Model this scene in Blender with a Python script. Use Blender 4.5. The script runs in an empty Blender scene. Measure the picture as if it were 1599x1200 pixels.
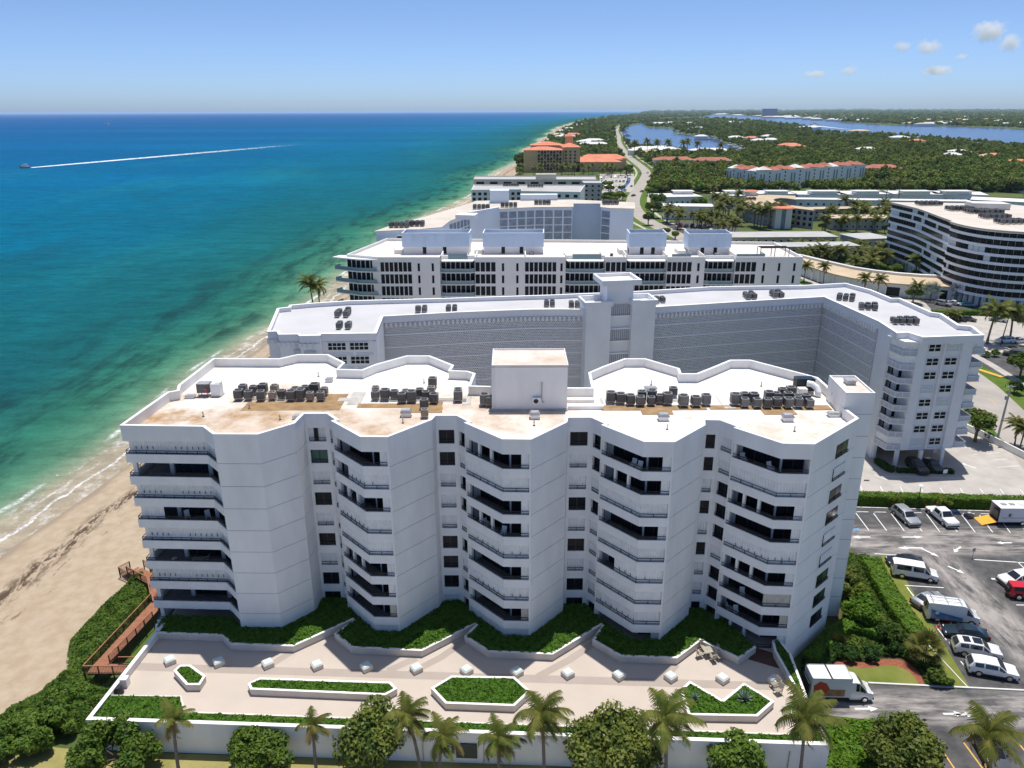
import bpy, bmesh, math, random
from math import sin, cos, pi, radians, sqrt, atan2, hypot
from mathutils import Vector, Matrix, noise as mnoise

# ------------------------------------------------------------------ camera, sky, sun, exposure
SC = bpy.context.scene
COL = SC.collection
FPX, CAMH = 1190.0, 58.2
PITCH, ROLL = math.atan(425.6 / FPX), radians(0.21)
_f = Vector((0, cos(PITCH), -sin(PITCH)))
_u0 = Vector((0, sin(PITCH), cos(PITCH)))
_r0 = Vector((1, 0, 0))
_r = _r0 * cos(ROLL) - _u0 * sin(ROLL)
_u = _u0 * cos(ROLL) + _r0 * sin(ROLL)
CAM = Vector((0, 0, CAMH))
cd = bpy.data.cameras.new('camera')
cam = bpy.data.objects.new('camera', cd)
COL.objects.link(cam)
cd.sensor_width = 36
cd.lens = 36 * FPX / 1599
cd.clip_start, cd.clip_end = 1.0, 200000
m3 = Matrix((_r, _u, -_f)).transposed()
cam.matrix_world = Matrix.Translation(CAM) @ m3.to_4x4()
SC.camera = cam

SUN_TO = Vector((1.6, 5.6, 24.4)).normalized()
world = bpy.data.worlds.new('World')
SC.world = world
world.use_nodes = True
wn = world.node_tree
sky = wn.nodes.new('ShaderNodeTexSky')
sky.sky_type = 'NISHITA'
sky.sun_disc = False
sky.sun_elevation = math.asin(SUN_TO.z)
sky.sun_rotation = atan2(SUN_TO.x, SUN_TO.y)
sky.altitude = 0
sky.air_density = 0.42
sky.dust_density = 0.9
sky.ozone_density = 6.0
tint = wn.nodes.new('ShaderNodeMix'); tint.data_type = 'RGBA'; tint.blend_type = 'MULTIPLY'; tint.inputs[0].default_value = 1
tint.inputs[7].default_value = (.89, .95, .965, 1)
wn.links.new(sky.outputs[0], tint.inputs[6])
wn.links.new(tint.outputs[2], wn.nodes['Background'].inputs[0])
wn.nodes['Background'].inputs[1].default_value = 0.128
sl = bpy.data.lights.new('sun', 'SUN')
sl.energy = 3.5
sl.angle = radians(0.53)
sl.color = (1.0, 0.965, 0.91)
so = bpy.data.objects.new('sun', sl)
COL.objects.link(so)
so.rotation_euler = (-SUN_TO).to_track_quat('-Z', 'Y').to_euler()
so.location = (0, 0, 300)
vs = SC.view_settings
vs.view_transform = 'Standard'
vs.look = 'None'
vs.exposure = 0.5
vs.gamma = 1
vs.use_curve_mapping = False
SC.cycles.max_bounces = 6
SC.cycles.diffuse_bounces = 4
SC.cycles.glossy_bounces = 3
SC.cycles.transparent_max_bounces = 8
SC.cycles.volume_bounces = 3

# ------------------------------------------------------------------ pixel -> point (photo 1599 x 1200)
def ray(x, y):
    return _f + _r * ((x - 799.5) / FPX) - _u * ((y - 600) / FPX)
def at(x, y, z=0.0):
    d = ray(x, y)
    return CAM + d * ((z - CAMH) / d.z)
def at2(x, y, z=0.0):
    p = at(x, y, z)
    return (p.x, p.y)
def atY(x, y, Y):
    d = ray(x, y)
    return CAM + d * (Y / d.y)

RND = random.Random(7)
def rr(a, b): return RND.uniform(a, b)

# ------------------------------------------------------------------ materials
MATS = {}
def mat(name, col, rough=0.6, var=0.0, vscale=1.0, bump=0.0, bscale=8.0, metal=0.0, spec=0.4, col2=None, rnd=0.0, stretch=None, detail=4.0):
    m = bpy.data.materials.new(name)
    m.use_nodes = True
    nt = m.node_tree
    b = nt.nodes['Principled BSDF']
    b.inputs['Roughness'].default_value = rough
    b.inputs['Metallic'].default_value = metal
    b.inputs['Specular IOR Level'].default_value = spec
    c = (*col, 1)
    b.inputs['Base Color'].default_value = c
    pos = None
    def getpos():
        g = nt.nodes.new('ShaderNodeNewGeometry')
        if stretch:
            v = nt.nodes.new('ShaderNodeVectorMath'); v.operation = 'MULTIPLY'
            v.inputs[1].default_value = stretch
            nt.links.new(g.outputs['Position'], v.inputs[0])
            return v.outputs[0]
        return g.outputs['Position']
    out = None
    if var > 0 or col2:
        pos = getpos()
        n = nt.nodes.new('ShaderNodeTexNoise')
        n.inputs['Scale'].default_value = vscale
        n.inputs['Detail'].default_value = detail
        n.inputs['Roughness'].default_value = 0.6
        nt.links.new(pos, n.inputs['Vector'])
        r = nt.nodes.new('ShaderNodeValToRGB')
        r.color_ramp.elements[0].position = 0.32
        r.color_ramp.elements[1].position = 0.68
        a = col2 if col2 else tuple(min(1, v * (1 + var)) for v in col)
        d = col if col2 else tuple(v * (1 - var) for v in col)
        r.color_ramp.elements[0].color = (*d, 1)
        r.color_ramp.elements[1].color = (*a, 1)
        nt.links.new(n.outputs['Fac'], r.inputs[0])
        out = r.outputs[0]
    if rnd > 0:
        oi = nt.nodes.new('ShaderNodeObjectInfo')
        hs = nt.nodes.new('ShaderNodeHueSaturation')
        mr = nt.nodes.new('ShaderNodeMapRange')
        mr.inputs[3].default_value = 1 - rnd; mr.inputs[4].default_value = 1 + rnd
        nt.links.new(oi.outputs['Random'], mr.inputs[0])
        nt.links.new(mr.outputs[0], hs.inputs['Value'])
        mr2 = nt.nodes.new('ShaderNodeMapRange')
        mr2.inputs[3].default_value = 0.5 - rnd * 0.08; mr2.inputs[4].default_value = 0.5 + rnd * 0.08
        mu = nt.nodes.new('ShaderNodeMath'); mu.operation = 'FRACT'
        mm = nt.nodes.new('ShaderNodeMath'); mm.operation = 'MULTIPLY'; mm.inputs[1].default_value = 7.31
        nt.links.new(oi.outputs['Random'], mm.inputs[0]); nt.links.new(mm.outputs[0], mu.inputs[0])
        nt.links.new(mu.outputs[0], mr2.inputs[0]); nt.links.new(mr2.outputs[0], hs.inputs['Hue'])
        if out: nt.links.new(out, hs.inputs['Color'])
        else: hs.inputs['Color'].default_value = c
        out = hs.outputs[0]
    if out: nt.links.new(out, b.inputs['Base Color'])
    if bump > 0:
        n2 = nt.nodes.new('ShaderNodeTexNoise')
        n2.inputs['Scale'].default_value = bscale
        n2.inputs['Detail'].default_value = 3
        nt.links.new(getpos(), n2.inputs['Vector'])
        bp = nt.nodes.new('ShaderNodeBump')
        bp.inputs['Strength'].default_value = bump
        bp.inputs['Distance'].default_value = 0.05
        nt.links.new(n2.outputs['Fac'], bp.inputs['Height'])
        nt.links.new(bp.outputs[0], b.inputs['Normal'])
    MATS[name] = m
    return m
def nodes_of(m):
    nt = m.node_tree
    return nt, nt.nodes['Principled BSDF']
def leaf_mat(name, c1, c2, scale=1.2, rnd=0.12, rough=0.55, trans=0.25):
    m = mat(name, c1, rough, col2=c2, vscale=scale, rnd=rnd, spec=0.12)
    nt, b = nodes_of(m)
    # leaves pass some light
    tr = nt.nodes.new('ShaderNodeBsdfTranslucent')
    mx = nt.nodes.new('ShaderNodeMixShader')
    mx.inputs[0].default_value = trans
    src = b.inputs['Base Color'].links[0].from_socket
    nt.links.new(src, tr.inputs[0])
    nt.links.new(b.outputs[0], mx.inputs[1]); nt.links.new(tr.outputs[0], mx.inputs[2])
    nt.links.new(mx.outputs[0], nt.nodes['Material Output'].inputs[0])
    return m

mat('stucco', (.86, .845, .815), .85, var=.07, vscale=.35, bump=.12, bscale=3, spec=.2, stretch=(1, 1, .35))
mat('stucco_trim', (.87, .855, .83), .8, var=.05, vscale=.6, spec=.2)
mat('stucco_cool', (.60, .62, .66), .85, var=.05, vscale=.3, spec=.2)
mat('joint', (.16, .15, .15), .9)
mat('shutter', (.80, .80, .79), .5, var=.08, vscale=1.5, rnd=.05)
mat('shutter_aged', (.55, .52, .45), .6, var=.12, vscale=2)
mat('bronze', (.035, .04, .05), .45, metal=.3)
mat('glass_dark', (.010, .013, .017), .12, spec=.13, rnd=.25)
mat('glass_blue', (.018, .035, .055), .1, spec=.35, rnd=.25)
mat('glass_green', (.02, .09, .075), .1, spec=.35)
mat('frame_dark', (.03, .03, .035), .5)
mat('white_paint', (.80, .80, .79), .45, var=.03, vscale=3)
mat('balcony_floor', (.17, .165, .16), .8, var=.15, vscale=1.0)
mat('curtain', (.45, .43, .38), .9, var=.2, vscale=4)
mat('rail_white', (.72, .73, .75), .5)
mat('rubber', (.02, .02, .02), .7)
mat('chrome', (.6, .6, .62), .25, metal=.9)
mat('ac_grey', (.115, .115, .115), .5, var=.2, vscale=2, rnd=.35, metal=.1)
mat('ac_tan', (.33, .29, .23), .6, var=.2, vscale=2, rnd=.25)
mat('ac_dark', (.02, .02, .022), .6)
mat('galv', (.42, .42, .42), .45, metal=.4, var=.2, vscale=3)

# ------------------------------------------------------------------ mesh builder
class MB:
    def __init__(s): s.v, s.f, s.m = [], [], []
    def add(s, vs, fs, mi=0):
        o = len(s.v); s.v += [tuple(v) for v in vs]
        s.f += [tuple(i + o for i in f) for f in fs]; s.m += [mi] * len(fs)
    def quad(s, a, b, c, d, mi=0): s.add((a, b, c, d), ((0, 1, 2, 3),), mi)
    def prism(s, poly, z0, z1, mi=0, top=None, bottom=True):
        n = len(poly)
        if sum(poly[i][0] * poly[(i + 1) % n][1] - poly[(i + 1) % n][0] * poly[i][1] for i in range(n)) < 0: poly = poly[::-1]
        vs = [(p[0], p[1], z0) for p in poly] + [(p[0], p[1], z1) for p in poly]
        fs = [(i, (i + 1) % n, n + (i + 1) % n, n + i) for i in range(n)]
        s.add(vs, fs, mi)
        o = len(s.v) - 2 * n
        s.f.append(tuple(o + n + i for i in range(n))); s.m.append(mi if top is None else top)
        if bottom: s.f.append(tuple(o + i for i in reversed(range(n)))); s.m.append(mi)
    def box(s, c, d, rot=0.0, mi=0):
        """c = centre of the base, d = full size"""
        hx, hy = d[0] / 2, d[1] / 2
        ca, sa = cos(rot), sin(rot)
        P = [(c[0] + x * ca - y * sa, c[1] + x * sa + y * ca) for x, y in ((-hx, -hy), (hx, -hy), (hx, hy), (-hx, hy))]
        s.prism(P, c[2], c[2] + d[2], mi)
    def bar(s, p, q, w, h=None, mi=0):
        p, q = Vector(p), Vector(q); h = h or w
        d = (q - p)
        if d.length < 1e-6: return
        d.normalize()
        a = d.cross(Vector((0, 0, 1)))
        if a.length < 1e-3: a = Vector((1, 0, 0))
        a.normalize(); b = a.cross(d)
        a *= w / 2; b *= h / 2
        vs = [p - a - b, p + a - b, p + a + b, p - a + b, q - a - b, q + a - b, q + a + b, q - a + b]
        s.add(vs, ((0, 1, 2, 3), (7, 6, 5, 4), (0, 4, 5, 1), (1, 5, 6, 2), (2, 6, 7, 3), (3, 7, 4, 0)), mi)
    def tube(s, pts, rads, n=6, mi=0, cap=True):
        pts = [Vector(p) for p in pts]
        if not hasattr(rads, '__len__'): rads = [rads] * len(pts)
        rings = []
        for i, p in enumerate(pts):
            d = (pts[min(i + 1, len(pts) - 1)] - pts[max(i - 1, 0)]).normalized()
            a = d.cross(Vector((0, 1, 0.13)))
            if a.length < 1e-3: a = d.cross(Vector((1, 0, 0)))
            a.normalize(); b = d.cross(a)
            rings.append([p + (a * cos(2 * pi * k / n) + b * sin(2 * pi * k / n)) * rads[i] for k in range(n)])
        vs = [v for r_ in rings for v in r_]
        fs = []
        for i in range(len(pts) - 1):
            for k in range(n):
                fs.append((i * n + k, i * n + (k + 1) % n, (i + 1) * n + (k + 1) % n, (i + 1) * n + k))
        if cap: fs += [tuple(reversed(range(n))), tuple((len(pts) - 1) * n + k for k in range(n))]
        s.add(vs, fs, mi)
    def cyl(s, c, r, h, n=12, mi=0, r2=None):
        r2 = r if r2 is None else r2
        vs = [(c[0] + r * cos(2 * pi * k / n), c[1] + r * sin(2 * pi * k / n), c[2]) for k in range(n)] + \
             [(c[0] + r2 * cos(2 * pi * k / n), c[1] + r2 * sin(2 * pi * k / n), c[2] + h) for k in range(n)]
        s.add(vs, [(k, (k + 1) % n, n + (k + 1) % n, n + k) for k in range(n)] + [tuple(reversed(range(n))), tuple(range(n, 2 * n))], mi)
    def strip(s, pts, z0, z1, th, mi=0, closed=False):
        """upright wall along a polyline, th thick towards the left of the path"""
        inn = offset(pts, th, closed)
        n = len(pts)
        rng = range(n if closed else n - 1)
        for i in rng:
            j = (i + 1) % n
            a, b, c, d = pts[i], pts[j], inn[j], inn[i]
            s.add([(a[0], a[1], z0), (b[0], b[1], z0), (c[0], c[1], z0), (d[0], d[1], z0),
                   (a[0], a[1], z1), (b[0], b[1], z1), (c[0], c[1], z1), (d[0], d[1], z1)],
                  [(0, 1, 5, 4), (2, 3, 7, 6), (4, 5, 6, 7), (3, 2, 1, 0)], mi)
            if not closed and i == 0: s.add([(a[0], a[1], z0), (d[0], d[1], z0), (d[0], d[1], z1), (a[0], a[1], z1)], [(3, 2, 1, 0)], mi)
            if not closed and i == n - 2: s.add([(b[0], b[1], z0), (c[0], c[1], z0), (c[0], c[1], z1), (b[0], b[1], z1)], [(0, 1, 2, 3)], mi)
    def mesh(s, name, mats):
        me = bpy.data.meshes.new(name)
        me.from_pydata(s.v, [], s.f)
        for m in (mats if isinstance(mats, (list, tuple)) else [mats]): me.materials.append(MATS[m] if isinstance(m, str) else m)
        if any(s.m): me.polygons.foreach_set('material_index', s.m)
        me.update()
        return me
    def build(s, name, mats, parent=None, **kw):
        return link(name, s.mesh(name, mats), parent, **kw)

def offset(pts, d, closed=False):
    n = len(pts); out = []
    for i in range(n):
        if closed or 0 < i < n - 1:
            a, b, c = pts[i - 1], pts[i], pts[(i + 1) % n]
            e1 = (b[0] - a[0], b[1] - a[1]); e2 = (c[0] - b[0], c[1] - b[1])
        elif i == 0: e1 = e2 = (pts[1][0] - pts[0][0], pts[1][1] - pts[0][1])
        else: e1 = e2 = (pts[-1][0] - pts[-2][0], pts[-1][1] - pts[-2][1])
        l1 = hypot(*e1) or 1; l2 = hypot(*e2) or 1
        n1 = (-e1[1] / l1, e1[0] / l1); n2 = (-e2[1] / l2, e2[0] / l2)
        k = 1 + n1[0] * n2[0] + n1[1] * n2[1]
        k = max(k, .35)
        out.append((pts[i][0] + d * (n1[0] + n2[0]) / k, pts[i][1] + d * (n1[1] + n2[1]) / k))
    return out
WORLD = set()      # things whose parts are modelled in world coordinates
def base(name, loc, **kw):
    o = link(name, None, None, loc, None, **kw)
    WORLD.add(o.name)
    return o
def link(name, data, parent=None, loc=None, rz=None, **kw):
    o = bpy.data.objects.new(name, data)
    COL.objects.link(o)
    if parent is not None:
        o.parent = parent
        if parent.name in WORLD: o.matrix_parent_inverse = Matrix.Translation(-parent.location)
    if loc is not None: o.location = loc
    if rz is not None: o.rotation_euler = (0, 0, rz)
    tag(o, **kw)
    return o
def tag(o, label=None, cat=None, group=None, kind=None):
    if label: o['label'] = label
    if cat: o['category'] = cat
    if group: o['group'] = group
    if kind: o['kind'] = kind
    return o
def empty(name, loc=(0, 0, 0), rz=0.0, **kw):
    return link(name, None, None, loc, rz, **kw)
def copy_tree(o, parent=None, loc=None, rz=None, scale=None, **kw):
    c = o.copy()
    COL.objects.link(c)
    c.parent = parent
    if loc is not None: c.location = loc
    if rz is not None: c.rotation_euler = (0, 0, rz)
    if scale is not None: c.scale = scale if hasattr(scale, '__len__') else (scale,) * 3
    tag(c, **kw)
    for ch in KIDS(o): copy_tree(ch, c)
    return c
_kids = {}
def KIDS(o):
    if o.name not in _kids: _kids[o.name] = [c for c in o.children]
    return _kids[o.name]
def lerp2(a, b, t): return (a[0] + (b[0] - a[0]) * t, a[1] + (b[1] - a[1]) * t)
def dist2(a, b): return hypot(b[0] - a[0], b[1] - a[1])
def resample(pts, step):
    """points every ~step along a polyline, corners kept"""
    out = []
    for i in range(len(pts) - 1):
        n = max(1, round(dist2(pts[i], pts[i + 1]) / step))
        out += [lerp2(pts[i], pts[i + 1], k / n) for k in range(n)]
    return out + [pts[-1]]
def pts_in(poly, p):
    x, y = p; c = False; n = len(poly)
    for i in range(n):
        x1, y1 = poly[i]; x2, y2 = poly[i - 1]
        if (y1 > y) != (y2 > y) and x < (x2 - x1) * (y - y1) / (y2 - y1) + x1: c = not c
    return c
# ------------------------------------------------------------------ main white condominium
T, FH = 2.8, 2.64                      # terrace level, storey height
LV = [T + FH * k for k in range(9)]    # top of the balcony band of each storey
OPEN = 1.64                            # height of the opening above the band
PTOP, ROOFZ = 27.2, 26.1

def roof_material():
    m = mat('roof_membrane', (.86, .85, .82), .75, spec=.2)
    nt, b = nodes_of(m)
    g = nt.nodes.new('ShaderNodeNewGeometry')
    def noise(sc, det, vec=None, rough=.6):
        n = nt.nodes.new('ShaderNodeTexNoise'); n.inputs['Scale'].default_value = sc; n.inputs['Detail'].default_value = det
        n.inputs['Roughness'].default_value = rough
        nt.links.new(vec or g.outputs['Position'], n.inputs['Vector']); return n.outputs['Fac']
    def ramp(src, p0, p1, c0=(0, 0, 0, 1), c1=(1, 1, 1, 1)):
        r = nt.nodes.new('ShaderNodeValToRGB'); r.color_ramp.elements[0].position = p0; r.color_ramp.elements[1].position = p1
        r.color_ramp.elements[0].color = c0; r.color_ramp.elements[1].color = c1
        nt.links.new(src, r.inputs[0]); return r.outputs[0]
    def mul(a, c):
        x = nt.nodes.new('ShaderNodeMath'); x.operation = 'MULTIPLY'
        nt.links.new(a, x.inputs[0])
        if isinstance(c, float): x.inputs[1].default_value = c
        else: nt.links.new(c, x.inputs[1])
        return x.outputs[0]
    # ponding stains: most at the seaward end of the roof, along the front edge
    sx = nt.nodes.new('ShaderNodeSeparateXYZ'); nt.links.new(g.outputs['Position'], sx.inputs[0])
    def rng(src, a, b_, c, d):
        r = nt.nodes.new('ShaderNodeMapRange'); r.inputs[1].default_value = a; r.inputs[2].default_value = b_
        r.inputs[3].default_value = c; r.inputs[4].default_value = d; nt.links.new(src, r.inputs[0]); return r.outputs[0]
    wx = rng(sx.outputs['X'], -36, 18, 1.15, .55)
    wy = rng(sx.outputs['Y'], 80, 93, 1.0, .4)
    w = mul(wx, wy)
    blot = ramp(noise(.13, 6), .40, .58)
    fine = ramp(noise(.5, 6, rough=.7), .35, .7, (.35, .35, .35, 1), (1, 1, 1, 1))
    k1 = mul(mul(blot, fine), w)
    wash = mul(ramp(noise(.07, 4), .26, .55), w)
    def mix(fac, a, c2):
        x = nt.nodes.new('ShaderNodeMix'); x.data_type = 'RGBA'
        nt.links.new(fac, x.inputs[0])
        if isinstance(a, tuple): x.inputs[6].default_value = a
        else: nt.links.new(a, x.inputs[6])
        x.inputs[7].default_value = c2
        return x.outputs[2]
    c = mix(mul(wash, .6), (.86, .85, .82, 1), (.50, .35, .23, 1))
    c = mix(k1, c, (.33, .19, .07, 1))
    nt.links.new(c, b.inputs['Base Color'])
roof_material()
mat('walk_pad', (.30, .19, .09), .85, var=.25, vscale=.8)
mat('walk_pad_grey', (.45, .42, .38), .85, var=.2, vscale=.8)

condo = base('condominium', (0, 82, 0), label='white zigzag fronted condominium with stained flat roof and stacked balconies', cat='building')

def dirn(a, b):
    l = dist2(a, b); return ((b[0] - a[0]) / l, (b[1] - a[1]) / l)
def left(d): return (-d[1], d[0])
def along(a, b, s): d = dirn(a, b); return (a[0] + d[0] * s, a[1] + d[1] * s)
def mv(p, d, s): return (p[0] + d[0] * s, p[1] + d[1] * s)

# plan points of the four repeated bays: recess A-B, narrow balcony B-C, wide balcony C-D-E, blank wall E-F
BAYS = [
    dict(A=(-22.7, 77.2), B=(-20.2, 77.2), D=(-15.4, 70.9), E=(-12.6, 70.8), F=(-8.6, 75.3)),
    dict(A=(-8.3, 76.5), B=(-6.0, 76.5), D=(-1.0, 70.15), E=(1.9, 70.05), F=(5.8, 74.5)),
    dict(A=(6.0, 75.8), B=(8.5, 75.8), D=(13.1, 69.4), E=(16.15, 69.3), F=(20.2, 73.6)),
    dict(A=(20.5, 75.0), B=(22.1, 74.9), D=(26.7, 68.85), E=(29.8, 68.65), F=(37.0, 75.3)),
]
for b in BAYS:
    d = dirn(b['B'], b['D'])
    n = left(d)
    b['Ci'] = mv(b['B'], d, 2.15)
    b['Co'] = mv(b['Ci'], n, -.5)
# what closes each storey, top storey first: r recess, n narrow, d diagonal, f front ; g glass behind open balcony, s shutters, h half and half, e shutters on the end only
STATE = [
    dict(r='hgsgsgsgg', n='ggsssggss', d='ghgssgggs', f='eseseeees'.replace('s', 's')),
    dict(r='ggsssgggs', n='gsggsgsgh', d='gsggsgsgs', f='eseeseses'),
    dict(r='gssgsgsgg', n='ggsgssssg', d='ggsgshssg', f='eeseesese'),
    dict(r='ggsgsgssg', n='ssgggsggg', d='gsggsgggg', f='gseesesee'),
]
STATE[0]['f'] = 'esesseees'; STATE[2]['f'] = 'eesesssse'

def shutter_mesh(mb, pts, z0, z1, pitch=.30, amp=.05, mi=0):
    """accordion shutters along a polyline"""
    p = resample(pts, pitch / 2)
    inn = offset(p, amp)
    q = [p[i] if i % 2 == 0 else inn[i] for i in range(len(p))]
    for i in range(len(q) - 1):
        a, b = q[i], q[i + 1]
        mb.add([(a[0], a[1], z0), (b[0], b[1], z0), (b[0], b[1], z1), (a[0], a[1], z1)], [(0, 1, 2, 3)], mi)
    # top and bottom tracks
    for z in (z0, z1 - .06):
        mb.strip(offset(pts, -.03), z, z + .06, .12, mi)
def latch_mesh(mb, pts, z, step, off, frac=(0, 1)):
    p = offset(resample(pts, step), off)
    n = len(p)
    for i in range(1, n - 1):
        if frac[0] <= i / n <= frac[1]:
            mb.box((p[i][0], p[i][1], z), (.05, .05, .32))
def railing(pts, z, parent, post=1.25, hgt=.40, name='railing', mt='bronze', w=.055):
    mb = MB()
    c = offset(pts, .09)
    for i in range(len(c) - 1):
        a, b = c[i], c[i + 1]
        mb.bar((*a, z + hgt), (*b, z + hgt), .07, .05)
        mb.bar((*a, z + hgt * .42), (*b, z + hgt * .42), .03, .035)
        mb.bar((*a, z + .05), (*b, z + .05), .03, .035)
        n = max(1, round(dist2(a, b) / post))
        for k in range(n + (i == len(c) - 2)):
            p = lerp2(a, b, k / n)
            mb.box((p[0], p[1], z), (w, w, hgt))
    return mb.build(name, mt, parent)
def glass_wall(a, b, z0, z1, parent, pane=1.55, inset=.0, glass='glass_dark', fill=(0, 1), name='glass_door'):
    """a run of sliding doors on the line a-b: dark frame with one pane object per leaf"""
    d = dirn(a, b); n = left(d); L = dist2(a, b)
    s0, s1 = fill[0] * L, fill[1] * L
    cnt = max(1, round((s1 - s0) / pane)); w = (s1 - s0) / cnt
    fm = MB()
    for k in range(cnt + 1):
        p = mv(along(a, b, s0 + k * w), n, -.03)
        fm.box((p[0], p[1], z0), (.07, .09, z1 - z0), atan2(d[1], d[0]))
    for z in (z0, z1 - .07):
        fm.bar((*mv(along(a, b, s0), n, -.03), z + .035), (*mv(along(a, b, s1), n, -.03), z + .035), .09, .07)
    fr = fm.build(name, 'frame_dark', parent)
    for k in range(cnt):
        pm = MB()
        p = along(a, b, s0 + k * w + .035); q = along(a, b, s0 + (k + 1) * w - .035)
        o_ = -.015 - .02 * (k % 2)
        p, q = mv(p, n, o_), mv(q, n, o_)
        pm.quad((*p, z0 + .07), (*q, z0 + .07), (*q, z1 - .07), (*p, z1 - .07))
        pm.build('pane', glass, fr)
    return fr

def wall_panel(a, b, z0, z1, th=.25, cap=False):
    mb = MB()
    mb.strip([a, b], z0, z1 - .05, th)
    # recessed joint above the panel
    d = dirn(a, b); n = left(d)
    mb.strip([mv(a, n, .04), mv(b, n, .04)], z1 - .05, z1, th - .05, 1)
    return mb.build('wall_panel', ['stucco', 'joint'], condo)

def bay_balconies(b, st, bi):
    A, B, Ci, Co, D, E, F = (b[k] for k in ('A', 'B', 'Ci', 'Co', 'D', 'E', 'F'))
    path = [A, B, Ci, Co, D, E]
    inner = offset([Co, D, E], 1.9)
    dBC = dirn(B, Ci); nBC = left(dBC)
    Bi, Cii = mv(B, nBC, .55), mv(Ci, nBC, .55)
    for k in range(9):
        z = LV[k]
        row = 8 - k
        mb = MB()
        mb.strip(path, z - 1.0, z, .2)
        bal = mb.build('balcony', 'stucco_trim', condo)
        # piers at both ends of the recess window
        rd = dirn(A, B)
        for pl, th in (([mv(A, rd, .0), mv(A, rd, .28)], .3), ([mv(B, rd, -.32), B, mv(B, dBC, .38)], .3),
                       ([mv(Ci, dBC, -.3), Ci, Co, mv(Co, dBC, .12)], .22), ([mv(E, dirn(D, E), -.18), E], .3)):
            pm = MB(); pm.strip(pl, z, z + OPEN, th)
            pm.build('pier', 'stucco', bal)
        # side wall at the end of the balcony, back wall behind it
        nE = left(dirn(D, E))
        wm = MB()
        wm.strip([mv(E, nE, .3), mv(E, nE, 2.0)], z - .7, z + OPEN, .15)
        wm.strip([Bi, Cii, mv(inner[0], dBC, .0), inner[1], inner[2]], z - .7, z + OPEN, .12)
        wm.build('back_wall', 'stucco', bal)
        r, n_, d_, f_ = st['r'][row], st['n'][row], st['d'][row], st['f'][row]
        # recess window
        a, c = mv(A, rd, .28), mv(B, rd, -.32)
        nr = left(rd)
        ai, ci = mv(a, nr, .22), mv(c, nr, .22)
        if r == 'g': glass_wall(ai, ci, z, z + OPEN, bal, .95, glass='glass_green' if (bi, k) == (0, 7) else 'glass_dark', name='window')
        else:
            if r == 'h':
                glass_wall(ai, ci, z, z + OPEN, bal, .6, fill=(.3, .52), name='window')
                for f0, f1 in ((0, .3), (.52, 1)):
                    mb = MB(); shutter_mesh(mb, [lerp2(ai, ci, f0), lerp2(ai, ci, f1)], z, z + OPEN); mb.build('shutter', 'shutter', bal)
            else:
                mb = MB(); shutter_mesh(mb, [ai, ci], z, z + OPEN); mb.build('shutter', 'shutter', bal)
        railing([a, c], z, bal)
        # narrow balcony
        a, c = mv(B, dBC, .38), mv(Ci, dBC, -.3)
        if n_ == 's':
            mb = MB(); shutter_mesh(mb, [mv(a, nBC, .14), mv(c, nBC, .14)], z, z + OPEN); mb.build('shutter', 'shutter', bal)
        else:
            glass_wall(mv(B, nBC, .5), mv(Ci, nBC, .5), z - .6, z + OPEN - .1, bal, .9, fill=(.1, .98) if n_ == 'g' else (.1, .6))
        railing([a, c], z, bal)
        # wide balcony
        q = offset([Co, D, E], .14)
        q = [q[0], q[1], mv(q[2], dirn(D, E), -.2)]
        runs = []
        if d_ == 's' and f_ == 's': runs = [q]
        else:
            m1 = lerp2(q[0], q[1], .45)
            if d_ == 's': runs.append([q[0], q[1]])
            if d_ == 'h': runs.append([m1, q[1]] + ([q[2]] if f_ == 's' else []))
            if f_ == 's' and d_ not in 'sh': runs.append([q[1], q[2]])
            if f_ == 'e': runs.append([lerp2(q[1], q[2], .70), q[2]])
            if f_ == 'e' and d_ == 'h': pass
        aged = (bi, k) in ((0, 1), (2, 0), (3, 1), (3, 2), (1, 1))
        for run in runs:
            mb = MB(); shutter_mesh(mb, run, z, z + OPEN)
            s = mb.build('shutter', 'shutter_aged' if aged else 'shutter', bal)
            if (bi * 3 + k) % 2 == 1 and len(run) > 2:
                lm = MB(); latch_mesh(lm, run, z + .45, .8, -.03, (.1, .95) if bi % 2 else (.05, .7)); lm.build('latch', 'bronze', s, kind='stuff')
        if d_ in 'gh':
            glass_wall(inner[0], inner[1], z - .65, z + OPEN - .08, bal, 1.5, fill=(.06, .95 if d_ == 'g' else .5))
        if f_ in 'ge':
            glass_wall(inner[1], inner[2], z - .65, z + OPEN - .08, bal, 1.3, fill=(.03, .92))
        if d_ == 'g':
            for t in (.04, .34, .66):
                p = lerp2(q[0], q[1], t)
                if t == .04 or (k + bi) % 3 == 0: 
                    cm = MB(); cm.box((*mv(p, left(dirn(q[0], q[1])), .25), z - .7), (.28, .28, OPEN + .7), atan2(dirn(q[0], q[1])[1], dirn(q[0], q[1])[0]))
                    cm.build('column', 'stucco', bal)
        railing([Co, D, mv(E, dirn(D, E), -.18)], z, bal)
    # roof fascia over the balconies
    mb = MB()
    mb.strip(path, LV[8] + OPEN, PTOP, .28)
    mb.build('parapet', 'stucco', condo)
for i, b in enumerate(BAYS):
    bay_balconies(b, STATE[i], i)
    nxt = BAYS[i + 1]['A'] if i < 3 else None
    for k in range(9):
        z0 = LV[k - 1] if k else T - .6
        wall_panel(b['E'], b['F'], z0, LV[k])
        if nxt: wall_panel(b['F'], nxt, z0, LV[k])
    mb = MB(); mb.strip([b['E'], b['F']] + ([nxt] if nxt else []), LV[8], PTOP, .25); mb.build('parapet', 'stucco', condo)

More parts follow.
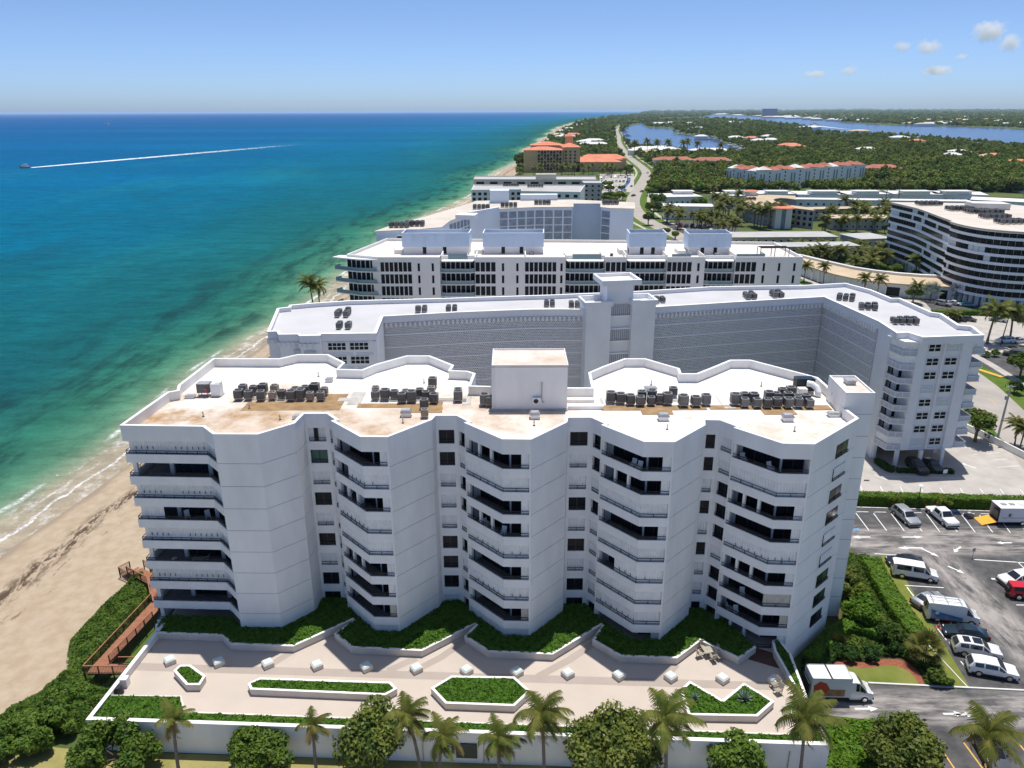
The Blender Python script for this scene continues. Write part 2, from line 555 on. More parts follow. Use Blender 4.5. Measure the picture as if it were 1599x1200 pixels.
# windows in the long end wall
bE, bF = BAYS[3]['E'], BAYS[3]['F']
dE = dirn(bE, bF); nE = left(dE)
w0, w1 = along(bE, bF, 5.3), along(bE, bF, 8.0)
for k in range(9):
    z = LV[k]
    win = MB()
    win.strip([mv(w0, nE, -.02), mv(w1, nE, -.02)], z - .02, z + 1.5, .03)
    wf = win.build('window', 'frame_dark', condo)
    if 'gsggssggg'[8 - k] == 'g':
        for j in range(2):
            pm = MB(); a = along(w0, w1, .06 + j * 1.32); c = along(w0, w1, .06 + j * 1.32 + 1.24)
            a, c = mv(a, nE, -.035), mv(c, nE, -.035)
            pm.quad((*a, z + .06), (*c, z + .06), (*c, z + 1.44), (*a, z + 1.44)); pm.build('pane', 'glass_dark' if j == 0 else 'glass_blue', wf)
    else:
        mb = MB(); shutter_mesh(mb, [mv(w0, nE, -.09), mv(w1, nE, -.09)], z, z + 1.5); mb.build('shutter', 'shutter', wf)
    railing([mv(w0, nE, -.2), mv(w1, nE, -.2)], z, wf, hgt=.34)

# seaward end bay with wrap-round balconies
W0, W1, W2, W3, W4 = (-41.3, 74.1), (-32.4, 73.7), (-30.6, 71.7), (-26.0, 71.6), (-23.0, 74.5)
WB = (-40.6, 84.3)
A2 = BAYS[0]['A']
for k in range(9):
    z0 = LV[k - 1] if k else T - .6
    for a, c in ((W2, W3), (W3, W4), (W4, A2)): wall_panel(a, c, z0, LV[k])
mb = MB(); mb.strip([W2, W3, W4, A2], LV[8], PTOP, .25); mb.build('parapet', 'stucco', condo)
mb = MB(); mb.strip([WB, W0, W1, W2], LV[8] + OPEN - .1, PTOP, .28); mb.build('parapet', 'stucco', condo)
wst = 'sgshsgsgg'
glW = [(-37.6, 84.4), (-37.6, 76.4), (-33.2, 76.1), (-31.0, 73.8)]
for k in range(9):
    z = LV[k]; s = wst[8 - k]
    mb = MB(); mb.strip([WB, W0, W1, W2], z - 1.0, z, .22)
    bal = mb.build('balcony', 'stucco_trim', condo)
    for p in ((-40.7, 74.7), (-37.5, 76.2), (-40.2, 83.6), (-33.1, 75.8)):
        pm = MB(); pm.box((*p, z - .7), (.42, .42, OPEN + .7))
        pm.build('column', 'stucco', bal)
    wm = MB(); wm.strip(offset(glW, .02), z - .7, z + OPEN, .12); wm.strip([mv(W2, (0, 1), .25), mv(W2, (0, 1), 2.2)], z - .7, z + OPEN, .15); wm.build('back_wall', 'stucco', bal)
    q = offset([WB, W0, W1, W2], .45)
    if s == 's':
        mb = MB(); shutter_mesh(mb, q, z, z + OPEN); sh_ = mb.build('shutter', 'shutter', bal)
        if k in (2, 4, 6, 8):
            lm = MB(); latch_mesh(lm, [q[1], q[2]], z + .45, .62, -.03, (.05, .3)); latch_mesh(lm, [q[1], q[2]], z + .45, .62, -.03, (.5, 1)); lm.build('latch', 'bronze', sh_, kind='stuff')
    if s == 'h':
        mb = MB(); shutter_mesh(mb, [q[0], q[1], lerp2(q[1], q[2], .28)], z, z + OPEN); mb.build('shutter', 'shutter', bal)
    if s in 'gh':
        glass_wall(glW[1], glW[2], z - .65, z + OPEN - .08, bal, 1.05, glass='glass_blue' if k == 7 else 'glass_dark', fill=(.04, .98))
        glass_wall(glW[0], glW[1], z - .65, z + OPEN - .08, bal, 1.6)
        glass_wall(glW[2], glW[3], z - .65, z + OPEN - .08, bal, 1.0)
    railing([WB, W0, W1, W2], z, bal, 1.05)

# plan outline: front (left to right), end tower, back (right to left), sea side
BACKPX = [(1293, 604), (1277, 590), (1172, 562.6), (1140, 562.6), (1107.5, 576), (1087.5, 583.8), (1063.8, 583.8), (1061, 576), (1007.5, 560.5), (975, 560.5),
          (941, 573), (918.8, 582.5), (923.8, 606), (885, 606), (767.5, 603.8), (735, 603), (742.5, 583.8), (730, 580), (703.8, 579), (708.8, 571), (671, 556), (635, 556),
          (586, 569.5), (565, 578), (528.8, 577), (538.8, 567), (512.5, 554), (465, 554), (436, 560.5), (400, 560.5), (333, 560), (279, 601)]
BACK = [at2(x, y, PTOP) for x, y in BACKPX]
FRONT = [W0, W1, W2, W3, W4]
for b in BAYS: FRONT += [b['A'], b['B'], b['Ci'], b['Co'], b['D'], b['E'], b['F']]
OUTLINE = [WB] + FRONT + [(36.8, 78.2)] + BACK[:-1] + [(-40.3, 86.6), (-39.7, 84.8)]
inset_o = offset(OUTLINE, .12, True)
for k in range(9):
    mb = MB(); mb.prism(offset(OUTLINE, .1, True), LV[k] - .95, LV[k] - .7)
    mb.build('floor_slab', 'balcony_floor', condo)
mb = MB(); mb.prism(inset_o, LV[8] + OPEN, ROOFZ)
mb.build('roof', 'roof_membrane', condo)
# rear and end walls
bw = [(37.0, 75.3), (36.8, 78.2)] + BACK[:-1] + [(-40.3, 86.6), (-39.7, 84.8), WB]
mb = MB(); mb.strip(bw, 0, PTOP, .25)
mb.build('rear_wall', 'stucco', condo)
# coping: thin bright cap along the whole parapet
mb = MB(); mb.strip(offset(OUTLINE, -.03, True), PTOP + .002, PTOP + .05, .34, closed=True)
mb.build('coping', 'white_paint', condo)
# plinth below the ground floor
mb = MB(); mb.strip(offset([WB] + FRONT, .06), 0, T - .4, .2); mb.build('plinth', 'stucco', condo)

# penthouse for lift machinery
PX0, PX1, PY0, PY1, PZ = -2.2, 6.25, 80.85, 87.0, 31.4
mb = MB(); mb.prism([(PX0, PY0), (PX1, PY0), (PX1, PY1), (PX0, PY1)], ROOFZ, PZ - .15)
ph = mb.build('penthouse', 'stucco', condo)
mb = MB(); mb.prism([(PX0 - .06, PY0 - .06), (PX1 + .06, PY0 - .06), (PX1 + .06, PY1 + .06), (PX0 - .06, PY1 + .06)], PZ - .15, PZ); mb.build('roof', 'roof_membrane', ph)
mb = MB(); mb.strip([(PX0 - .06, PY0 - .06), (PX1 + .06, PY0 - .06), (PX1 + .06, PY1 + .06), (PX0 - .06, PY1 + .06)], PZ, PZ + .16, .12, closed=True); mb.build('coping', 'white_paint', ph)
mb = MB(); mb.bar((PX0 - .04, PY0 - .08, ROOFZ + .05), (PX0 - .04, PY0 - .08, PZ - .2), .1); mb.bar((PX0 + .25, PY0 - .05, ROOFZ + .05), (PX0 + .25, PY0 - .05, PZ - .2), .06); mb.build('downpipe', 'white_paint', ph)
mb = MB(); mb.prism([(PX0 - .5, PY0 - .35), (PX1 + .05, PY0 - .35), (PX1 + .05, PY0 - .002), (PX0 - .5, PY0 - .002)], ROOFZ, ROOFZ + .18); mb.build('kerb', 'walk_pad_grey', ph)
mb = MB()
mb.prism([(PX1 + .12, 80.9), (PX1 + 4.2, 80.9), (PX1 + 4.2, 81.5), (PX1 + .12, 81.5)], ROOFZ, ROOFZ + .45)
mb.prism([(PX1 + .12, 83.2), (PX1 + 3.4, 83.2), (PX1 + 3.4, 83.9), (PX1 + .12, 83.9)], ROOFZ, ROOFZ + .4)
mb.build('expansion_kerb', 'stucco', condo)

# stair tower at the landward end
TW = [(36.55, 78.15), (39.75, 78.05), (40.0, 83.9), (37.0, 84.0)]
mb = MB(); mb.prism(TW, 0, 28.85)
tw = mb.build('stair_tower', 'stucco', condo)
mb = MB(); mb.prism(offset(TW, .12, True), 28.85, 28.9); mb.build('roof', 'roof_membrane', tw)
mb = MB(); mb.strip(TW, 28.85, 29.1, .16, closed=True); mb.build('coping', 'white_paint', tw)
mb = MB()
for k in range(10):
    mb.strip([mv(p, (0, -1), .012) if i < 2 else p for i, p in enumerate([TW[0], TW[1]])] , T + FH * k, T + FH * k + .035, .02)
    mb.strip([(39.76, 78.05), (40.01, 83.9)], T + FH * k, T + FH * k + .035, .02)
mb.build('joint', 'joint', tw)
mb = MB(); mb.box((38.4, 81.6, 28.9), (1.0, 1.0, .45)); mb.box((38.4, 81.6, 29.35), (1.15, 1.15, .12)); mb.build('vent_cowl', 'galv', tw)
mb = MB(); mb.box((36.9, 80.2, ROOFZ), (.06, .95, 2.1)); mb.build('door', 'white_paint', tw)

# walkway pads on the roof, below the condensers
_pz = [0]
def pad(x0, y0, x1, y1, grey=False):
    _pz[0] += .003
    a, c = at(x0, y0, ROOFZ), at(x1, y1, ROOFZ)
    mb = MB(); mb.prism([(a.x, c.y), (c.x, c.y), (c.x, a.y), (a.x, a.y)], ROOFZ + .004, ROOFZ + .03 + _pz[0])
    mb.build('walkway_pad', 'walk_pad_grey' if grey else 'walk_pad', condo)
for p in ((388, 628, 508, 641), (505, 616, 530, 641), (552, 613, 562, 633, 1), (560, 631, 660, 637), (640, 637, 690, 645), (668, 628, 690, 637), (724, 620, 735, 633, 1), (530, 622, 552, 627, 1),
          (937, 634, 1105, 641), (1000, 641, 1052, 648), (1105, 634, 1185, 640), (1118, 620, 1128, 633, 1), (936, 622, 944, 634, 1), (1182, 634, 1245, 648), (1245, 634, 1300, 641), (1130, 636, 1150, 639, 1)):
    pad(*p)
# ------------------------------------------------------------------ roof equipment
def make_condenser(w=.95, h=.85, leg=.32, casing='ac_grey', round_=True):
    e = empty('condenser', (0, 0, 0))
    mb = MB()
    c = .08
    hw = w / 2
    P = [(-hw + c, -hw), (hw - c, -hw), (hw, -hw + c), (hw, hw - c), (hw - c, hw), (-hw + c, hw), (-hw, hw - c), (-hw, -hw + c)]
    mb.prism(P, leg, leg + h)
    for k in range(6):      # louvre ribs
        z = leg + .12 + k * (h - .2) / 6
        mb.strip([(-hw * 1.012, -hw * 1.012), (hw * 1.012, -hw * 1.012), (hw * 1.012, hw * 1.012), (-hw * 1.012, hw * 1.012)], z, z + .035, .03, closed=True)
    mb.build('casing', casing, e)
    mb = MB(); mb.cyl((0, 0, leg + h), hw * .98, .03, 14, 2); mb.cyl((0, 0, leg + h + .03), hw * .80, .02, 14, 1); mb.cyl((0, 0, leg + h + .05), hw * .22, .03, 8, 0)
    for k in range(6): mb.bar((0, 0, leg + h + .062), (hw * .85 * cos(k * pi / 3), hw * .85 * sin(k * pi / 3), leg + h + .062), .03, .02, 0)
    mb.build('fan_grille', [casing, 'ac_dark', 'galv'], e)
    if leg > .1:
        mb = MB()
        for x in (-hw * .8, hw * .8):
            for y in (-hw * .8, hw * .8): mb.box((x, y, 0), (.06, .06, leg))
        for y in (-hw * .8, hw * .8): mb.bar((-hw, y, leg - .04), (hw, y, leg - .04), .08, .08)
        mb.build('stand', 'galv', e)
    KIDS(e)
    return e
C1 = make_condenser(); C2 = make_condenser(.85, .75, .32, 'ac_tan'); C3 = make_condenser(1.0, 1.0, .32)
PROTOS = [C1, C2, C3]
FIRST = set()
def place(k, **kw):
    o = PROTOS[k]
    if k in FIRST: return copy_tree(o, **kw)
    FIRST.add(k)
    o.location = kw.pop('loc'); o.rotation_euler = (0, 0, kw.pop('rz')); o.scale = (kw.pop('scale'),) * 3
    return tag(o, **kw)
def z_units(px, zr, label, group, protos=(0, 0, 2, 1), h=1.0):
    for i, (x, y) in enumerate(px):
        p = at(x, y, zr + h)
        k = protos[(i * 7 + len(px)) % len(protos)]
        place(k, loc=(p.x, p.y, zr + .035), rz=rr(-.08, .08), scale=rr(.9, 1.08), label=label, cat='air conditioner', group=group)
def cr(l, ox, oy, s): return [(ox + x / s, oy + y / s) for x, y in l]
z_units(cr([(1122, 185), (1170, 190), (1215, 188), (1268, 185), (1365, 200), (1410, 190), (1455, 190), (1498, 195), (1103, 215), (1148, 215), (1205, 218), (1258, 215), (1302, 210), (1345, 218), (1390, 215), (1433, 218), (1482, 218)], 0, 540, 2.961),
        ROOFZ, 'condenser in the tight double row at the seaward end of the white roof', 'condensers at the seaward end of the roof', (0, 0, 1, 2))
z_units(cr([(432, 215), (433, 192), (477, 215), (520, 212), (555, 228), (572, 208), (600, 225), (637, 205), (665, 215), (690, 195), (697, 160), (703, 230), (658, 255), (660, 295), (815, 222), (815, 205)], 440, 540, 2.961),
        ROOFZ, 'condenser in the scattered group between sea end and penthouse', 'condensers on the seaward side of the penthouse')
z_units(cr([(937, 240), (962, 243)], 440, 540, 2.961), ROOFZ, 'condenser standing against the side of the white penthouse', 'condensers against the penthouse')
z_units(cr([(278, 228), (323, 232), (369, 238), (415, 242), (422, 222), (465, 240), (468, 220), (505, 232), (540, 235), (567, 200), (614, 245), (671, 245), (719, 238)], 860, 540, 2.961),
        ROOFZ, 'dark condenser in the single row on the landward side of penthouse', 'condensers on the landward side of the penthouse', (0, 2))
z_units(cr([(855, 238), (898, 222), (898, 248), (940, 232), (955, 250), (1003, 252), (1010, 225), (1042, 226), (1047, 250), (1073, 206), (1112, 200), (1100, 252), (1098, 228), (1145, 250), (1143, 232), (1180, 235), (1198, 252)], 860, 540, 2.961),
        ROOFZ, 'dark condenser in the double row beside the stair tower', 'condensers beside the stair tower', (0, 0, 2))
# larger pieces
def box_unit(px, d, label, m='galv', name='roof_ventilator', zr=None, rz=0.0, hat=True):
    zr = ROOFZ if zr is None else zr
    p = at(px[0], px[1], zr + d[2] * .5)
    e = empty(name, (p.x, p.y, zr + .01), rz, label=label, cat='ventilator')
    mb = MB(); mb.box((0, 0, 0), (d[0] * .8, d[1] * .8, d[2] * .62)); mb.build('curb', 'white_paint', e)
    mb = MB()
    a, b_, z0, z1 = d[0] / 2, d[1] / 2, d[2] * .62, d[2]
    mb.add([(-a, -b_, z0), (a, -b_, z0), (a, b_, z0), (-a, b_, z0), (-a * .7, -b_ * .7, z1), (a * .7, -b_ * .7, z1), (a * .7, b_ * .7, z1), (-a * .7, b_ * .7, z1)],
           [(0, 1, 5, 4), (1, 2, 6, 5), (2, 3, 7, 6), (3, 0, 4, 7), (4, 5, 6, 7), (3, 2, 1, 0)])
    mb.build('hood', m, e)
    return e
box_unit((634, 645), (1.3, 1.0, .8), 'low galvanised ventilator on stained roof between sea end and penthouse')
box_unit((835, 648), (1.2, 1.0, .8), 'low ventilator on the roof in front of the penthouse')
box_unit((1036, 651), (1.3, 1.0, .8), 'low galvanised ventilator on brown walkway pads')
box_unit((1230, 652), (1.3, 1.0, .8), 'low galvanised ventilator in front of the landward condensers')
box_unit((1302, 647), (1.5, .8, .5), 'flat ventilator near the landward parapet')
box_unit((514, 593), (1.0, 1.0, .5), 'square roof hatch behind the seaward condensers')
box_unit((297, 619), (1.3, .8, .4), 'flat pale roof hatch near the seaward parapet')
box_unit((463, 651), (.9, .9, .4), 'small dark hood at the inner corner of the front parapet')
box_unit((1016, 607), (1.6, 1.0, .5), 'flat grey hood behind the landward condensers')
for x, y, lb in ((317, 647, 'seaward'), (389, 635, 'seaward condenser'), (497, 585, 'rear seaward'), (437, 652, 'front seaward'), (629, 657, 'front middle'), (662, 595, 'rear middle'), (834, 661, 'penthouse front'), (1017, 598, 'rear landward'), (1042, 667, 'front landward'), (1189, 600, 'far rear'), (1241, 670, 'end bay front')):
    p = at(x, y, ROOFZ + .3)
    e = empty('vent_pipe', (p.x, p.y, ROOFZ + .005), label=f'thin vent pipe standing on the {lb} part of the roof', cat='vent pipe')
    mb = MB(); mb.cyl((0, 0, 0), .07, .6, 8); mb.build('stack', 'galv', e)
    mb = MB(); mb.cyl((0, 0, 0), .16, .06, 8, 0, .1); mb.build('flashing', 'ac_dark', e)
# big white air handler with duct beside the tower
p = at(1258, 616, ROOFZ)
e = empty('air_handler', (p.x, p.y, ROOFZ + .02), label='large white air handler with curved duct beside the stair tower', cat='air handler')
mb = MB(); mb.box((0, .9, .25), (2.2, 1.2, 1.5)); mb.build('casing', 'ac_dark', e)
mb = MB(); mb.box((-.1, .9, 1.75), (2.0, 1.1, .06)); mb.build('lid', 'glass_blue', e)
mb = MB(); mb.tube([(.1, .2, 1.3), (.6, -.1, 1.3), (1.0, -.5, 1.0), (1.1, -.9, .5), (1.1, -1.0, .1)], .38, 10); mb.build('duct', 'white_paint', e)
mb = MB(); mb.box((-.6, -.3, .1), (1.0, .9, .8)); mb.build('cabinet', 'white_paint', e)
_ = [(lambda m_: (m_.bar((-1.1, y_, .12), (1.1, y_, .12), .15, .24), m_.build('skid', 'galv', e)))(MB()) for y_ in (.4, 1.4)]
p = at(1305, 634, ROOFZ)
e = empty('exhaust_hood', (p.x, p.y, ROOFZ + .02), label='tan exhaust hood against the stair tower wall', cat='exhaust hood')
mb = MB(); mb.add([(-.4, -.4, 0), (.4, -.4, 0), (.4, .4, 0), (-.4, .4, 0), (-.4, -.4, .9), (.4, -.4, .9), (.5, .4, 1.5), (-.5, .4, 1.5)], [(0, 1, 5, 4), (1, 2, 6, 5), (2, 3, 7, 6), (3, 0, 4, 7), (4, 5, 6, 7), (3, 2, 1, 0)]); mb.build('hood', 'ac_tan', e)
mb = MB(); mb.box((0, 0, -.015), (1.1, 1.1, .2)); mb.build('curb', 'galv', e)
# cabinets at the seaward end
p = at(321, 618, ROOFZ)
e = empty('roof_unit', (p.x, p.y, ROOFZ + .02), label='dark boxy roof unit with red pipe at the seaward end', cat='air handler')
mb = MB(); mb.box((0, 0, .5), (1.5, 1.1, 1.1)); mb.build('casing', 'ac_grey', e)
mb = MB(); mb.box((0, 0, 1.6), (1.55, 1.15, .05)); mb.build('lid', 'galv', e)
_ = [(lambda m_: (m_.box((x, y, 0), (.07, .07, .5)), m_.build('leg', 'galv', e)))(MB()) for x in (-.6, .6) for y in (-.4, .4)]
mat('red_pipe', (.45, .02, .03), .5)
mb = MB(); mb.tube([(.55, -.75, 0), (.55, -.75, .9), (.2, -.75, 1.1)], .06, 6); mb.build('pipe', 'red_pipe', e)
p = at(340, 618, ROOFZ)
e = empty('roof_unit', (p.x, p.y, ROOFZ + .02), label='white cream roof cabinet beside the dark boxy unit', cat='air handler')
mb = MB(); mb.box((0, 0, .12), (1.1, 1.1, 1.5)); mb.box((.25, .1, 1.62), (.7, .8, .12)); mb.build('casing', 'white_paint', e)
mb = MB(); mb.box((0, 0, 0), (1.3, 1.2, .12)); mb.build('plinth', 'galv', e)
# pipes running below the condensers
mb = MB()
for x0, x1, y in ((388, 508, 625), (582, 728, 626), (945, 1108, 627), (1142, 1270, 627)):
    a, c = at(x0, y, ROOFZ + .1), at(x1, y + 1, ROOFZ + .1)
    for d in (0, .3, .75): mb.tube([(a.x, a.y + d, ROOFZ + .12), ((a.x + c.x) / 2, (a.y + c.y) / 2 + d + .05, ROOFZ + .12), (c.x, c.y + d, ROOFZ + .12)], .05, 5)
mb.build('refrigerant_line', 'galv', condo, kind='stuff')
# split unit on the penthouse wall
sp = base('split_unit', (2.6, PY0 - .25, 27.3), label='small white split air conditioner on the penthouse wall', cat='air conditioner')
c_ = atY(838, 626, PY0 - .2)
mb = MB(); mb.box((c_.x, PY0 - .24, c_.z - .35), (.95, .4, .75)); mb.build('casing', 'white_paint', sp)
mb = MB(); vs_ = [(c_.x - .08 + .28 * cos(k * pi / 8), PY0 - .445, c_.z + .02 + .28 * sin(k * pi / 8)) for k in range(16)]; mb.add(vs_, [tuple(range(16))]); mb.build('fan_grille', 'ac_dark', sp)
mb = MB(); mb.bar((c_.x - .3, PY0 - .2, c_.z - .45), (c_.x - .3, PY0 - .2, c_.z - .35), .06); mb.bar((c_.x + .3, PY0 - .2, c_.z - .45), (c_.x + .3, PY0 - .2, c_.z - .35), .06); mb.build('bracket', 'galv', sp)
d_ = atY(846, 612, PY0 - .1)
mb = MB(); mb.box((d_.x, PY0 - .08, d_.z - .9), (.16, .1, 2.0)); mb.tube([(d_.x, PY0 - .08, d_.z - .9), (d_.x + .1, PY0 - .1, d_.z - 1.3), (d_.x + .3, PY0 - .1, d_.z - 1.25)], .05, 6); mb.build('line_cover', 'galv', sp)
# ------------------------------------------------------------------ sea, beach, land, lagoon
import numpy as np
NR = np.random.default_rng(11)
SEAZ = -1.5
SHORE = [(-80, 0), (-76, 98.7), (-75.3, 107), (-73.9, 132), (-70.1, 190), (-68.9, 208), (-60, 265), (-57.3, 343), (-32, 618), (1, 863), (33, 1298), (176, 3077), (617, 6641), (1500, 11000), (5200, 30000), (12000, 70000)]
BWID = [(0, 26), (107, 25), (190, 21), (240, 12), (343, 9), (618, 12), (863, 22), (1298, 14), (3077, 25), (70000, 30)]
def interp(tab, y, ix=0, iy=1):
    for a, b in zip(tab, tab[1:]):
        if y <= b[iy]: return a[ix] + (b[ix] - a[ix]) * (y - a[iy]) / (b[iy] - a[iy])
    return tab[-1][ix]
def shore_x(y): return interp(SHORE, y) + 1.6 * sin(y * .06) * (1 if y < 400 else 0) + (0 if y < 400 else 9 * sin(y * .013))
def beach_w(y): return interp([(b, a) for a, b in BWID], y)

def grid_mesh(name, rows, attr=None):
    """rows: list of equally long lists of (x,y,z,attr)"""
    n, m = len(rows), len(rows[0])
    vs = [p[:3] for r in rows for p in r]
    fs = [(i * m + j, i * m + j + 1, (i + 1) * m + j + 1, (i + 1) * m + j) for i in range(n - 1) for j in range(m - 1)]
    me = bpy.data.meshes.new(name)
    me.from_pydata(vs, [], fs)
    if attr:
        a = me.attributes.new(attr, 'FLOAT', 'POINT')
        a.data.foreach_set('value', [p[3] for r in rows for p in r])
    me.update()
    return me
YS = [-60, 0, 30] + [50 + 6 * i for i in range(50)]
while YS[-1] < 120000: YS.append(YS[-1] * 1.045)
SS = [-6, -4, -2, 0, 1.5, 3, 5, 7.5, 10, 14, 19, 26, 36, 50, 70, 100, 140, 200, 290, 420, 620, 900, 1400, 2200, 3500, 6000, 12000, 30000, 80000, 160000]
rows = [[(shore_x(y) - s, y, SEAZ, s) for s in reversed(SS)] for y in YS]
sea_me = grid_mesh('sea', rows, 'offshore')

def sea_material():
    m = bpy.data.materials.new('sea_water'); m.use_nodes = True
    nt, b = nodes_of(m)
    N = nt.nodes.new; Lk = nt.links.new
    at_ = N('ShaderNodeAttribute'); at_.attribute_name = 'offshore'
    g = N('ShaderNodeNewGeometry')
    def math(op, a, c=None, clamp=False):
        x = N('ShaderNodeMath'); x.operation = op; x.use_clamp = clamp
        for i, v in enumerate((a, c)):
            if v is None: continue
            if isinstance(v, (int, float)): x.inputs[i].default_value = v
            else: Lk(v, x.inputs[i])
        return x.outputs[0]
    def noise(sc, det=4, rough=.55, stretch=None):
        n = N('ShaderNodeTexNoise'); n.inputs['Scale'].default_value = sc; n.inputs['Detail'].default_value = det; n.inputs['Roughness'].default_value = rough
        v = N('ShaderNodeVectorMath'); v.operation = 'MULTIPLY'; v.inputs[1].default_value = stretch or (1, 1, 1)
        Lk(g.outputs['Position'], v.inputs[0]); Lk(v.outputs[0], n.inputs['Vector']); return n.outputs['Fac']
    off = at_.outputs['Fac']
    # seabed shelves unevenly: wobble the offshore distance
    wob = math('MULTIPLY', math('SUBTRACT', noise(.012, 4, stretch=(1, .35, 1)), .5), 1.5)
    offw = math('MULTIPLY', off, math('ADD', wob, 1.0))
    lg = math('DIVIDE', math('LOGARITHM', math('MAXIMUM', math('ADD', offw, 1.0), 1.0), 10.0), 4.0)   # log10(s+1)/4
    r = N('ShaderNodeValToRGB'); cr = r.color_ramp
    stops = [(0, (.36, .30, .215)), (.17, (.34, .30, .21)), (.225, (.22, .28, .18)), (.285, (.09, .225, .135)), (.35, (.028, .150, .098)), (.42, (.008, .105, .105)), (.52, (.003, .104, .142)),
             (.60, (.0, .112, .205)), (.70, (.0, .098, .232)), (.82, (.0, .082, .225)), (.93, (.0, .066, .21))]
    cr.elements[0].position = 0; cr.elements[0].color = (*stops[0][1], 1)
    cr.elements[1].position = stops[-1][0]; cr.elements[1].color = (*stops[-1][1], 1)
    for p, c in stops[1:-1]:
        e = cr.elements.new(p); e.color = (*c, 1)
    Lk(lg, r.inputs[0])
    def mix(fac, a, c2):
        x = N('ShaderNodeMix'); x.data_type = 'RGBA'; Lk(fac, x.inputs[0]); Lk(a, x.inputs[6])
        if isinstance(c2, tuple): x.inputs[7].default_value = c2
        else: Lk(c2, x.inputs[7])
        return x.outputs[2]
    def ramp(src, p0, p1):
        q = N('ShaderNodeMapRange'); q.inputs[1].default_value = p0; q.inputs[2].default_value = p1; q.clamp = True
        q.interpolation_type = 'SMOOTHSTEP'
        Lk(src, q.inputs[0]); return q.outputs[0]
    # reef and weed patches on the bottom, near the beach
    reef = math('MULTIPLY', ramp(noise(.09, 7, .66, (1.2, .34, 1)), .44, .64), math('MULTIPLY', ramp(off, 7, 16), ramp(off, 70, 34)))
    c = mix(math('MULTIPLY', reef, .72), r.outputs[0], (.008, .035, .036, 1))
    reef2 = math('MULTIPLY', ramp(noise(.02, 5, .6, (1, .5, 1)), .48, .7), math('MULTIPLY', ramp(off, 20, 50), ramp(off, 420, 160)))
    c = mix(math('MULTIPLY', reef2, .35), c, (.006, .06, .085, 1))
    # pale sandy bars
    bar = math('MULTIPLY', ramp(noise(.006, 4, .6, (1.6, .35, 1)), .5, .72), math('MULTIPLY', ramp(off, 40, 110), ramp(off, 900, 350)))
    c = mix(math('MULTIPLY', bar, .25), c, (.02, .20, .20, 1))
    # breaking foam along the water's edge
    def line(c0, amp, sc, wd):
        return ramp(math('ABSOLUTE', math('SUBTRACT', math('ADD', off, math('MULTIPLY', math('SUBTRACT', noise(sc, 4, .6), .5), amp)), c0)), wd, wd * .15)
    fo1 = line(-.3, 6.0, .10, .55)
    lace = ramp(noise(1.6, 6, .7), .40, .58)
    w2 = math('MULTIPLY', math('MAXIMUM', line(6.4, 3.5, .06, .9), math('MULTIPLY', line(2.6, 5.0, .09, .5), .6)), ramp(noise(.045, 4), .44, .58))
    sw = math('MULTIPLY', math('MULTIPLY', ramp(off, 6.5, 4.0), ramp(noise(.28, 6, .7, (1, .6, 1)), .50, .62)), .45)
    w2 = math('MAXIMUM', w2, sw)
    foam = math('MULTIPLY', math('MAXIMUM', fo1, w2), math('ADD', math('MULTIPLY', lace, .75), .2), True)
    c = mix(foam, c, (.78, .79, .78, 1))
    # ripples: light and dark of the wave facets painted into the water colour
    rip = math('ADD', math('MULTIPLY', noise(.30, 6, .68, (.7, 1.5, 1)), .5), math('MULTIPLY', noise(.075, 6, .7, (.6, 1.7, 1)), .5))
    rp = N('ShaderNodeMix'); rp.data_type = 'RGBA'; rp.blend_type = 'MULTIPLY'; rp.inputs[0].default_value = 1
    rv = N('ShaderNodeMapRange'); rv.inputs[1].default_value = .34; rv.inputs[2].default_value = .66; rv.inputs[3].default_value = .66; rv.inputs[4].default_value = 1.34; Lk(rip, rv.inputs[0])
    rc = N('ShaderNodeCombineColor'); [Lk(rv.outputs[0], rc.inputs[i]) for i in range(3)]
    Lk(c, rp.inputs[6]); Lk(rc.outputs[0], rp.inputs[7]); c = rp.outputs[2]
    # scattered whitecaps
    cap = math('MULTIPLY', ramp(noise(.22, 5, .75, (.55, 1, 1)), .725, .76), ramp(off, 25, 60))
    c = mix(math('MULTIPLY', cap, .22), c, (.7, .75, .78, 1))
    # wind-ruffled bands far out
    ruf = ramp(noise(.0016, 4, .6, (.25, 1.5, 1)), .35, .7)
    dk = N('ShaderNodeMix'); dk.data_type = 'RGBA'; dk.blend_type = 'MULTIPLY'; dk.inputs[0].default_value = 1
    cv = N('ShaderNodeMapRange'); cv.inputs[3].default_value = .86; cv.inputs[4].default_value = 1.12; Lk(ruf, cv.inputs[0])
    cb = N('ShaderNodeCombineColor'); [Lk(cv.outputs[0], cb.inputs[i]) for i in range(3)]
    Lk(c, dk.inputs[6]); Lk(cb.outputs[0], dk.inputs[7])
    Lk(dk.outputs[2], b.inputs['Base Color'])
    b.inputs['Roughness'].default_value = .6
    b.inputs['Specular IOR Level'].default_value = .0
    gl = N('ShaderNodeBsdfGlossy'); gl.inputs['Roughness'].default_value = .16; gl.inputs['Color'].default_value = (1, 1, 1, 1)
    ms = N('ShaderNodeMixShader'); ms.inputs[0].default_value = .03
    Lk(b.outputs[0], ms.inputs[1]); Lk(gl.outputs[0], ms.inputs[2]); Lk(ms.outputs[0], nt.nodes['Material Output'].inputs[0])
    h = math('ADD', math('MULTIPLY', noise(.16, 5, .6, (1, .55, 1)), 1.0), math('MULTIPLY', noise(.7, 4, .6, (1, .6, 1)), .35))
    bp = N('ShaderNodeBump'); bp.inputs['Strength'].default_value = .9; bp.inputs['Distance'].default_value = 1.6
    Lk(h, bp.inputs['Height']); Lk(bp.outputs[0], b.inputs['Normal']); Lk(bp.outputs[0], gl.inputs['Normal'])
    MATS['sea_water'] = m
sea_material()
sea_me.materials.append(MATS['sea_water'])
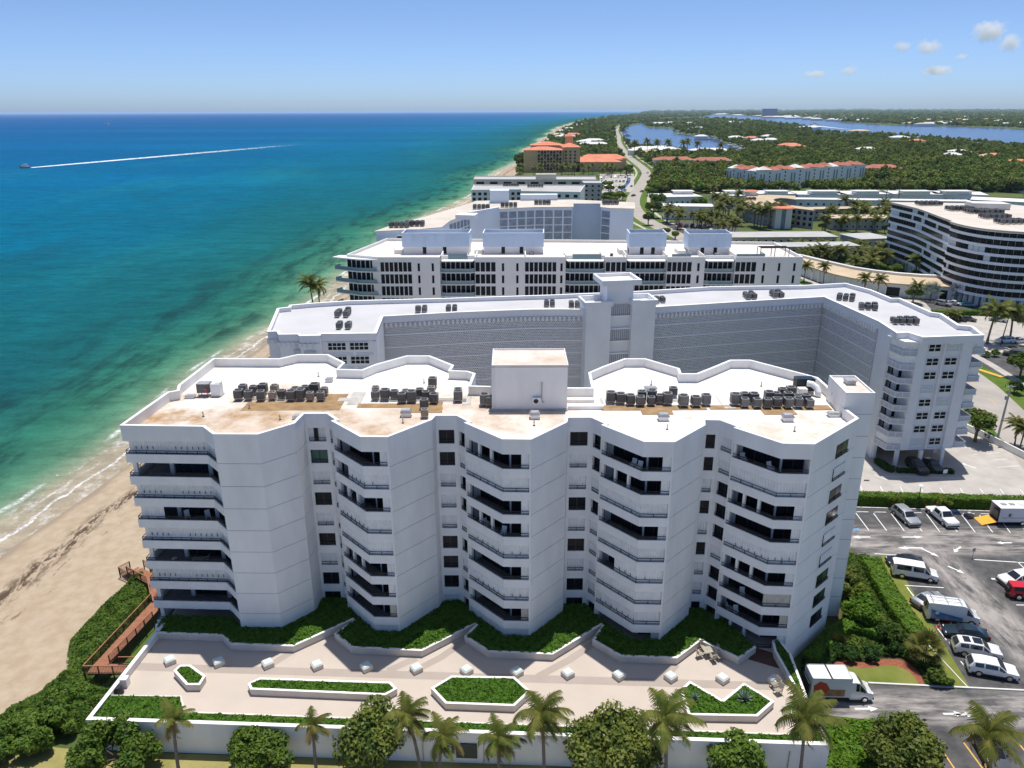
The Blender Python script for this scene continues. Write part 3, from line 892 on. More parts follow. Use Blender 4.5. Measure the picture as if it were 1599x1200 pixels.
link('sea', sea_me, kind='structure', label='turquoise to deep blue ocean along the beach')

# beach
BT = [-5, -2.5, 0, 2, 4, 6, 8, 11, 14, 17, 20, 23, 26, 30]
rows = []
for y in [q for q in YS if q < 9000]:
    w = beach_w(y); sx = shore_x(y); row = []
    for t in BT:
        k = t / 26 * w if t > 0 else t
        z = SEAZ - .25 + (.5 * t / 8 if t < 8 else .5 + (t - 8) / 18 * 1.22)
        z += (.06 * mnoise.noise(Vector((sx + k, y, 0)) * .35) if t > 8 and y < 400 else 0)
        row.append((sx + k, y, z, t))
    rows.append(row)
beach_me = grid_mesh('beach', rows, 'inland')
def sand_material():
    m = mat('sand', (.43, .34, .235), .9, spec=.15)
    nt, b = nodes_of(m); N = nt.nodes.new; Lk = nt.links.new
    g = N('ShaderNodeNewGeometry'); a = N('ShaderNodeAttribute'); a.attribute_name = 'inland'
    def math(op, p, q):
        x = N('ShaderNodeMath'); x.operation = op
        for i, v in enumerate((p, q)):
            if isinstance(v, (int, float)): x.inputs[i].default_value = v
            else: Lk(v, x.inputs[i])
        return x.outputs[0]
    def noise(sc, det=5, rough=.6, st=(1, 1, 1)):
        n = N('ShaderNodeTexNoise'); n.inputs['Scale'].default_value = sc; n.inputs['Detail'].default_value = det; n.inputs['Roughness'].default_value = rough
        v = N('ShaderNodeVectorMath'); v.operation = 'MULTIPLY'; v.inputs[1].default_value = st
        Lk(g.outputs['Position'], v.inputs[0]); Lk(v.outputs[0], n.inputs['Vector']); return n.outputs['Fac']
    def ramp(src, p0, p1):
        q = N('ShaderNodeMapRange'); q.inputs[1].default_value = p0; q.inputs[2].default_value = p1; q.interpolation_type = 'SMOOTHSTEP'; Lk(src, q.inputs[0]); return q.outputs[0]
    def mix(f, p, c):
        x = N('ShaderNodeMix'); x.data_type = 'RGBA'; Lk(f, x.inputs[0])
        if isinstance(p, tuple): x.inputs[6].default_value = p
        else: Lk(p, x.inputs[6])
        x.inputs[7].default_value = c; return x.outputs[2]
    t = math('ADD', a.outputs['Fac'], math('MULTIPLY', math('SUBTRACT', noise(.09, 4), .5), 5.0))
    c = mix(ramp(noise(.6, 6), .3, .7), (.36, .275, .185, 1), (.43, .345, .25, 1))
    wet = ramp(t, 6.5, 4.2)
    c = mix(math('MULTIPLY', wet, .8), c, (.27, .205, .135, 1))
    # line of dried seaweed at the high-tide mark, and scattered bits above it
    wr = math('MULTIPLY', ramp(math('ABSOLUTE', math('SUBTRACT', t, 12.2), 0), 2.6, .2), ramp(noise(.8, 8, .78, (1.3, .45, 1)), .46, .53))
    wr2 = math('MULTIPLY', ramp(math('ABSOLUTE', math('SUBTRACT', t, 15.0), 0), 6, 1), ramp(noise(.6, 8, .8, (1.6, .45, 1)), .575, .64))
    c = mix(math('MULTIPLY', wr, .9), c, (.055, .032, .018, 1))
    c = mix(math('MULTIPLY', wr2, .75), c, (.075, .045, .025, 1))
    Lk(c, b.inputs['Base Color'])
    rg = N('ShaderNodeMapRange'); rg.inputs[3].default_value = .9; rg.inputs[4].default_value = .35; Lk(wet, rg.inputs[0]); Lk(rg.outputs[0], b.inputs['Roughness'])
    bp = N('ShaderNodeBump'); bp.inputs['Strength'].default_value = .5; bp.inputs['Distance'].default_value = .12
    Lk(noise(1.6, 6, .65), bp.inputs['Height']); Lk(bp.outputs[0], b.inputs['Normal'])
sand_material()
beach_me.materials.append(MATS['sand'])
link('beach', beach_me, kind='structure', label='sandy beach with a dark line of dried seaweed')

# land sheet, from the top of the beach to the horizon
mat('land', (.045, .085, .020), .95, col2=(.13, .14, .055), vscale=.02, spec=.1, detail=8)
rows = []
XS = [0, 3, 20, 60, 150, 400, 1000, 3000, 9000, 30000, 90000]
for y in YS:
    x0 = shore_x(y) + beach_w(y) * 27 / 26
    rows.append([(x0 + x, y, -.02 - (.25 if x == 0 else 0), 0) for x in XS])
gm = grid_mesh('ground', rows)
gm.materials.append(MATS['land'])
link('ground', gm, kind='structure', label='flat green coastal land reaching to the horizon')

# lagoon: sheets of calm water in the land
mat('lagoon_water', (.035, .085, .19), .22, var=.12, vscale=.004, bump=.35, bscale=.25, spec=.35)
LAG = [
    [(1006, 193), (982, 197), (971, 207), (974, 218), (984, 228), (998, 231), (1042, 235), (1096, 240), (1150, 241), (1172, 240), (1154, 232), (1130, 224), (1104, 216), (1070, 211), (1050, 207), (1058, 202), (1012, 200), (1004, 196)],
    [(1004, 187), (1058, 185.4), (1096, 184), (1114, 179.8), (1150, 181), (1180, 183), (1250, 185), (1280, 187.5), (1327, 193), (1405, 197), (1494, 198.5), (1599, 202.5), (1700, 207), (1720, 240),
     (1599, 231), (1547, 226), (1476, 219), (1390, 214), (1327, 211), (1269, 208), (1250, 200), (1180, 192), (1130, 188), (1074, 188.6), (1010, 189.5)],
    [(1592, 292), (1640, 285), (1660, 330), (1600, 310)],
]
LAGW = [[at2(x, y, 0) for x, y in L] for L in LAG]
for L, lb in zip(LAGW, ('blue lagoon with private docks behind the coast road', 'broad blue waterway in front of the far shore', 'corner of blue canal beyond the tree belt')):
    mb = MB(); mb.add([(x, y, .06) for x, y in L], [tuple(range(len(L)))]); o = mb.build('lagoon', 'lagoon_water', kind='structure', label=lb)
# ------------------------------------------------------------------ terrace, car parks, road
mat('deck', (.50, .43, .365), .85, var=.05, vscale=.25, bump=.05, bscale=6, spec=.2)
mat('deck_band', (.38, .32, .275), .85, var=.05, vscale=.3, spec=.2)
mat('planter_wall', (.66, .61, .54), .85, var=.07, vscale=.7, spec=.2)
mat('planter_cap', (.80, .78, .74), .8, var=.04, vscale=1)
mat('soil', (.035, .05, .016), 1)
mat('lawn', (.055, .105, .018), .95, col2=(.12, .17, .03), vscale=.35, bump=.3, bscale=14, spec=.1, detail=8)
mat('lawn_dry', (.10, .145, .020), .95, col2=(.22, .21, .06), vscale=.22, bump=.3, bscale=14, spec=.1, detail=8)
mat('mulch', (.26, .085, .045), .95, var=.3, vscale=4, bump=.5, bscale=20)
mat('soil_red', (.10, .05, .025), .95, col2=(.05, .075, .02), vscale=1.2)
mat('decking', (.30, .125, .065), .7, var=.2, vscale=2)
mat('decking_dark', (.085, .045, .03), .7, var=.2, vscale=2)
mat('pale_concrete', (.42, .385, .345), .9, var=.12, vscale=.3, bump=.1, bscale=5, spec=.2)
mat('road_surface', (.36, .325, .285), .9, var=.12, vscale=.12, spec=.2)
mat('line_paint', (.74, .74, .72), .7, var=.12, vscale=3)
mat('line_yellow', (.62, .36, .06), .7, var=.12, vscale=3)
mat('line_blue', (.10, .28, .55), .7)
mat('kerb', (.62, .60, .56), .85, var=.1, vscale=1)
def asphalt_material():
    m = mat('asphalt', (.065, .063, .062), .85, spec=.3)
    nt, b = nodes_of(m); N = nt.nodes.new; Lk = nt.links.new
    g = N('ShaderNodeNewGeometry')
    def noise(sc, det, st, rough=.65):
        n = N('ShaderNodeTexNoise'); n.inputs['Scale'].default_value = sc; n.inputs['Detail'].default_value = det; n.inputs['Roughness'].default_value = rough
        v = N('ShaderNodeVectorMath'); v.operation = 'MULTIPLY'; v.inputs[1].default_value = st
        Lk(g.outputs['Position'], v.inputs[0]); Lk(v.outputs[0], n.inputs['Vector']); return n.outputs['Fac']
    def rng(src, a, c, d=0., e=1.):
        q = N('ShaderNodeMapRange'); q.inputs[1].default_value = a; q.inputs[2].default_value = c; q.inputs[3].default_value = d; q.inputs[4].default_value = e
        q.interpolation_type = 'SMOOTHSTEP'; Lk(src, q.inputs[0]); return q.outputs[0]
    def mth(op, p, q):
        x = N('ShaderNodeMath'); x.operation = op
        for i, v in enumerate((p, q)):
            if isinstance(v, (int, float)): x.inputs[i].default_value = v
            else: Lk(v, x.inputs[i])
        return x.outputs[0]
    def mix(f, p, c):
        x = N('ShaderNodeMix'); x.data_type = 'RGBA'; Lk(f, x.inputs[0])
        if isinstance(p, tuple): x.inputs[6].default_value = p
        else: Lk(p, x.inputs[6])
        x.inputs[7].default_value = c; return x.outputs[2]
    s = N('ShaderNodeSeparateXYZ'); Lk(g.outputs['Position'], s.inputs[0])
    # wheel-worn lanes: one along the far bays (y about 92-99), one down the middle (x about 58), one along the drive
    def band(src, c0, half, soft):
        return rng(mth('ABSOLUTE', mth('SUBTRACT', src, c0), 0), half + soft, half)
    l1 = band(s.outputs['Y'], 95.4, 2.4, 2.6)
    l2 = mth('MULTIPLY', band(mth('ADD', s.outputs['X'], mth('MULTIPLY', s.outputs['Y'], .02)), 60.3, 1.2, 3.0), rng(s.outputs['Y'], 97, 92))
    l3 = band(mth('ADD', s.outputs['Y'], mth('MULTIPLY', s.outputs['X'], .02)), 63.6, 1.2, 2.4)
    streak = rng(noise(.5, 7, (.35, 1.6, 1)), .36, .64)
    streak2 = rng(noise(.4, 7, (1.5, .4, 1)), .36, .62)
    w = mth('MAXIMUM', mth('MULTIPLY', l1, streak), mth('MAXIMUM', mth('MULTIPLY', l2, streak2), mth('MULTIPLY', l3, streak)))
    base_ = mix(rng(noise(.6, 6, (1, 1, 1)), .3, .7), (.050, .049, .049, 1), (.105, .10, .097, 1))
    c = mix(mth('MULTIPLY', w, .85), base_, (.37, .335, .305, 1))
    sp = rng(noise(.9, 4, (1, 1, 1)), .62, .72)
    c = mix(mth('MULTIPLY', sp, .55), c, (.035, .034, .034, 1))
    Lk(c, b.inputs['Base Color'])
asphalt_material()

def sheet(name, pts, z, m, **kw):
    mb = MB(); mb.add([(p[0], p[1], z) for p in pts], [tuple(range(len(pts)))])
    me = mb.mesh(name, m)
    if me.polygons[0].normal.z < 0: me.flip_normals()
    return link(name, me, kw.pop('parent', None), **kw)
def PX(l, z=0.0): return [at2(x, y, z) for x, y in l]

def smooth(pts, it=2):
    for _ in range(it):
        q = [pts[0]]
        for a, b in zip(pts, pts[1:]): q += [lerp2(a, b, .25), lerp2(a, b, .75)]
        pts = q + [pts[-1]]
    return pts
# podium with the garage below
PODP = [(-40.8, 57.8), (28.9, 54.35), (28.9, 59.8), (28.4, 68.0), (30.2, 69.6), (30.0, 80), (-40.2, 80), (-39.8, 72.4)]
mb = MB(); mb.prism(PODP, -.6, T - .01)
pod = mb.build('terrace', ['stucco'], label='raised paved terrace in front of the condominium', kind='structure')
sheet('paving', offset(PODP, .1, True), T, 'deck', parent=pod)
# darker bands in the paving
_bz = [.003]
def band_strip(pts, w, name='paving_band'):
    _bz[0] += .0015; z_ = T + _bz[0]
    mb = MB(); a = offset(pts, w / 2); b = offset(pts, -w / 2)
    for i in range(len(pts) - 1):
        mb.quad((*b[i], z_), (*b[i + 1], z_), (*a[i + 1], z_), (*a[i], z_))
    return mb.build(name, 'deck_band', pod)
band_strip(PX([(205, 1041), (1212, 1072)], T), 1.15)
for q in ([(455, 1018), (415, 1044)], [(650, 1028), (605, 1048)], [(740, 990), (690, 1026), (640, 1052)], [(935, 1000), (890, 1030), (840, 1057)], [(1055, 1038), (1030, 1064)]):
    band_strip(PX(q, T), .9)
# perimeter walls
mb = MB(); mb.strip([(-39.8, 72.4), (-40.8, 57.8), (28.9, 54.35), (28.9, 59.6)], T - .02, 3.6, .3)
mb.build('parapet_wall', 'stucco', pod)
mb = MB(); mb.strip(offset([(-39.8, 72.4), (-40.8, 57.8), (28.9, 54.35), (28.9, 59.6)], -.04), 3.601, 3.66, .42)
mb.build('coping', 'planter_cap', pod)
for px in (523, 662, 756, 1217, 240):
    p = at(px, 1150, 2.0); yy = 57.8 + (p.x + 40.8) * (54.35 - 57.8) / 69.7
    mb = MB(); mb.box((p.x, yy - .04, .2), (.09, .09, 2.6)); mb.build('drain_pipe', 'galv', pod)
mb = MB(); mb.box((-4.4, 55.93, .7), (2.0, .12, 1.7), -.0494); mb.build('louvre', 'glass_blue', pod)

LEAFQ = None
def leaf_quads(P, Nrm, size, tilt=.6, aspect=.62, rng=NR):
    """P (n,3) centres, Nrm (n,3) mean normals -> quad corner array (n,4,3)"""
    n = len(P)
    nn = Nrm + rng.normal(0, tilt, (n, 3)); nn /= np.linalg.norm(nn, axis=1, keepdims=True) + 1e-9
    t = rng.normal(0, 1, (n, 3)); t -= nn * (t * nn).sum(1, keepdims=True); t /= np.linalg.norm(t, axis=1, keepdims=True) + 1e-9
    b = np.cross(nn, t)
    s = size * rng.uniform(.6, 1.35, (n, 1)) if np.ndim(size) == 0 else size[:, None]
    t = t * s; b = b * s * aspect
    # a pointed four-corner leaf
    return np.stack([P - t, P - b * .9 + t * .1, P + t, P + b * .9 + t * .1], 1)
def quads_mesh(name, Q, m, extra=None, idx=None):
    n = len(Q)
    me = bpy.data.meshes.new(name)
    me.vertices.add(n * 4); me.loops.add(n * 4); me.polygons.add(n)
    me.vertices.foreach_set('co', Q.reshape(-1).astype(np.float32))
    me.loops.foreach_set('vertex_index', np.arange(n * 4, dtype=np.int32))
    me.polygons.foreach_set('loop_start', np.arange(0, n * 4, 4, dtype=np.int32))
    me.polygons.foreach_set('loop_total', np.full(n, 4, dtype=np.int32))
    for mm in (m if isinstance(m, (list, tuple)) else [m]): me.materials.append(MATS[mm])
    if idx is not None: me.polygons.foreach_set('material_index', idx.astype(np.int32))
    me.update(calc_edges=True)
    return me
leaf_mat('cover_leaf', (.045, .12, .012), (.11, .22, .022), 2.2, 0, .6, .2)
leaf_mat('cover_leaf_dark', (.018, .05, .010), (.045, .10, .018), 1.5, 0, .6, .2)
leaf_mat('grape_leaf', (.045, .098, .012), (.14, .21, .030), .9, .10, .5, .2)
leaf_mat('grape_leaf_worn', (.055, .095, .016), (.19, .21, .042), .8, .10, .5, .2)
leaf_mat('hedge_leaf', (.050, .12, .010), (.14, .25, .020), 1.3, .08, .55, .2)

def sample_poly(poly, n, rng=NR):
    xs = [p[0] for p in poly]; ys = [p[1] for p in poly]
    out = np.zeros((0, 2))
    pa = np.array(poly)
    while len(out) < n:
        q = rng.uniform((min(xs), min(ys)), (max(xs), max(ys)), (n * 2, 2))
        inside = np.zeros(len(q), bool)
        for i in range(len(pa)):
            a, b = pa[i], pa[i - 1]
            c = (a[1] > q[:, 1]) != (b[1] > q[:, 1])
            with np.errstate(divide='ignore', invalid='ignore'):
                inside ^= c & (q[:, 0] < (b[0] - a[0]) * (q[:, 1] - a[1]) / (b[1] - a[1]) + a[0])
        out = np.vstack([out, q[inside]])
    return out[:n]
def vnoise(x, y, s, seed=0.0):
    """cheap smooth noise, -1..1"""
    return (np.sin(x * s * 1.7 + 1.3 + seed) * np.cos(y * s * 1.9 + .7 - seed) + np.sin(x * s * 3.1 - y * s * 2.3 + seed * 2) * .5 + np.cos(x * s * 5.3 + y * s * 4.7) * .3) / 1.8
def cover(name, poly, z, dens, size, h, m, parent=None, bump=.12, **kw):
    """a bed of low leafy plants filling a polygon"""
    ar = abs(sum(poly[i - 1][0] * poly[i][1] - poly[i][0] * poly[i - 1][1] for i in range(len(poly)))) / 2
    n = int(ar * dens)
    q = sample_poly(poly, n)
    zz = z + h * (.55 + .45 * NR.random(n) ** .5) + bump * vnoise(q[:, 0], q[:, 1], 1.6)
    P = np.column_stack([q, zz])
    Q = leaf_quads(P, np.tile([0, 0, 1.], (n, 1)), size, .55)
    me = quads_mesh(name, Q, m)
    return link(name, me, parent, **kw)

def planter(pxs, label, zt=.75, wall=.22, group=None, dens=170, pts=None):
    pts = pts or PX(pxs, T + zt)
    n = len(pts)
    if sum(pts[i - 1][0] * pts[i][1] - pts[i][0] * pts[i - 1][1] for i in range(n)) < 0: pts = pts[::-1]
    c = (sum(p[0] for p in pts) / n, sum(p[1] for p in pts) / n)
    p = base('planter', (c[0], c[1], T), label=label, cat='planter', group=group)
    mb = MB(); mb.strip(pts, T + .005, T + zt, wall, closed=True); mb.build('planter_wall', 'planter_wall', p)
    mb = MB(); mb.strip(offset(pts, -.02, True), T + zt + .001, T + zt + .04, wall + .04, closed=True); mb.build('coping', 'planter_cap', p)
    inn = offset(pts, wall, True)
    sheet('soil', inn, T + zt - .12, 'soil', parent=p)
    cover('ground_cover', offset(pts, wall + .08, True), T + zt - .12, dens, .15, .16, 'cover_leaf', p, kind='stuff')
    return p
planter([(271, 1048), (281, 1039), (298, 1039), (321, 1056), (312, 1070), (291, 1070)], 'small hexagonal white planter filled with green ground cover', pts=None)
planter([(387, 1068), (406, 1059), (609.7, 1065.5), (620, 1076), (601.6, 1086), (391, 1077)], 'long narrow white planter with clipped green ground cover')
planter([(673, 1075), (705, 1056), (803, 1057.5), (828, 1080), (803, 1103), (695.7, 1099)], 'wide octagonal white planter with dense green ground cover')
planter([(1062, 1078), (1077, 1064), (1128, 1094), (1161.5, 1067), (1209, 1096), (1183, 1119), (1075, 1117)], 'notched white planter with two spiky agave plants')
# bed along the outer wall with a lawn corner
bedpx = [(167, 1086), (280, 1088.5), (287, 1108), (1231, 1149), (1262, 1108), (1288, 1158), (1288, 1160), (142, 1121)]
ZB = T + .62
inner_line = PX([(167, 1086), (280, 1088.5), (287, 1113), (1231, 1148), (1258, 1112)], ZB)
pb = base('garden_bed', (-6, 57, T), label='long green bed along the outer terrace wall with square lawn corner', cat='garden bed')
outer_line = [(28.6, 59.4), (28.55, 54.7), (-40.45, 58.12), (inner_line[0][0] - 2.0, inner_line[0][1])]
mb = MB(); mb.strip([(-40.35, inner_line[0][1] + .12)] + inner_line + [(28.55, inner_line[-1][1])], T + .004, ZB, .2); mb.build('bed_wall', 'planter_wall', pb)
poly = [(-40.35, inner_line[0][1])] + inner_line + [(28.55, inner_line[-1][1]), (28.55, 54.75), (-40.45, 58.15)]
sheet('soil', poly, T + .42, 'soil', parent=pb)
cover('ground_cover', poly, T + .42, 150, .15, .2, 'cover_leaf', pb, kind='stuff')

# beds that fill the zigzag in front of the bays
def bay_bed(px_outer, front, label, dens=150):
    zt = .8
    out = PX(px_outer, T + zt)
    p = base('planter', (out[0][0], out[0][1], T), label=label, cat='planter', group='zigzag planters at the foot of the condominium')
    mb = MB(); mb.strip(out, T + .004, T + zt, .24); mb.build('planter_wall', 'planter_wall', p)
    mb = MB(); mb.strip(offset(out, -.02), T + zt + .001, T + zt + .045, .28); mb.build('coping', 'planter_cap', p)
    poly = offset(out, .14) + front[::-1]
    sheet('soil', poly, T + zt - .3, 'soil', parent=p)
    cover('ground_cover', poly, T + zt - .3, dens, .15, .34, 'cover_leaf', p, bump=.16, kind='stuff')
    return p
def fr(i, *ks): return [BAYS[i][k] for k in ks]
bay_bed([(243, 975), (243, 989), (347, 993), (360, 1006.5), (458, 1009.8), (553, 967)], [(-39.9, 73.9), W1, W2, W3, W4] + fr(0, 'A', 'B', 'Ci'), 'green planter stepping round the seaward end bay of the condominium')
bay_bed([(553, 968), (522, 990), (549, 1012), (659, 1017), (744, 973.5)], fr(0, 'Ci', 'Co', 'D', 'E', 'F') + fr(1, 'A', 'B', 'Ci'), 'angular planter below the second balcony stack from the sea')
bay_bed([(744, 975), (725, 994), (763, 1018.5), (863, 1022.5), (941, 975)], fr(1, 'Ci', 'Co', 'D', 'E', 'F') + fr(2, 'A', 'B', 'Ci'), 'angular planter below the middle balcony stack of the condominium')
bay_bed([(941, 976), (925, 1000), (969, 1025.5), (1057, 1028.5), (1094, 1001), (1153.5, 1029), (1181, 1011)], fr(2, 'Ci', 'Co', 'D', 'E', 'F') + [(20.5, 75), (22.1, 74.9), (24.1, 72.6)], 'wide angular planter next to the terrace dining chairs')
# timber deck between planter and end wall, low bed at the drive
sheet('timber_deck', PX([(1182, 1012), (1213, 1022), (1222, 1046), (1168, 1030)], T), T + .02, 'decking_dark', kind='structure', label='small dark timber deck at the corner of the terrace')
pe = planter(None, 'slim kerbed green planter beside the loading drive', pts=[(28.35, 60.3), (29.0, 60.2), (29.6, 66.6), (29.2, 69.2), (28.3, 68.9), (28.0, 67.2)], zt=.9)

# skylight boxes
proto = None
SKY = [265, 341.5, 418, 494.6, 572, 650, 728.5, 807, 886.6, 966.7, 1047.5, 1128.5, 1210]
mat('skylight', (.62, .70, .66), .25, spec=.6)
mat('skylight_base', (.66, .60, .53), .8, var=.08, vscale=2)
for i, x in enumerate(SKY):
    y = 1031 + (x - 265) * (1062 - 1031) / (1210 - 265)
    p = at(x, y, T + .35)
    lb = ('white skylight box among evenly spaced row on terrace, standing in sunlight' if i not in (1, 4, 7, 9, 12) else 'white skylight box of the terrace row lying in building shadow')
    if proto is None:
        proto = empty('skylight', (p.x, p.y, T), radians(38), label=lb, cat='skylight', group='skylight boxes in a row on the terrace')
        mb = MB(); mb.box((0, 0, .004), (1.05, 1.05, .5)); mb.build('skylight_base', 'skylight_base', proto)
        mb = MB()
        a, b_ = .50, .40
        mb.add([(-a, -a, .5), (a, -a, .5), (a, a, .5), (-a, a, .5), (-b_, -b_, .64), (b_, -b_, .64), (b_, b_, .64), (-b_, b_, .64)],
               [(0, 1, 5, 4), (1, 2, 6, 5), (2, 3, 7, 6), (3, 0, 4, 7), (4, 5, 6, 7)])
        mb.build('dome', 'skylight', proto)
        KIDS(proto)
    else:
        copy_tree(proto, loc=(p.x, p.y, T), rz=radians(38 + rr(-3, 3)), label=lb)

# ------------------------------------------------------------------ car parks and drive
LOT = PX([(1325, 789), (1760, 805), (1760, 1350), (1440, 1350), (1462, 1196), (1425, 1150), (1392, 1128), (1300, 1118), (1255, 1105), (1250, 1040), (1365, 1069), (1514, 1077), (1432, 988), (1343, 868), (1318, 850)])
sheet('car_park', LOT, .004, 'asphalt', kind='structure', label='worn dark asphalt car park beside the condominium')
LOT2 = PX([(1290, 772), (1780, 778), (1640, 738), (1500, 665), (1420, 628), (1330, 660), (1290, 700)])
sheet('car_park', LOT2, .004, 'pale_concrete', kind='structure', label='pale concrete car park under the screen block building')
def line(px, w=.12, z=.008, m='line_paint', name='road_marking', lb='white painted parking bay line', pts=None):
    pts = pts or PX(px)
    mb = MB(); a = offset(pts, w / 2); b = offset(pts, -w / 2)
    for i in range(len(pts) - 1): mb.quad((*b[i], z), (*b[i + 1], z), (*a[i + 1], z), (*a[i], z))
    return mb.build(name, m, kind='structure', label=lb)
def poly_mark(px, lb, m='line_paint', z=.008): return sheet('road_marking', PX(px), z, m, kind='structure', label=lb)
# far row of bays (zoom px / 5 + origin)
for i in range(9):
    x = 1336.4 + i * 27.6; y = 801.5 + i * .45
    line([(x, y), (x + 20.5, y + 27)], .13)
    if i not in (2, 3, 4): pass
# lot edge lines and turn arrows
line([(1366, 865), (1400, 867)], .14); line([(1520, 874), (1600, 879)], .16); line([(1589, 878), (1640, 925)], .14)
line([(1413, 914.5), (1474, 918)], .14); line([(1416, 917), (1428, 933)], .14); line([(1464, 982), (1478, 1000)], .12); line([(1482, 1003), (1500, 1024)], .12); line([(1500, 1033), (1516, 1052)], .12)
line([(1548, 904), (1554, 904.5)], .3); line([(1587, 945), (1640, 946)], .14)
def arrow(px, py, ang, L=2.6, lb='white painted direction arrow', bend=0.0):
    p = at(px, py); ca, sa = cos(ang), sin(ang)
    sh_ = [(-L / 2, -.12), (L * .12, -.12), (L * .12, -.38), (L / 2, 0), (L * .12, .38), (L * .12, .12), (-L / 2, .12)]
    sheet('road_marking', [(p.x + x * ca - (y + bend * (x / L) ** 2) * sa, p.y + x * sa + (y + bend * (x / L) ** 2) * ca) for x, y in sh_], .009, 'line_paint', kind='structure', label=lb)
arrow(1345, 839, pi, 2.6); arrow(1425, 839, 0, 3.0); arrow(1421, 856, pi, 3.6); arrow(1452, 863, -1.0, 2.6); arrow(1494, 858, pi + .7, 2.2, bend=.5); arrow(1568, 848, pi, 2.2); arrow(1493, 890, -.95, 2.2)
arrow(1353, 1107, 0, 2.4); arrow(1488, 1115, 0, 2.0); arrow(1505, 1116, 0, 2.0)
for a, b in (((1462, 1158), (1500, 1215)), ((1505, 1160), (1545, 1215)), ((1590, 1160), (1625, 1205))): line([a, b], .15, m='line_yellow', lb='yellow painted parking bay line')
poly_mark([(1333, 826), (1342, 824.5), (1340, 828.5), (1332, 828.5)], 'blue painted disabled parking symbol', 'line_blue')
# kerbs
def kerb(px, w=.22, h=.12, lb='pale concrete kerb', pts=None):
    mb = MB(); mb.strip(pts or PX(px), -.02, h, w); return mb.build('kerb', 'kerb', kind='structure', label=lb)
kerb([(1356, 1068.5), (1514, 1076)], lb='white kerb between lawn and drive'); kerb([(1514, 1076), (1760, 1088)], .2)
kerb([(1514, 1076), (1432, 988), (1343, 868)], .12, h=.06, lb='kerb along the planted strip beside the parking bays')
kerb([(1322, 793), (1760, 806)], .22, lb='kerb along the clipped hedge')
# wheel stops, far row and lot behind the hedge
ws = None
def wheel_stop(p, rz, group, lb):
    global ws
    if ws is None:
        mb = MB()
        mb.prism([(-.9, -.09), (.9, -.09), (.9, .09), (-.9, .09)], .0, .06); mb.prism([(-.86, -.06), (.86, -.06), (.86, .06), (-.86, .06)], .06, .13)
        ws = mb.mesh('wheel_stop', 'line_paint')
    link('wheel_stop', ws, None, (p[0], p[1], .006), rz, label=lb, cat='wheel stop', group=group)
for i in range(9): wheel_stop(at2(1347 + i * 27.6, 800.6 + i * .45), -.03, 'wheel stops below the hedge', 'white concrete wheel stop in a bay below the clipped hedge')
for i in range(9): wheel_stop(at2(1345 + i * 31.3, 764 + i * .7), 1.35, 'wheel stops behind the hedge', 'white wheel stop in the pale car park behind the hedge')
# lot 2 markings
for a, b in (((1500, 688.5), (1523, 686.5)), ((1501, 700), (1538, 697)), ((1519, 710), (1560, 707.5)), ((1535, 720), (1573, 717)), ((1552, 730.5), (1591, 727.5))): line([a, b], .11, lb='white bay line by the low boundary wall')
line([(1375, 744), (1500, 747)], .12, lb='white line along the shaded kerb'); line([(1365, 742), (1386, 750)], .12, lb='white line along the shaded kerb')
arrow(1511, 727, 2.2, 2.6)
for x, y in ((1353, 750.5), (1568, 755)): poly_mark([(x - 4, y - 1), (x + 4, y - 1), (x + 5, y + 1.2), (x - 4, y + 1.2)], 'dark drain grate in pale concrete', 'frame_dark')
# low boundary wall of lot 2
lbw = PX([(1680, 757), (1599, 716), (1530, 681), (1470, 655), (1430, 640)])
mb = MB(); mb.strip(lbw, -.05, 1.25, .25); mb.build('boundary_wall', 'stucco', label='low white boundary wall between car park and roadside lawn', cat='wall')

# ------------------------------------------------------------------ coast road
ROAD = [(55, -20), (72, 50), (85, 95), (94, 122), (100.5, 145), (106, 170), (106, 210), (99, 260), (89, 330), (80, 400), (75, 449), (80, 520), (98, 610), (121, 713), (138, 800), (148, 920), (153, 1003), (166, 1150), (215, 1600), (270, 2000), (325, 2484), (460, 3400)]
RD = smooth(ROAD)
def ribbon(name, pts, d0, d1, z, m, **kw):
    a, b = offset(pts, d0), offset(pts, d1); mb = MB()
    for i in range(len(pts) - 1): mb.quad((*b[i], z), (*b[i + 1], z), (*a[i + 1], z), (*a[i], z))
    me = mb.mesh(name, m)
    if me.polygons[0].normal.z < 0: me.flip_normals()
    return link(name, me, kw.pop('parent', None), **kw)
ribbon('verge', RD, 16, -16, .0, 'lawn', kind='structure', label='grass verges of the coast road')
ribbon('road', RD, 4.6, -4.6, .010, 'road_surface', kind='structure', label='pale coast road curving through the trees')
ribbon('pavement', RD, 10.5, 8.6, .014, 'pale_concrete', kind='structure', label='concrete pavement beside the coast road')
ribbon('pavement', RD, -9.5, -11.6, .014, 'pale_concrete', kind='structure', label='concrete pavement on the inland side of the road')
for i in range(0, len(RD) - 1, 2): ribbon('road_marking', [RD[i], lerp2(RD[i], RD[i + 1], .7)], .09, -.09, .018, 'line_yellow', kind='structure', label='yellow centre dash on the coast road')
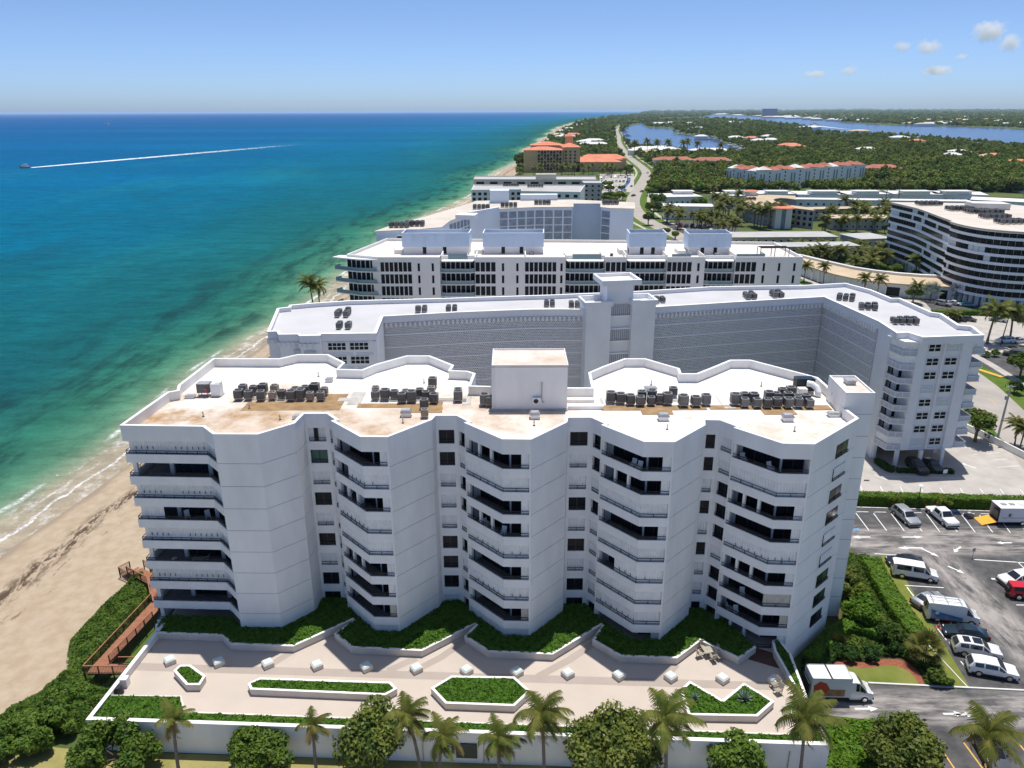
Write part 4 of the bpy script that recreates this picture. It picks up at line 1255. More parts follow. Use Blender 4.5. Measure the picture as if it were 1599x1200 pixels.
# lawns
sheet('lawn', smooth(PX([(1290, 1062), (1305, 1047), (1330, 1040), (1352, 1045), (1375, 1040), (1400, 1039), (1425, 1052), (1437, 1073)])) + PX([(1356, 1069)]), .014, 'lawn_dry', kind='structure', label='small curved front lawn edged with red mulch')
sheet('mulch_bed', smooth(PX([(1280, 1050), (1300, 1032), (1330, 1031), (1352, 1037), (1375, 1030), (1408, 1029), (1434, 1046), (1445, 1073)])) + PX([(1356, 1069)]), .012, 'mulch', kind='structure', label='red mulch edging round the small lawn')
sheet('lawn', PX([(1376, 865), (1392, 868), (1516, 1076), (1482, 1075), (1430, 985), (1385, 930)]), .007, 'lawn_dry', kind='structure', label='narrow grass strip beside the parking bays')
sheet('planting_bed', PX([(1318, 862), (1385, 866), (1482, 1076), (1440, 1073), (1280, 1045), (1300, 960)]), .003, 'soil_red', kind='structure', label='reddish mulch bed below the end wall')
sheet('planting_bed', PX([(1280, 1130), (1395, 1130), (1462, 1198), (1450, 1330), (1290, 1330)]), .003, 'soil', kind='structure', label='dark planting bed beside the entrance drive')
sheet('bounce_paving', [(-52, -58), (70, -58), (60, 48), (-50, 50)], .006, 'pale_concrete', kind='structure', label='added pale paving behind the camera bouncing light onto the condominium')  # unseen pale sheet added below and behind the camera, lifts the shaded facade
mat('dry_grass', (.20, .19, .05), .95, col2=(.36, .31, .13), vscale=.25, bump=.3, bscale=14, spec=.1, detail=8)
sheet('lawn', [(-60, 30), (40, 30), (40, 54.2), (-41, 57.6), (-60, 60)], .003, 'dry_grass', kind='structure', label='patchy grass below the outer terrace wall')

# pale paving added between buildings to bounce light up their fronts, plus one forecourt
for poly, lb in (([(-36, 98.5), (36, 98.5), (60, 108), (60, 118), (-20, 131), (-22, 120.5), (-38, 121)], 'pale paving added for bounced light between the condominium and the grey block'),
                 ([(-40, 149), (20, 156), (70, 163), (76, 208), (-34, 209)], 'pale paving added for bounced light between the grey block and the white residence'),
                 ([(-36, 248), (76, 240), (60, 300), (-10, 300), (-36, 262)], 'pale paving added for bounced light between the white residence and the crescent'),
                 ([(110, 205), (145, 200), (142, 225), (138, 240), (108, 250)], 'pale forecourt of the ribbon block')):
    sheet('court', poly, .002, 'pale_concrete', kind='structure', label=lb)
# ------------------------------------------------------------------ plants
leaf_mat('tree_leaf', (.045, .088, .012), (.125, .175, .026), .35, .22, .6, .2)
leaf_mat('tree_leaf_bright', (.085, .135, .014), (.20, .25, .03), .35, .15, .6, .2)
leaf_mat('wood_leaf', (.10, .155, .024), (.24, .28, .055), .03, .38, .65, .15)
leaf_mat('palm_leaf', (.055, .085, .014), (.20, .195, .045), .9, .15, .5, .25)
leaf_mat('palm_leaf_dry', (.16, .12, .04), (.30, .23, .08), .6, .1, .6, .25)
leaf_mat('palm_leaf_yellow', (.14, .15, .02), (.30, .26, .04), .6, .1, .5, .25)
leaf_mat('agave_leaf', (.10, .15, .12), (.20, .26, .22), 1.0, 0, .5, .1)
mat('bark', (.13, .105, .08), .9, var=.25, vscale=3, bump=.4, bscale=6)
mat('palm_bark', (.17, .145, .12), .9, var=.3, vscale=2.5, bump=.5, bscale=5, stretch=(1, 1, 4))
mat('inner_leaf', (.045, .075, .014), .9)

def np_unit(v): return v / (np.linalg.norm(v, axis=1, keepdims=True) + 1e-9)
def crown_quads(rng, rx, ry, rz, nblob, nleaf, leaf, flat=.0, cz=0.0, spread=.72):
    """leaves over a heap of overlapping lobes"""
    Cs, Rs = [], []
    for i in range(nblob):
        d = rng.normal(0, 1, 3); d /= np.linalg.norm(d)
        if d[2] < -.25: d[2] *= -.5
        k = spread * rng.uniform(.55, 1.0)
        Cs.append(d * np.array([rx, ry, rz]) * k); Rs.append(min(rx, rz) * rng.uniform(.32, .55))
    Cs = np.array(Cs); Rs = np.array(Rs)
    w = Rs ** 2; idx = rng.choice(nblob, nleaf, p=w / w.sum())
    d = np_unit(rng.normal(0, 1, (nleaf, 3)) + np.array([0, 0, .35]))
    P = Cs[idx] + d * (Rs[idx] * rng.uniform(.78, 1.1, nleaf))[:, None]
    P[:, 2] += cz
    nrm = np_unit(d + np.array([0, 0, .4]))
    Q = leaf_quads(P, nrm, leaf, .55, rng=rng)
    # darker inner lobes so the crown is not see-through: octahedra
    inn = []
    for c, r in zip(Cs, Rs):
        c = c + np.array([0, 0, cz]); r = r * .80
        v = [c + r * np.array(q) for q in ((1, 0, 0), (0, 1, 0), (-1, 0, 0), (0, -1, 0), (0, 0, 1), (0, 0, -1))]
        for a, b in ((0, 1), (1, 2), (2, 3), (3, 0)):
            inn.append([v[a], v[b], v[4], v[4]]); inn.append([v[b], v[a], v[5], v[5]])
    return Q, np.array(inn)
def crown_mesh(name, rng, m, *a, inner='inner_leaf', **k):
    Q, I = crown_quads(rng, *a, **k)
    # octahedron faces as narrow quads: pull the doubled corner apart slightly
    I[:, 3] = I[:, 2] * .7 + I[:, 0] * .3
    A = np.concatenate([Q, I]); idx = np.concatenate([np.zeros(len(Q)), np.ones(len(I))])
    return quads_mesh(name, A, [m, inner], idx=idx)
def trunk_mb(h, r, lean=(0, 0), limbs=4, rng=RND, spread=1.5, top=1.3):
    mb = MB()
    p1 = (lean[0] * .5, lean[1] * .5, h * .55); p2 = (lean[0], lean[1], h)
    mb.tube([(0, 0, -.05), (0, 0, h * .12), p1, p2], [r * 1.35, r, r * .85, r * .6], 7)
    for i in range(limbs):
        a = 2 * pi * i / limbs + rng.uniform(-.4, .4); l = spread * rng.uniform(.7, 1.1)
        mb.tube([p1, (p1[0] + l * .5 * cos(a), p1[1] + l * .5 * sin(a), h * .9), (p2[0] + l * cos(a), p2[1] + l * sin(a), h + top * rng.uniform(.6, 1))], [r * .5, r * .35, r * .15], 5)
    return mb
def make_tree(name, label, cat, crown_me, trunk_me, **kw):
    e = empty(name, (0, 0, 0), label=label, cat=cat, **kw)
    link('trunk', trunk_me, e); link('crown', crown_me, e)
    return e
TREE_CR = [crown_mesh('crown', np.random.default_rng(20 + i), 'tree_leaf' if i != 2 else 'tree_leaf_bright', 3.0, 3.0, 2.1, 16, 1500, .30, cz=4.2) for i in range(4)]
TREE_TR = [trunk_mb(3.4, .22).mesh('trunk', 'bark') for i in range(2)]
def tree(px, py, h, label, k=None, cat='tree', group=None, name='tree', z=0, wide=1.0):
    """broadleaf tree whose foot is at pixel px,py; h = height in metres"""
    p = at(px, py, z); k = RND.randrange(4) if k is None else k
    s = h / 6.5
    e = empty(name, (p.x, p.y, z), rr(0, 6.28), label=label, cat=cat, group=group); e.scale = (s * wide, s * wide, s)
    link('trunk', TREE_TR[k % 2], e); link('crown', TREE_CR[k], e)
    return e

def frond_quads(rng, L, az, el0, droop, nl, wl, wind=(0, 0), tip=.25):
    """one pinnate frond: curved midrib with leaflets on both sides"""
    pts = []; p = np.zeros(3); el = el0
    for i in range(nl + 1):
        pts.append(p.copy())
        d = np.array([cos(az) * cos(el), sin(az) * cos(el), sin(el)])
        d[:2] += np.array(wind) * (i / nl)
        d /= np.linalg.norm(d)
        p = p + d * L / nl; el -= droop / nl * (.4 + 1.2 * i / nl)
    out = []
    for i in range(1, nl + 1):
        a = pts[i - 1]; b = pts[i]; d = (b - a) / (np.linalg.norm(b - a) + 1e-9)
        s = np.cross(d, [0, 0, 1.]); s /= np.linalg.norm(s) + 1e-9
        t = i / nl
        w = wl * (.55 + .75 * math.sin(pi * min(1, t * .95 + .08)))
        for sg in (-1, 1):
            dirl = s * sg * .85 + d * .55 + np.array([0, 0, -.42 - .3 * t + rng.uniform(-.12, .12)])
            dirl[:2] += np.array(wind) * .5
            dirl /= np.linalg.norm(dirl)
            e_ = a + dirl * w * rng.uniform(.85, 1.1)
            hw = d * (L / nl) * .85
            out.append([a - hw * .6, a + hw * .9, e_ + hw * .25, e_ - hw * .1])
        wr = .045 * (1 - t * .7)
        out.append([a - s * wr, a + s * wr, b + s * wr, b - s * wr])
    return out
def palm_crown(rng, n, L, wl, nl=20, wind=(0, 0), dry=2, el=(1.25, -.35), name='crown', m='palm_leaf'):
    q, mi = [], []
    for i in range(n):
        az = i * 2.4 + rng.uniform(-.25, .25); t = i / max(1, n - 1)
        e0 = el[0] + (el[1] - el[0]) * t + rng.uniform(-.12, .12)
        f = frond_quads(rng, L * rng.uniform(.82, 1.08), az, e0, 1.25 + rng.uniform(0, .5), nl, wl, wind)
        q += f; mi += [1 if i >= n - dry else 0] * len(f)
    return quads_mesh(name, np.array(q), [m, 'palm_leaf_dry'], idx=np.array(mi))
def palm_trunk(h, r, lean, n=9):
    mb = MB(); pts, rd = [], []
    for i in range(n + 1):
        t = i / n; pts.append((lean[0] * t ** 1.6, lean[1] * t ** 1.6, h * t - .05 * (i == 0))); rd.append(r * (1.5 - .5 * min(1, t * 5)) * (1 - .25 * t) * (1 + .05 * (i % 2)))
    mb.tube(pts, rd, 8); return mb
PALM_CR = [palm_crown(np.random.default_rng(60 + i), 18, 2.9, .62, 14, (.25, -.05), 1 + i % 2) for i in range(3)]
PALM_TR = palm_trunk(6.5, .15, (.35, .1)).mesh('trunk', 'palm_bark')
def palm(px, py, h, label, group=None, k=None, z=0, name='palm_tree', s=1.0, yellow=False):
    p = at(px, py, z)
    e = empty(name, (p.x, p.y, z), rr(0, 6.28), label=label, cat='palm tree', group=group)
    tr = link('trunk', PALM_TR, e); tr.scale = (s, s, h / 6.5)
    c = link('crown', PALM_CR[RND.randrange(3) if k is None else k], e, (.35 * s, .1 * s, h)); c.scale = (s,) * 3
    return e

# ---- foreground coconut palms, wind from the sea
FP = [  # crown px, foot px, frond length, label
    ((270, 1122), (282, 1222), 2.2, 'thin coconut palm at the seaward corner of the terrace wall'),
    ((488, 1132), (496, 1225), 2.0, 'small coconut palm between two rounded sea grape bushes'),
    ((636, 1115), (660, 1230), 2.7, 'coconut palm leaning over the wall beside the tall sea grape'),
    ((692, 1148), (684, 1238), 2.5, 'coconut palm with yellowing lower fronds by the wall pipe'),
    ((778, 1152), (780, 1240), 2.6, 'coconut palm beside the blue grey wall louvre'),
    ((846, 1112), (850, 1238), 3.2, 'large windswept coconut palm before the octagonal planter'),
    ((1040, 1118), (1038, 1240), 3.6, 'broad coconut palm in front of the notched planter'),
    ((1258, 1118), (1245, 1240), 3.5, 'coconut palm at the drive corner of the terrace wall'),
    ((1545, 1145), (1540, 1250), 3.6, 'coconut palm standing among the drive parking bays'),
]
for i, (c, f, L, lb) in enumerate(FP):
    foot = at(f[0], f[1], 0)
    Yc = foot.y + .2
    top = atY(c[0], c[1], Yc)
    h = top.z
    e = empty('coconut_palm', (foot.x, foot.y, 0), label=lb, cat='palm tree', group='coconut palms below the terrace wall')
    palm_trunk(h, .17, (top.x - foot.x, Yc - foot.y), 14).build('trunk', 'palm_bark', e)
    rng = np.random.default_rng(100 + i)
    wind = (.55, -.12) if i != 0 else (.35, 0)
    cm = palm_crown(rng, (11 if L < 2.4 else 17), L, L * .24, 22, wind, 4 if i in (0, 1, 4, 3) else 3, (1.3, -.85))
    link('crown', cm, e, (top.x - foot.x, Yc - foot.y, h))
    mb = MB()
    for k in range(7):
        a = k * .9; v = Vector((.2 * cos(a), .2 * sin(a), -.22 - .1 * (k % 2))); o_ = (top.x - foot.x + v.x, Yc - foot.y + v.y, h + v.z)
        mb.tube([(o_[0], o_[1], o_[2] - .13), (o_[0], o_[1], o_[2] - .06), (o_[0], o_[1], o_[2] + .06), (o_[0], o_[1], o_[2] + .13)], [.03, .1, .1, .03], 6)
    mb.build('coconuts', 'palm_leaf_dry', e, kind='stuff')

# ---- sea grapes below the wall
def big_bush(px, py, rx, rz, label, m='grape_leaf', n=5200, seed=0, z=0, leaf=.21, ry=None, name='sea_grape', blob=22):
    p = at(px, py, z + rz * .9)
    e = empty(name, (p.x, p.y, z), label=label, cat='shrub')
    mb = trunk_mb(rz * .8, .13, limbs=5, spread=rx * .6, top=rz * .3); mb.build('trunk', 'bark', e)
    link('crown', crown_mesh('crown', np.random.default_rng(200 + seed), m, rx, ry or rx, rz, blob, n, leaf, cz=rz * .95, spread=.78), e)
    return e
big_bush(182, 1172, 5.4, 2.1, 'wide rounded sea grape at the seaward wall corner', 'grape_leaf', 9000, 1, blob=34)
big_bush(402, 1178, 3.7, 2.1, 'rounded green sea grape bush against the outer wall', 'grape_leaf', 6000, 2, blob=26)
big_bush(582, 1158, 3.1, 3.0, 'tall sea grape with yellowing leaves beside a leaning palm', 'grape_leaf_worn', 6500, 3, blob=26)
big_bush(955, 1168, 4.6, 3.0, 'large olive green sea grape in front of the wall', 'grape_leaf_worn', 9000, 4, blob=34)
big_bush(1152, 1188, 3.2, 2.2, 'rounded sea grape near the drive end of the wall', 'grape_leaf', 5500, 5, blob=26)
big_bush(1412, 1172, 3.8, 2.6, 'loose sea grape bush in the drive planting bed', 'grape_leaf_worn', 8000, 6, blob=30)
big_bush(60, 1140, 3.6, 1.5, 'low sea grape at the foot of the beach dune', 'grape_leaf', 5000, 7, blob=24)
big_bush(20, 1160, 3.0, 1.4, 'dark sea grape at the edge of sand', 'grape_leaf', 4000, 8, blob=22)
big_bush(110, 1095, 3.0, 1.2, 'low sea grape mound below the terrace corner', 'grape_leaf', 4000, 9, blob=22)
# grassy bed at the drive
cover('ornamental_grass', PX([(1292, 1130), (1388, 1131), (1400, 1160), (1390, 1210), (1292, 1210)]), 0, 120, .28, .55, 'hedge_leaf', None, bump=.2, kind='stuff', label='feathery green ground cover beside the entrance drive')

# ---- dune vegetation along the boardwalk: one leafy mass
def dune_mass():
    poly = PX([(-30, 1130), (0, 1105), (45, 1082), (100, 1040), (108, 990), (160, 935), (222, 882), (238, 890), (243, 930), (200, 985), (138, 1046), (148, 1062), (178, 1066), (170, 1082), (136, 1128), (60, 1150), (-30, 1180)], 1.0)
    n = 52000
    q = sample_poly(poly, n)
    pa = np.array(poly)
    # height falls off towards the edge of the bed
    d = np.full(n, 1e9)
    for i in range(len(pa)):
        a, b = pa[i - 1], pa[i]; ab = b - a; t = np.clip(((q - a) @ ab) / (ab @ ab), 0, 1)
        d = np.minimum(d, np.linalg.norm(q - (a + t[:, None] * ab), axis=1))
    hgt = 1.35 * np.clip(d / 1.3, .12, 1) * (1 + .28 * vnoise(q[:, 0], q[:, 1], .55, 2) + .16 * vnoise(q[:, 0], q[:, 1], 1.4, 5))
    z = hgt * (1 - .28 * NR.random(n) ** 2)
    P = np.column_stack([q, z])
    Q = leaf_quads(P, np.tile([-.15, -.1, 1.], (n, 1)), .17, .55)
    link('dune_shrubbery', quads_mesh('dune_shrubbery', Q, 'grape_leaf'), kind='stuff', label='dense glossy sea grape thicket along the dune')
    # brown understorey below it
    sheet('dune_litter', offset(poly if sum(poly[i - 1][0] * poly[i][1] - poly[i][0] * poly[i - 1][1] for i in range(len(poly))) > 0 else poly[::-1], .2, True), .05, 'soil', kind='structure', label='dark leaf litter under the dune thicket')
dune_mass()

# ---- hedges
def hedge(px, w, h, label, m='hedge_leaf', leaf=.13, dens=95, z=0, pts=None, trim=.12, closedtop=True):
    pts = pts or PX(px, z)
    e = base('hedge', (pts[0][0], pts[0][1], z), label=label, cat='hedge')
    mb = MB(); mb.strip(offset(pts, -w / 2 + .18), z, z + h - .16, w - .36); mb.build('branches', 'inner_leaf', e)
    P, Nn = [], []
    for a, b in zip(pts, pts[1:]):
        L = dist2(a, b); d = dirn(a, b); n = left(d)
        k = int(L * (w + 2 * h) * dens)
        s = NR.uniform(0, L, k); u = NR.uniform(-h, w + h, k)
        side = np.where(u < 0, -w / 2, np.where(u > w, w / 2, u - w / 2)); zz = np.where(u < 0, h + u, np.where(u > w, h - (u - w), h))
        j = NR.normal(0, trim * .5, k)
        ox = side + np.sign(side) * (np.abs(side) > w * .49) * j
        x = a[0] + d[0] * s + n[0] * ox; y = a[1] + d[1] * s + n[1] * ox
        top = (np.abs(side) < w * .49)
        z3 = z + np.clip(zz + top * j + .13 * vnoise(x, y, .9), .03, None)
        P.append(np.column_stack([x, y, z3]))
        Nn.append(np.column_stack([n[0] * np.sign(side) * (~top), n[1] * np.sign(side) * (~top), top * 1.0 + .25]))
    Q = leaf_quads(np.concatenate(P), np.concatenate(Nn), leaf, .45)
    link('foliage', quads_mesh('foliage', Q, m), e)
    return e
hedge([(1322, 786), (1390, 788), (1470, 790.5), (1560, 793), (1700, 797)], 1.7, 1.75, 'long clipped hedge between the two car parks')
hedge([(1357, 884), (1378, 925), (1410, 975), (1432, 1004)], 2.3, 1.5, 'broad clipped hedge along the landscaped strip', dens=110)
hedge([(1262, 1042), (1297, 1000), (1325, 985), (1376, 1001)], 1.6, 1.3, 'angular clipped hedge round the end wall', 'hedge_leaf')
hedge([(1263, 1058), (1290, 1028), (1305, 1012)], 1.8, .9, 'dark low hedge at the foot of the end wall', 'cover_leaf_dark')
hedge([(1368, 722), (1384, 734), (1395, 738)], 1.0, .9, 'low dark hedge at the garage corner', 'cover_leaf_dark'); hedge([(1400, 737.5), (1488, 739)], .9, .6, 'low dark hedge between garage columns', 'cover_leaf_dark')
def shrub(px, py, r, label, m='tree_leaf', z=0, seed=None, leaf=.16, n=1600, flat=.8, name='shrub'):
    return big_bush(px, py, r, r * flat, label, m, n, RND.randrange(9999) if seed is None else seed, z, leaf, name=name, blob=14)
shrub(1345, 955, 2.3, 'large glossy round shrub beside the building end wall', 'hedge_leaf', n=4200, leaf=.2)
shrub(1330, 900, 1.6, 'reddish green shrub in the mulch bed', 'grape_leaf_worn', n=1500); shrub(1345, 925, 1.3, 'yellow green low shrub above the round shrub', 'tree_leaf_bright'); shrub(1318, 925, 1.3, 'yellow flowering shrub against the end wall', 'grape_leaf_worn')
shrub(1305, 1000, 1.1, 'yellow croton shrub in the angular hedge', 'palm_leaf_yellow', n=900); shrub(1390, 990, 1.6, 'feathery green shrub below the broad hedge', 'tree_leaf'); shrub(1372, 975, 1.2, 'small olive shrub among mulch', 'grape_leaf_worn')
for x, y, lb in ((1330, 1022, 'green'), (1360, 1022, 'mounded'), (1395, 1012, 'dense'), (1310, 1015, 'dark')): shrub(x, y, 1.2, f'{lb} low shrub in the bed above the small lawn', 'cover_leaf_dark', n=1300, flat=.6)
shrub(1460, 1058, 1.1, 'round shrub beside the lawn edge', 'tree_leaf', n=1200); shrub(1478, 1066, .7, 'small shrub at the drive corner', 'tree_leaf', n=600); shrub(1452, 1040, 1.0, 'shrub below the fan palm', 'cover_leaf_dark', n=900)
cover('ground_cover', PX([(1322, 868), (1355, 870), (1402, 955), (1428, 1005), (1448, 1042), (1472, 1072), (1448, 1072), (1434, 1046), (1408, 1027), (1375, 1027), (1350, 1033), (1300, 1030), (1310, 1000), (1316, 960)]), 0, 95, .17, .45, 'tree_leaf', None, kind='stuff', label='mixed low plants in the mulch bed')
for x0, lb in ((1398, 'dense'), (1470, 'dome')):
    shrub(x0, 782, 1.5, f'{lb} yellow green bush rising from the clipped hedge', 'tree_leaf_bright', n=2200, flat=.75)

# fan palm
p = at(1440, 1035, 0)
fp = empty('fan_palm', (p.x, p.y, 0), label='bushy fan palm in the landscaped strip beside parked cars', cat='palm tree')
palm_trunk(2.0, .2, (.1, 0)).build('trunk', 'palm_bark', fp)
def fan_crown(rng, n, stem, R, nseg=16):
    q = []
    for i in range(n):
        az = i * 2.4; el = 1.35 - 1.6 * i / n + rng.uniform(-.1, .1)
        d = np.array([cos(az) * cos(el), sin(az) * cos(el), sin(el)]); tip = d * stem
        s = np.cross(d, [0, 0, 1.]); s /= np.linalg.norm(s) + 1e-9; u = np.cross(s, d)
        q.append([-s * .03, s * .03, tip + s * .02, tip - s * .02])
        for k in range(nseg):
            a = -1.9 + 3.8 * k / (nseg - 1)
            dd = d * cos(a) + s * sin(a) + np.array([0, 0, -.28]); dd /= np.linalg.norm(dd)
            pr = np.cross(dd, u); pr /= np.linalg.norm(pr) + 1e-9
            q.append([tip, tip + dd * R * .55 + pr * .07, tip + dd * R * rng.uniform(.9, 1.05) + np.array([0, 0, -.12]), tip + dd * R * .55 - pr * .07])
    return np.array(q)
link('crown', quads_mesh('crown', fan_crown(np.random.default_rng(5), 26, 1.3, 1.15), 'palm_leaf'), fp, (.1, 0, 2.0))
# agaves in the notched planter
for x, y, lb in ((1085, 1090, 'smaller spiky agave beside the planter notch'), (1163, 1092, 'large spiky agave in the notched planter')):
    p = at(x, y, T + .75); e = empty('agave', (p.x, p.y, T + .7), label=lb, cat='plant')
    q = []; rng = np.random.default_rng(int(x)); sc = .62 if x < 1100 else .95
    for i in range(26):
        az = i * 2.4; el = 1.35 - 1.2 * i / 26; d = np.array([cos(az) * cos(el), sin(az) * cos(el), sin(el)]) * sc * 1.1; s = np.array([-sin(az), cos(az), 0]) * .07 * sc * 1.4
        q.append([-s * .5, s * .5, d * .55 + s, d * .55 - s]); q.append([d * .55 - s, d * .55 + s, d + s * .05, d - s * .05])
    link('leaves', quads_mesh('leaves', np.array(q), 'agave_leaf'), e)
# ------------------------------------------------------------------ screen-block apartment building behind
mat('grey_white', (.76, .765, .785), .85, var=.05, vscale=.25, spec=.2, bump=.06, bscale=3)
mat('grey_roof', (.50, .495, .50), .85, var=.06, vscale=.15, spec=.2)
mat('grey_roof_edge', (.52, .53, .56), .85, var=.06, vscale=.3)
mat('rail_panel', (.50, .52, .56), .6, var=.06, vscale=2)
mat('shade_panel', (.60, .64, .68), .6, var=.05, vscale=2)
def screen_material():
    m = mat('screen_block', (.40, .41, .45), .9, spec=.15)
    nt, b = nodes_of(m); N = nt.nodes.new; Lk = nt.links.new
    uv = N('ShaderNodeUVMap')
    br = N('ShaderNodeTexBrick')
    br.offset = 0.5; br.inputs['Scale'].default_value = 1.0
    br.inputs['Color1'].default_value = (.21, .20, .215, 1); br.inputs['Color2'].default_value = (.46, .465, .49, 1); br.inputs['Mortar'].default_value = (.68, .685, .71, 1)
    br.inputs['Mortar Size'].default_value = .07; br.inputs['Brick Width'].default_value = .40; br.inputs['Row Height'].default_value = .30; br.inputs['Bias'].default_value = -.1
    Lk(uv.outputs[0], br.inputs['Vector']); Lk(br.outputs['Color'], b.inputs['Base Color'])
    bp = N('ShaderNodeBump'); bp.inputs['Strength'].default_value = .6; bp.inputs['Distance'].default_value = .08
    Lk(br.outputs['Fac'], bp.inputs['Height']); Lk(bp.outputs[0], b.inputs['Normal'])
screen_material()
def uv_wall(name, pts, z0, z1, m, parent, step=3.0):
    p = resample(pts, step); n = len(p); u = [0.0]
    for i in range(1, n): u.append(u[-1] + dist2(p[i - 1], p[i]))
    me = bpy.data.meshes.new(name)
    me.from_pydata([(*q, z0) for q in p] + [(*q, z1) for q in p], [], [(i, i + 1, n + i + 1, n + i) for i in range(n - 1)])
    uvl = me.uv_layers.new()
    co = {}
    for i in range(n): co[i] = (u[i], z0); co[n + i] = (u[i], z1)
    for l in me.loops: uvl.data[l.index].uv = co[l.vertex_index]
    me.materials.append(MATS[m]); me.update()
    return link(name, me, parent)
B2Z, B2F = 23.5, 2.42
b2 = base('apartment_block', (15, 138, 0), label='long grey apartment block faced with pierced screen blocks and white floor bands', cat='building')
WBK = PX([(417.5, 518.5), (432.5, 518), (435, 523), (465, 522.5), (467.5, 525), (500, 524.5), (501, 522), (587.5, 521)], B2Z)
SCL = [(-23.6, 133.6), (-10, 136.2), (2.5, 138.0), (9, 138.2), (14.2, 137.8)]
SCR = [(26.3, 139.4), (40, 142.6), (52, 145.4), (61.7, 147.4)]
SCE = [(61.7, 147.4), (64.0, 128.6)]
ENDF = [(64.0, 128.6), (63.6, 121.2), (65.6, 121.6), (66.7, 118.7), (71, 119.2), (77.2, 119.8)]
BKB = PX([(1537, 523), (1519, 510), (1498, 508), (1470, 490), (1455, 488), (1405, 466), (1392, 466), (1360, 453), (1320, 442.5), (1254, 446), (1110, 448), (1000, 455), (860, 461), (700, 466), (545, 470), (485, 474), (452, 477), (451, 480), (433, 482)], B2Z)
OUT2 = WBK + [(-23.2, 133.4)] + SCL[1:] + SCR + [SCE[1]] + ENDF[1:] + BKB[1:]
mb = MB(); mb.prism(offset(OUT2, .35, True), B2Z - 1.15, B2Z - .75); mb.build('roof', 'grey_roof', b2)
mb = MB(); mb.strip(OUT2, B2Z - 1.25, B2Z, .4, closed=True); mb.build('parapet', 'grey_white', b2)
mb = MB(); mb.strip(offset(OUT2, -.06, True), B2Z + .002, B2Z + .06, .5, closed=True); mb.build('coping', 'stucco_trim', b2)
mb = MB(); mb.prism(offset(OUT2, 1.3, True), 3.2, B2Z - 1.3); mb.build('core', 'grey_white', b2)
# pierced screens, storey by storey
for path in (SCL, SCR, SCE):
    q = offset(path, .05)
    for k in range(8):
        z0 = 3.0 + k * B2F
        uv_wall('screen_panel', q, z0 + .1, z0 + B2F - .1, 'screen_block', b2)
        mb = MB(); mb.strip(offset(path, -.06), z0 - .1, z0 + .1, .3); mb.build('floor_band', 'grey_white', b2)
    # dentils below the roof edge
    mb = MB()
    for p, p2 in zip(resample(path, .85), resample(path, .85)[1:]):
        if dist2(p, p2) < .4: continue
        mb.box((p[0], p[1] - .1, B2Z - 2.05), (.38, .42, .75), atan2(p2[1] - p[1], p2[0] - p[0]))
    mb.build('dentil', 'grey_white', b2, kind='stuff')
    mb = MB(); mb.strip(path, 0, 3.0, .3); mb.build('base_wall', 'grey_white', b2)
# west block walls and windows
mb = MB(); mb.strip(WBK + [(-23.2, 133.4)], 0, B2Z - 1.3, .3); mb.build('end_wall', 'grey_white', b2)
mb = MB()
for p, p2 in zip(resample(WBK[:6], .8), resample(WBK[:6], .8)[1:]):
    if dist2(p, p2) > .4: mb.box((p[0], p[1] - .1, B2Z - 2.05), (.36, .42, .75), atan2(p2[1] - p[1], p2[0] - p[0]))
mb.build('dentil', 'grey_white', b2, kind='stuff')
def win_grid(a, b, z0, z1, nx, ny, parent, name='window', glass='glass_dark', frame='white_paint', proud=.06, bar=.09):
    """framed window: frame bars with one pane per light as sub-parts"""
    d = dirn(a, b); n = left(d); L = dist2(a, b); fm = MB()
    a2, b2_ = mv(a, n, -proud), mv(b, n, -proud)
    for i in range(nx + 1):
        p = along(a2, b2_, i * L / nx); fm.bar((*p, z0), (*p, z1), bar, bar)
    for j in range(ny + 1):
        z = z0 + (z1 - z0) * j / ny; fm.bar((*a2, z), (*b2_, z), bar, bar)
    f = fm.build(name, frame, parent)
    for i in range(nx):
        pm = MB(); p = mv(along(a, b, (i + .06) * L / nx), n, -proud * .6); q = mv(along(a, b, (i + .94) * L / nx), n, -proud * .6)
        pm.quad((*p, z0), (*q, z0), (*q, z1), (*p, z1)); pm.build('pane', glass, f)
    return f
for k in range(8):
    z = 3.0 + k * B2F + .75
    for x0, x1 in ((512, 540), (546, 575)):
        wl = lambda x: WBK[-2][1] + (WBK[-1][1] - WBK[-2][1]) * (x - WBK[-2][0]) / (WBK[-1][0] - WBK[-2][0]) - .02
        a = atY(x0, 540, WBK[-2][1]); c = atY(x1, 540, WBK[-2][1])
        win_grid((a.x, wl(a.x)), (c.x, wl(c.x)), z, z + 1.3, 4, 2, b2)
    pm = MB(); pm.strip([(-31.9, WBK[-2][1] - .04), (-22.9, WBK[-1][1] - .04)], z - .95, z - .45, .05); pm.build('spandrel', 'shade_panel', b2)
    bm = MB(); bm.strip([(-36.3, WBK[3][1] - .5), (-32.4, WBK[4][1] - .5)], z - .6, z + .25, .1); bm.build('balcony', 'rail_panel', b2)
for x in (-30.6, -26.35, -22.9):
    mb = MB(); mb.box((x, WBK[-1][1] + .3, 0), (.5, .9, B2Z - 1.3)); mb.build('pilaster', 'grey_white', b2)
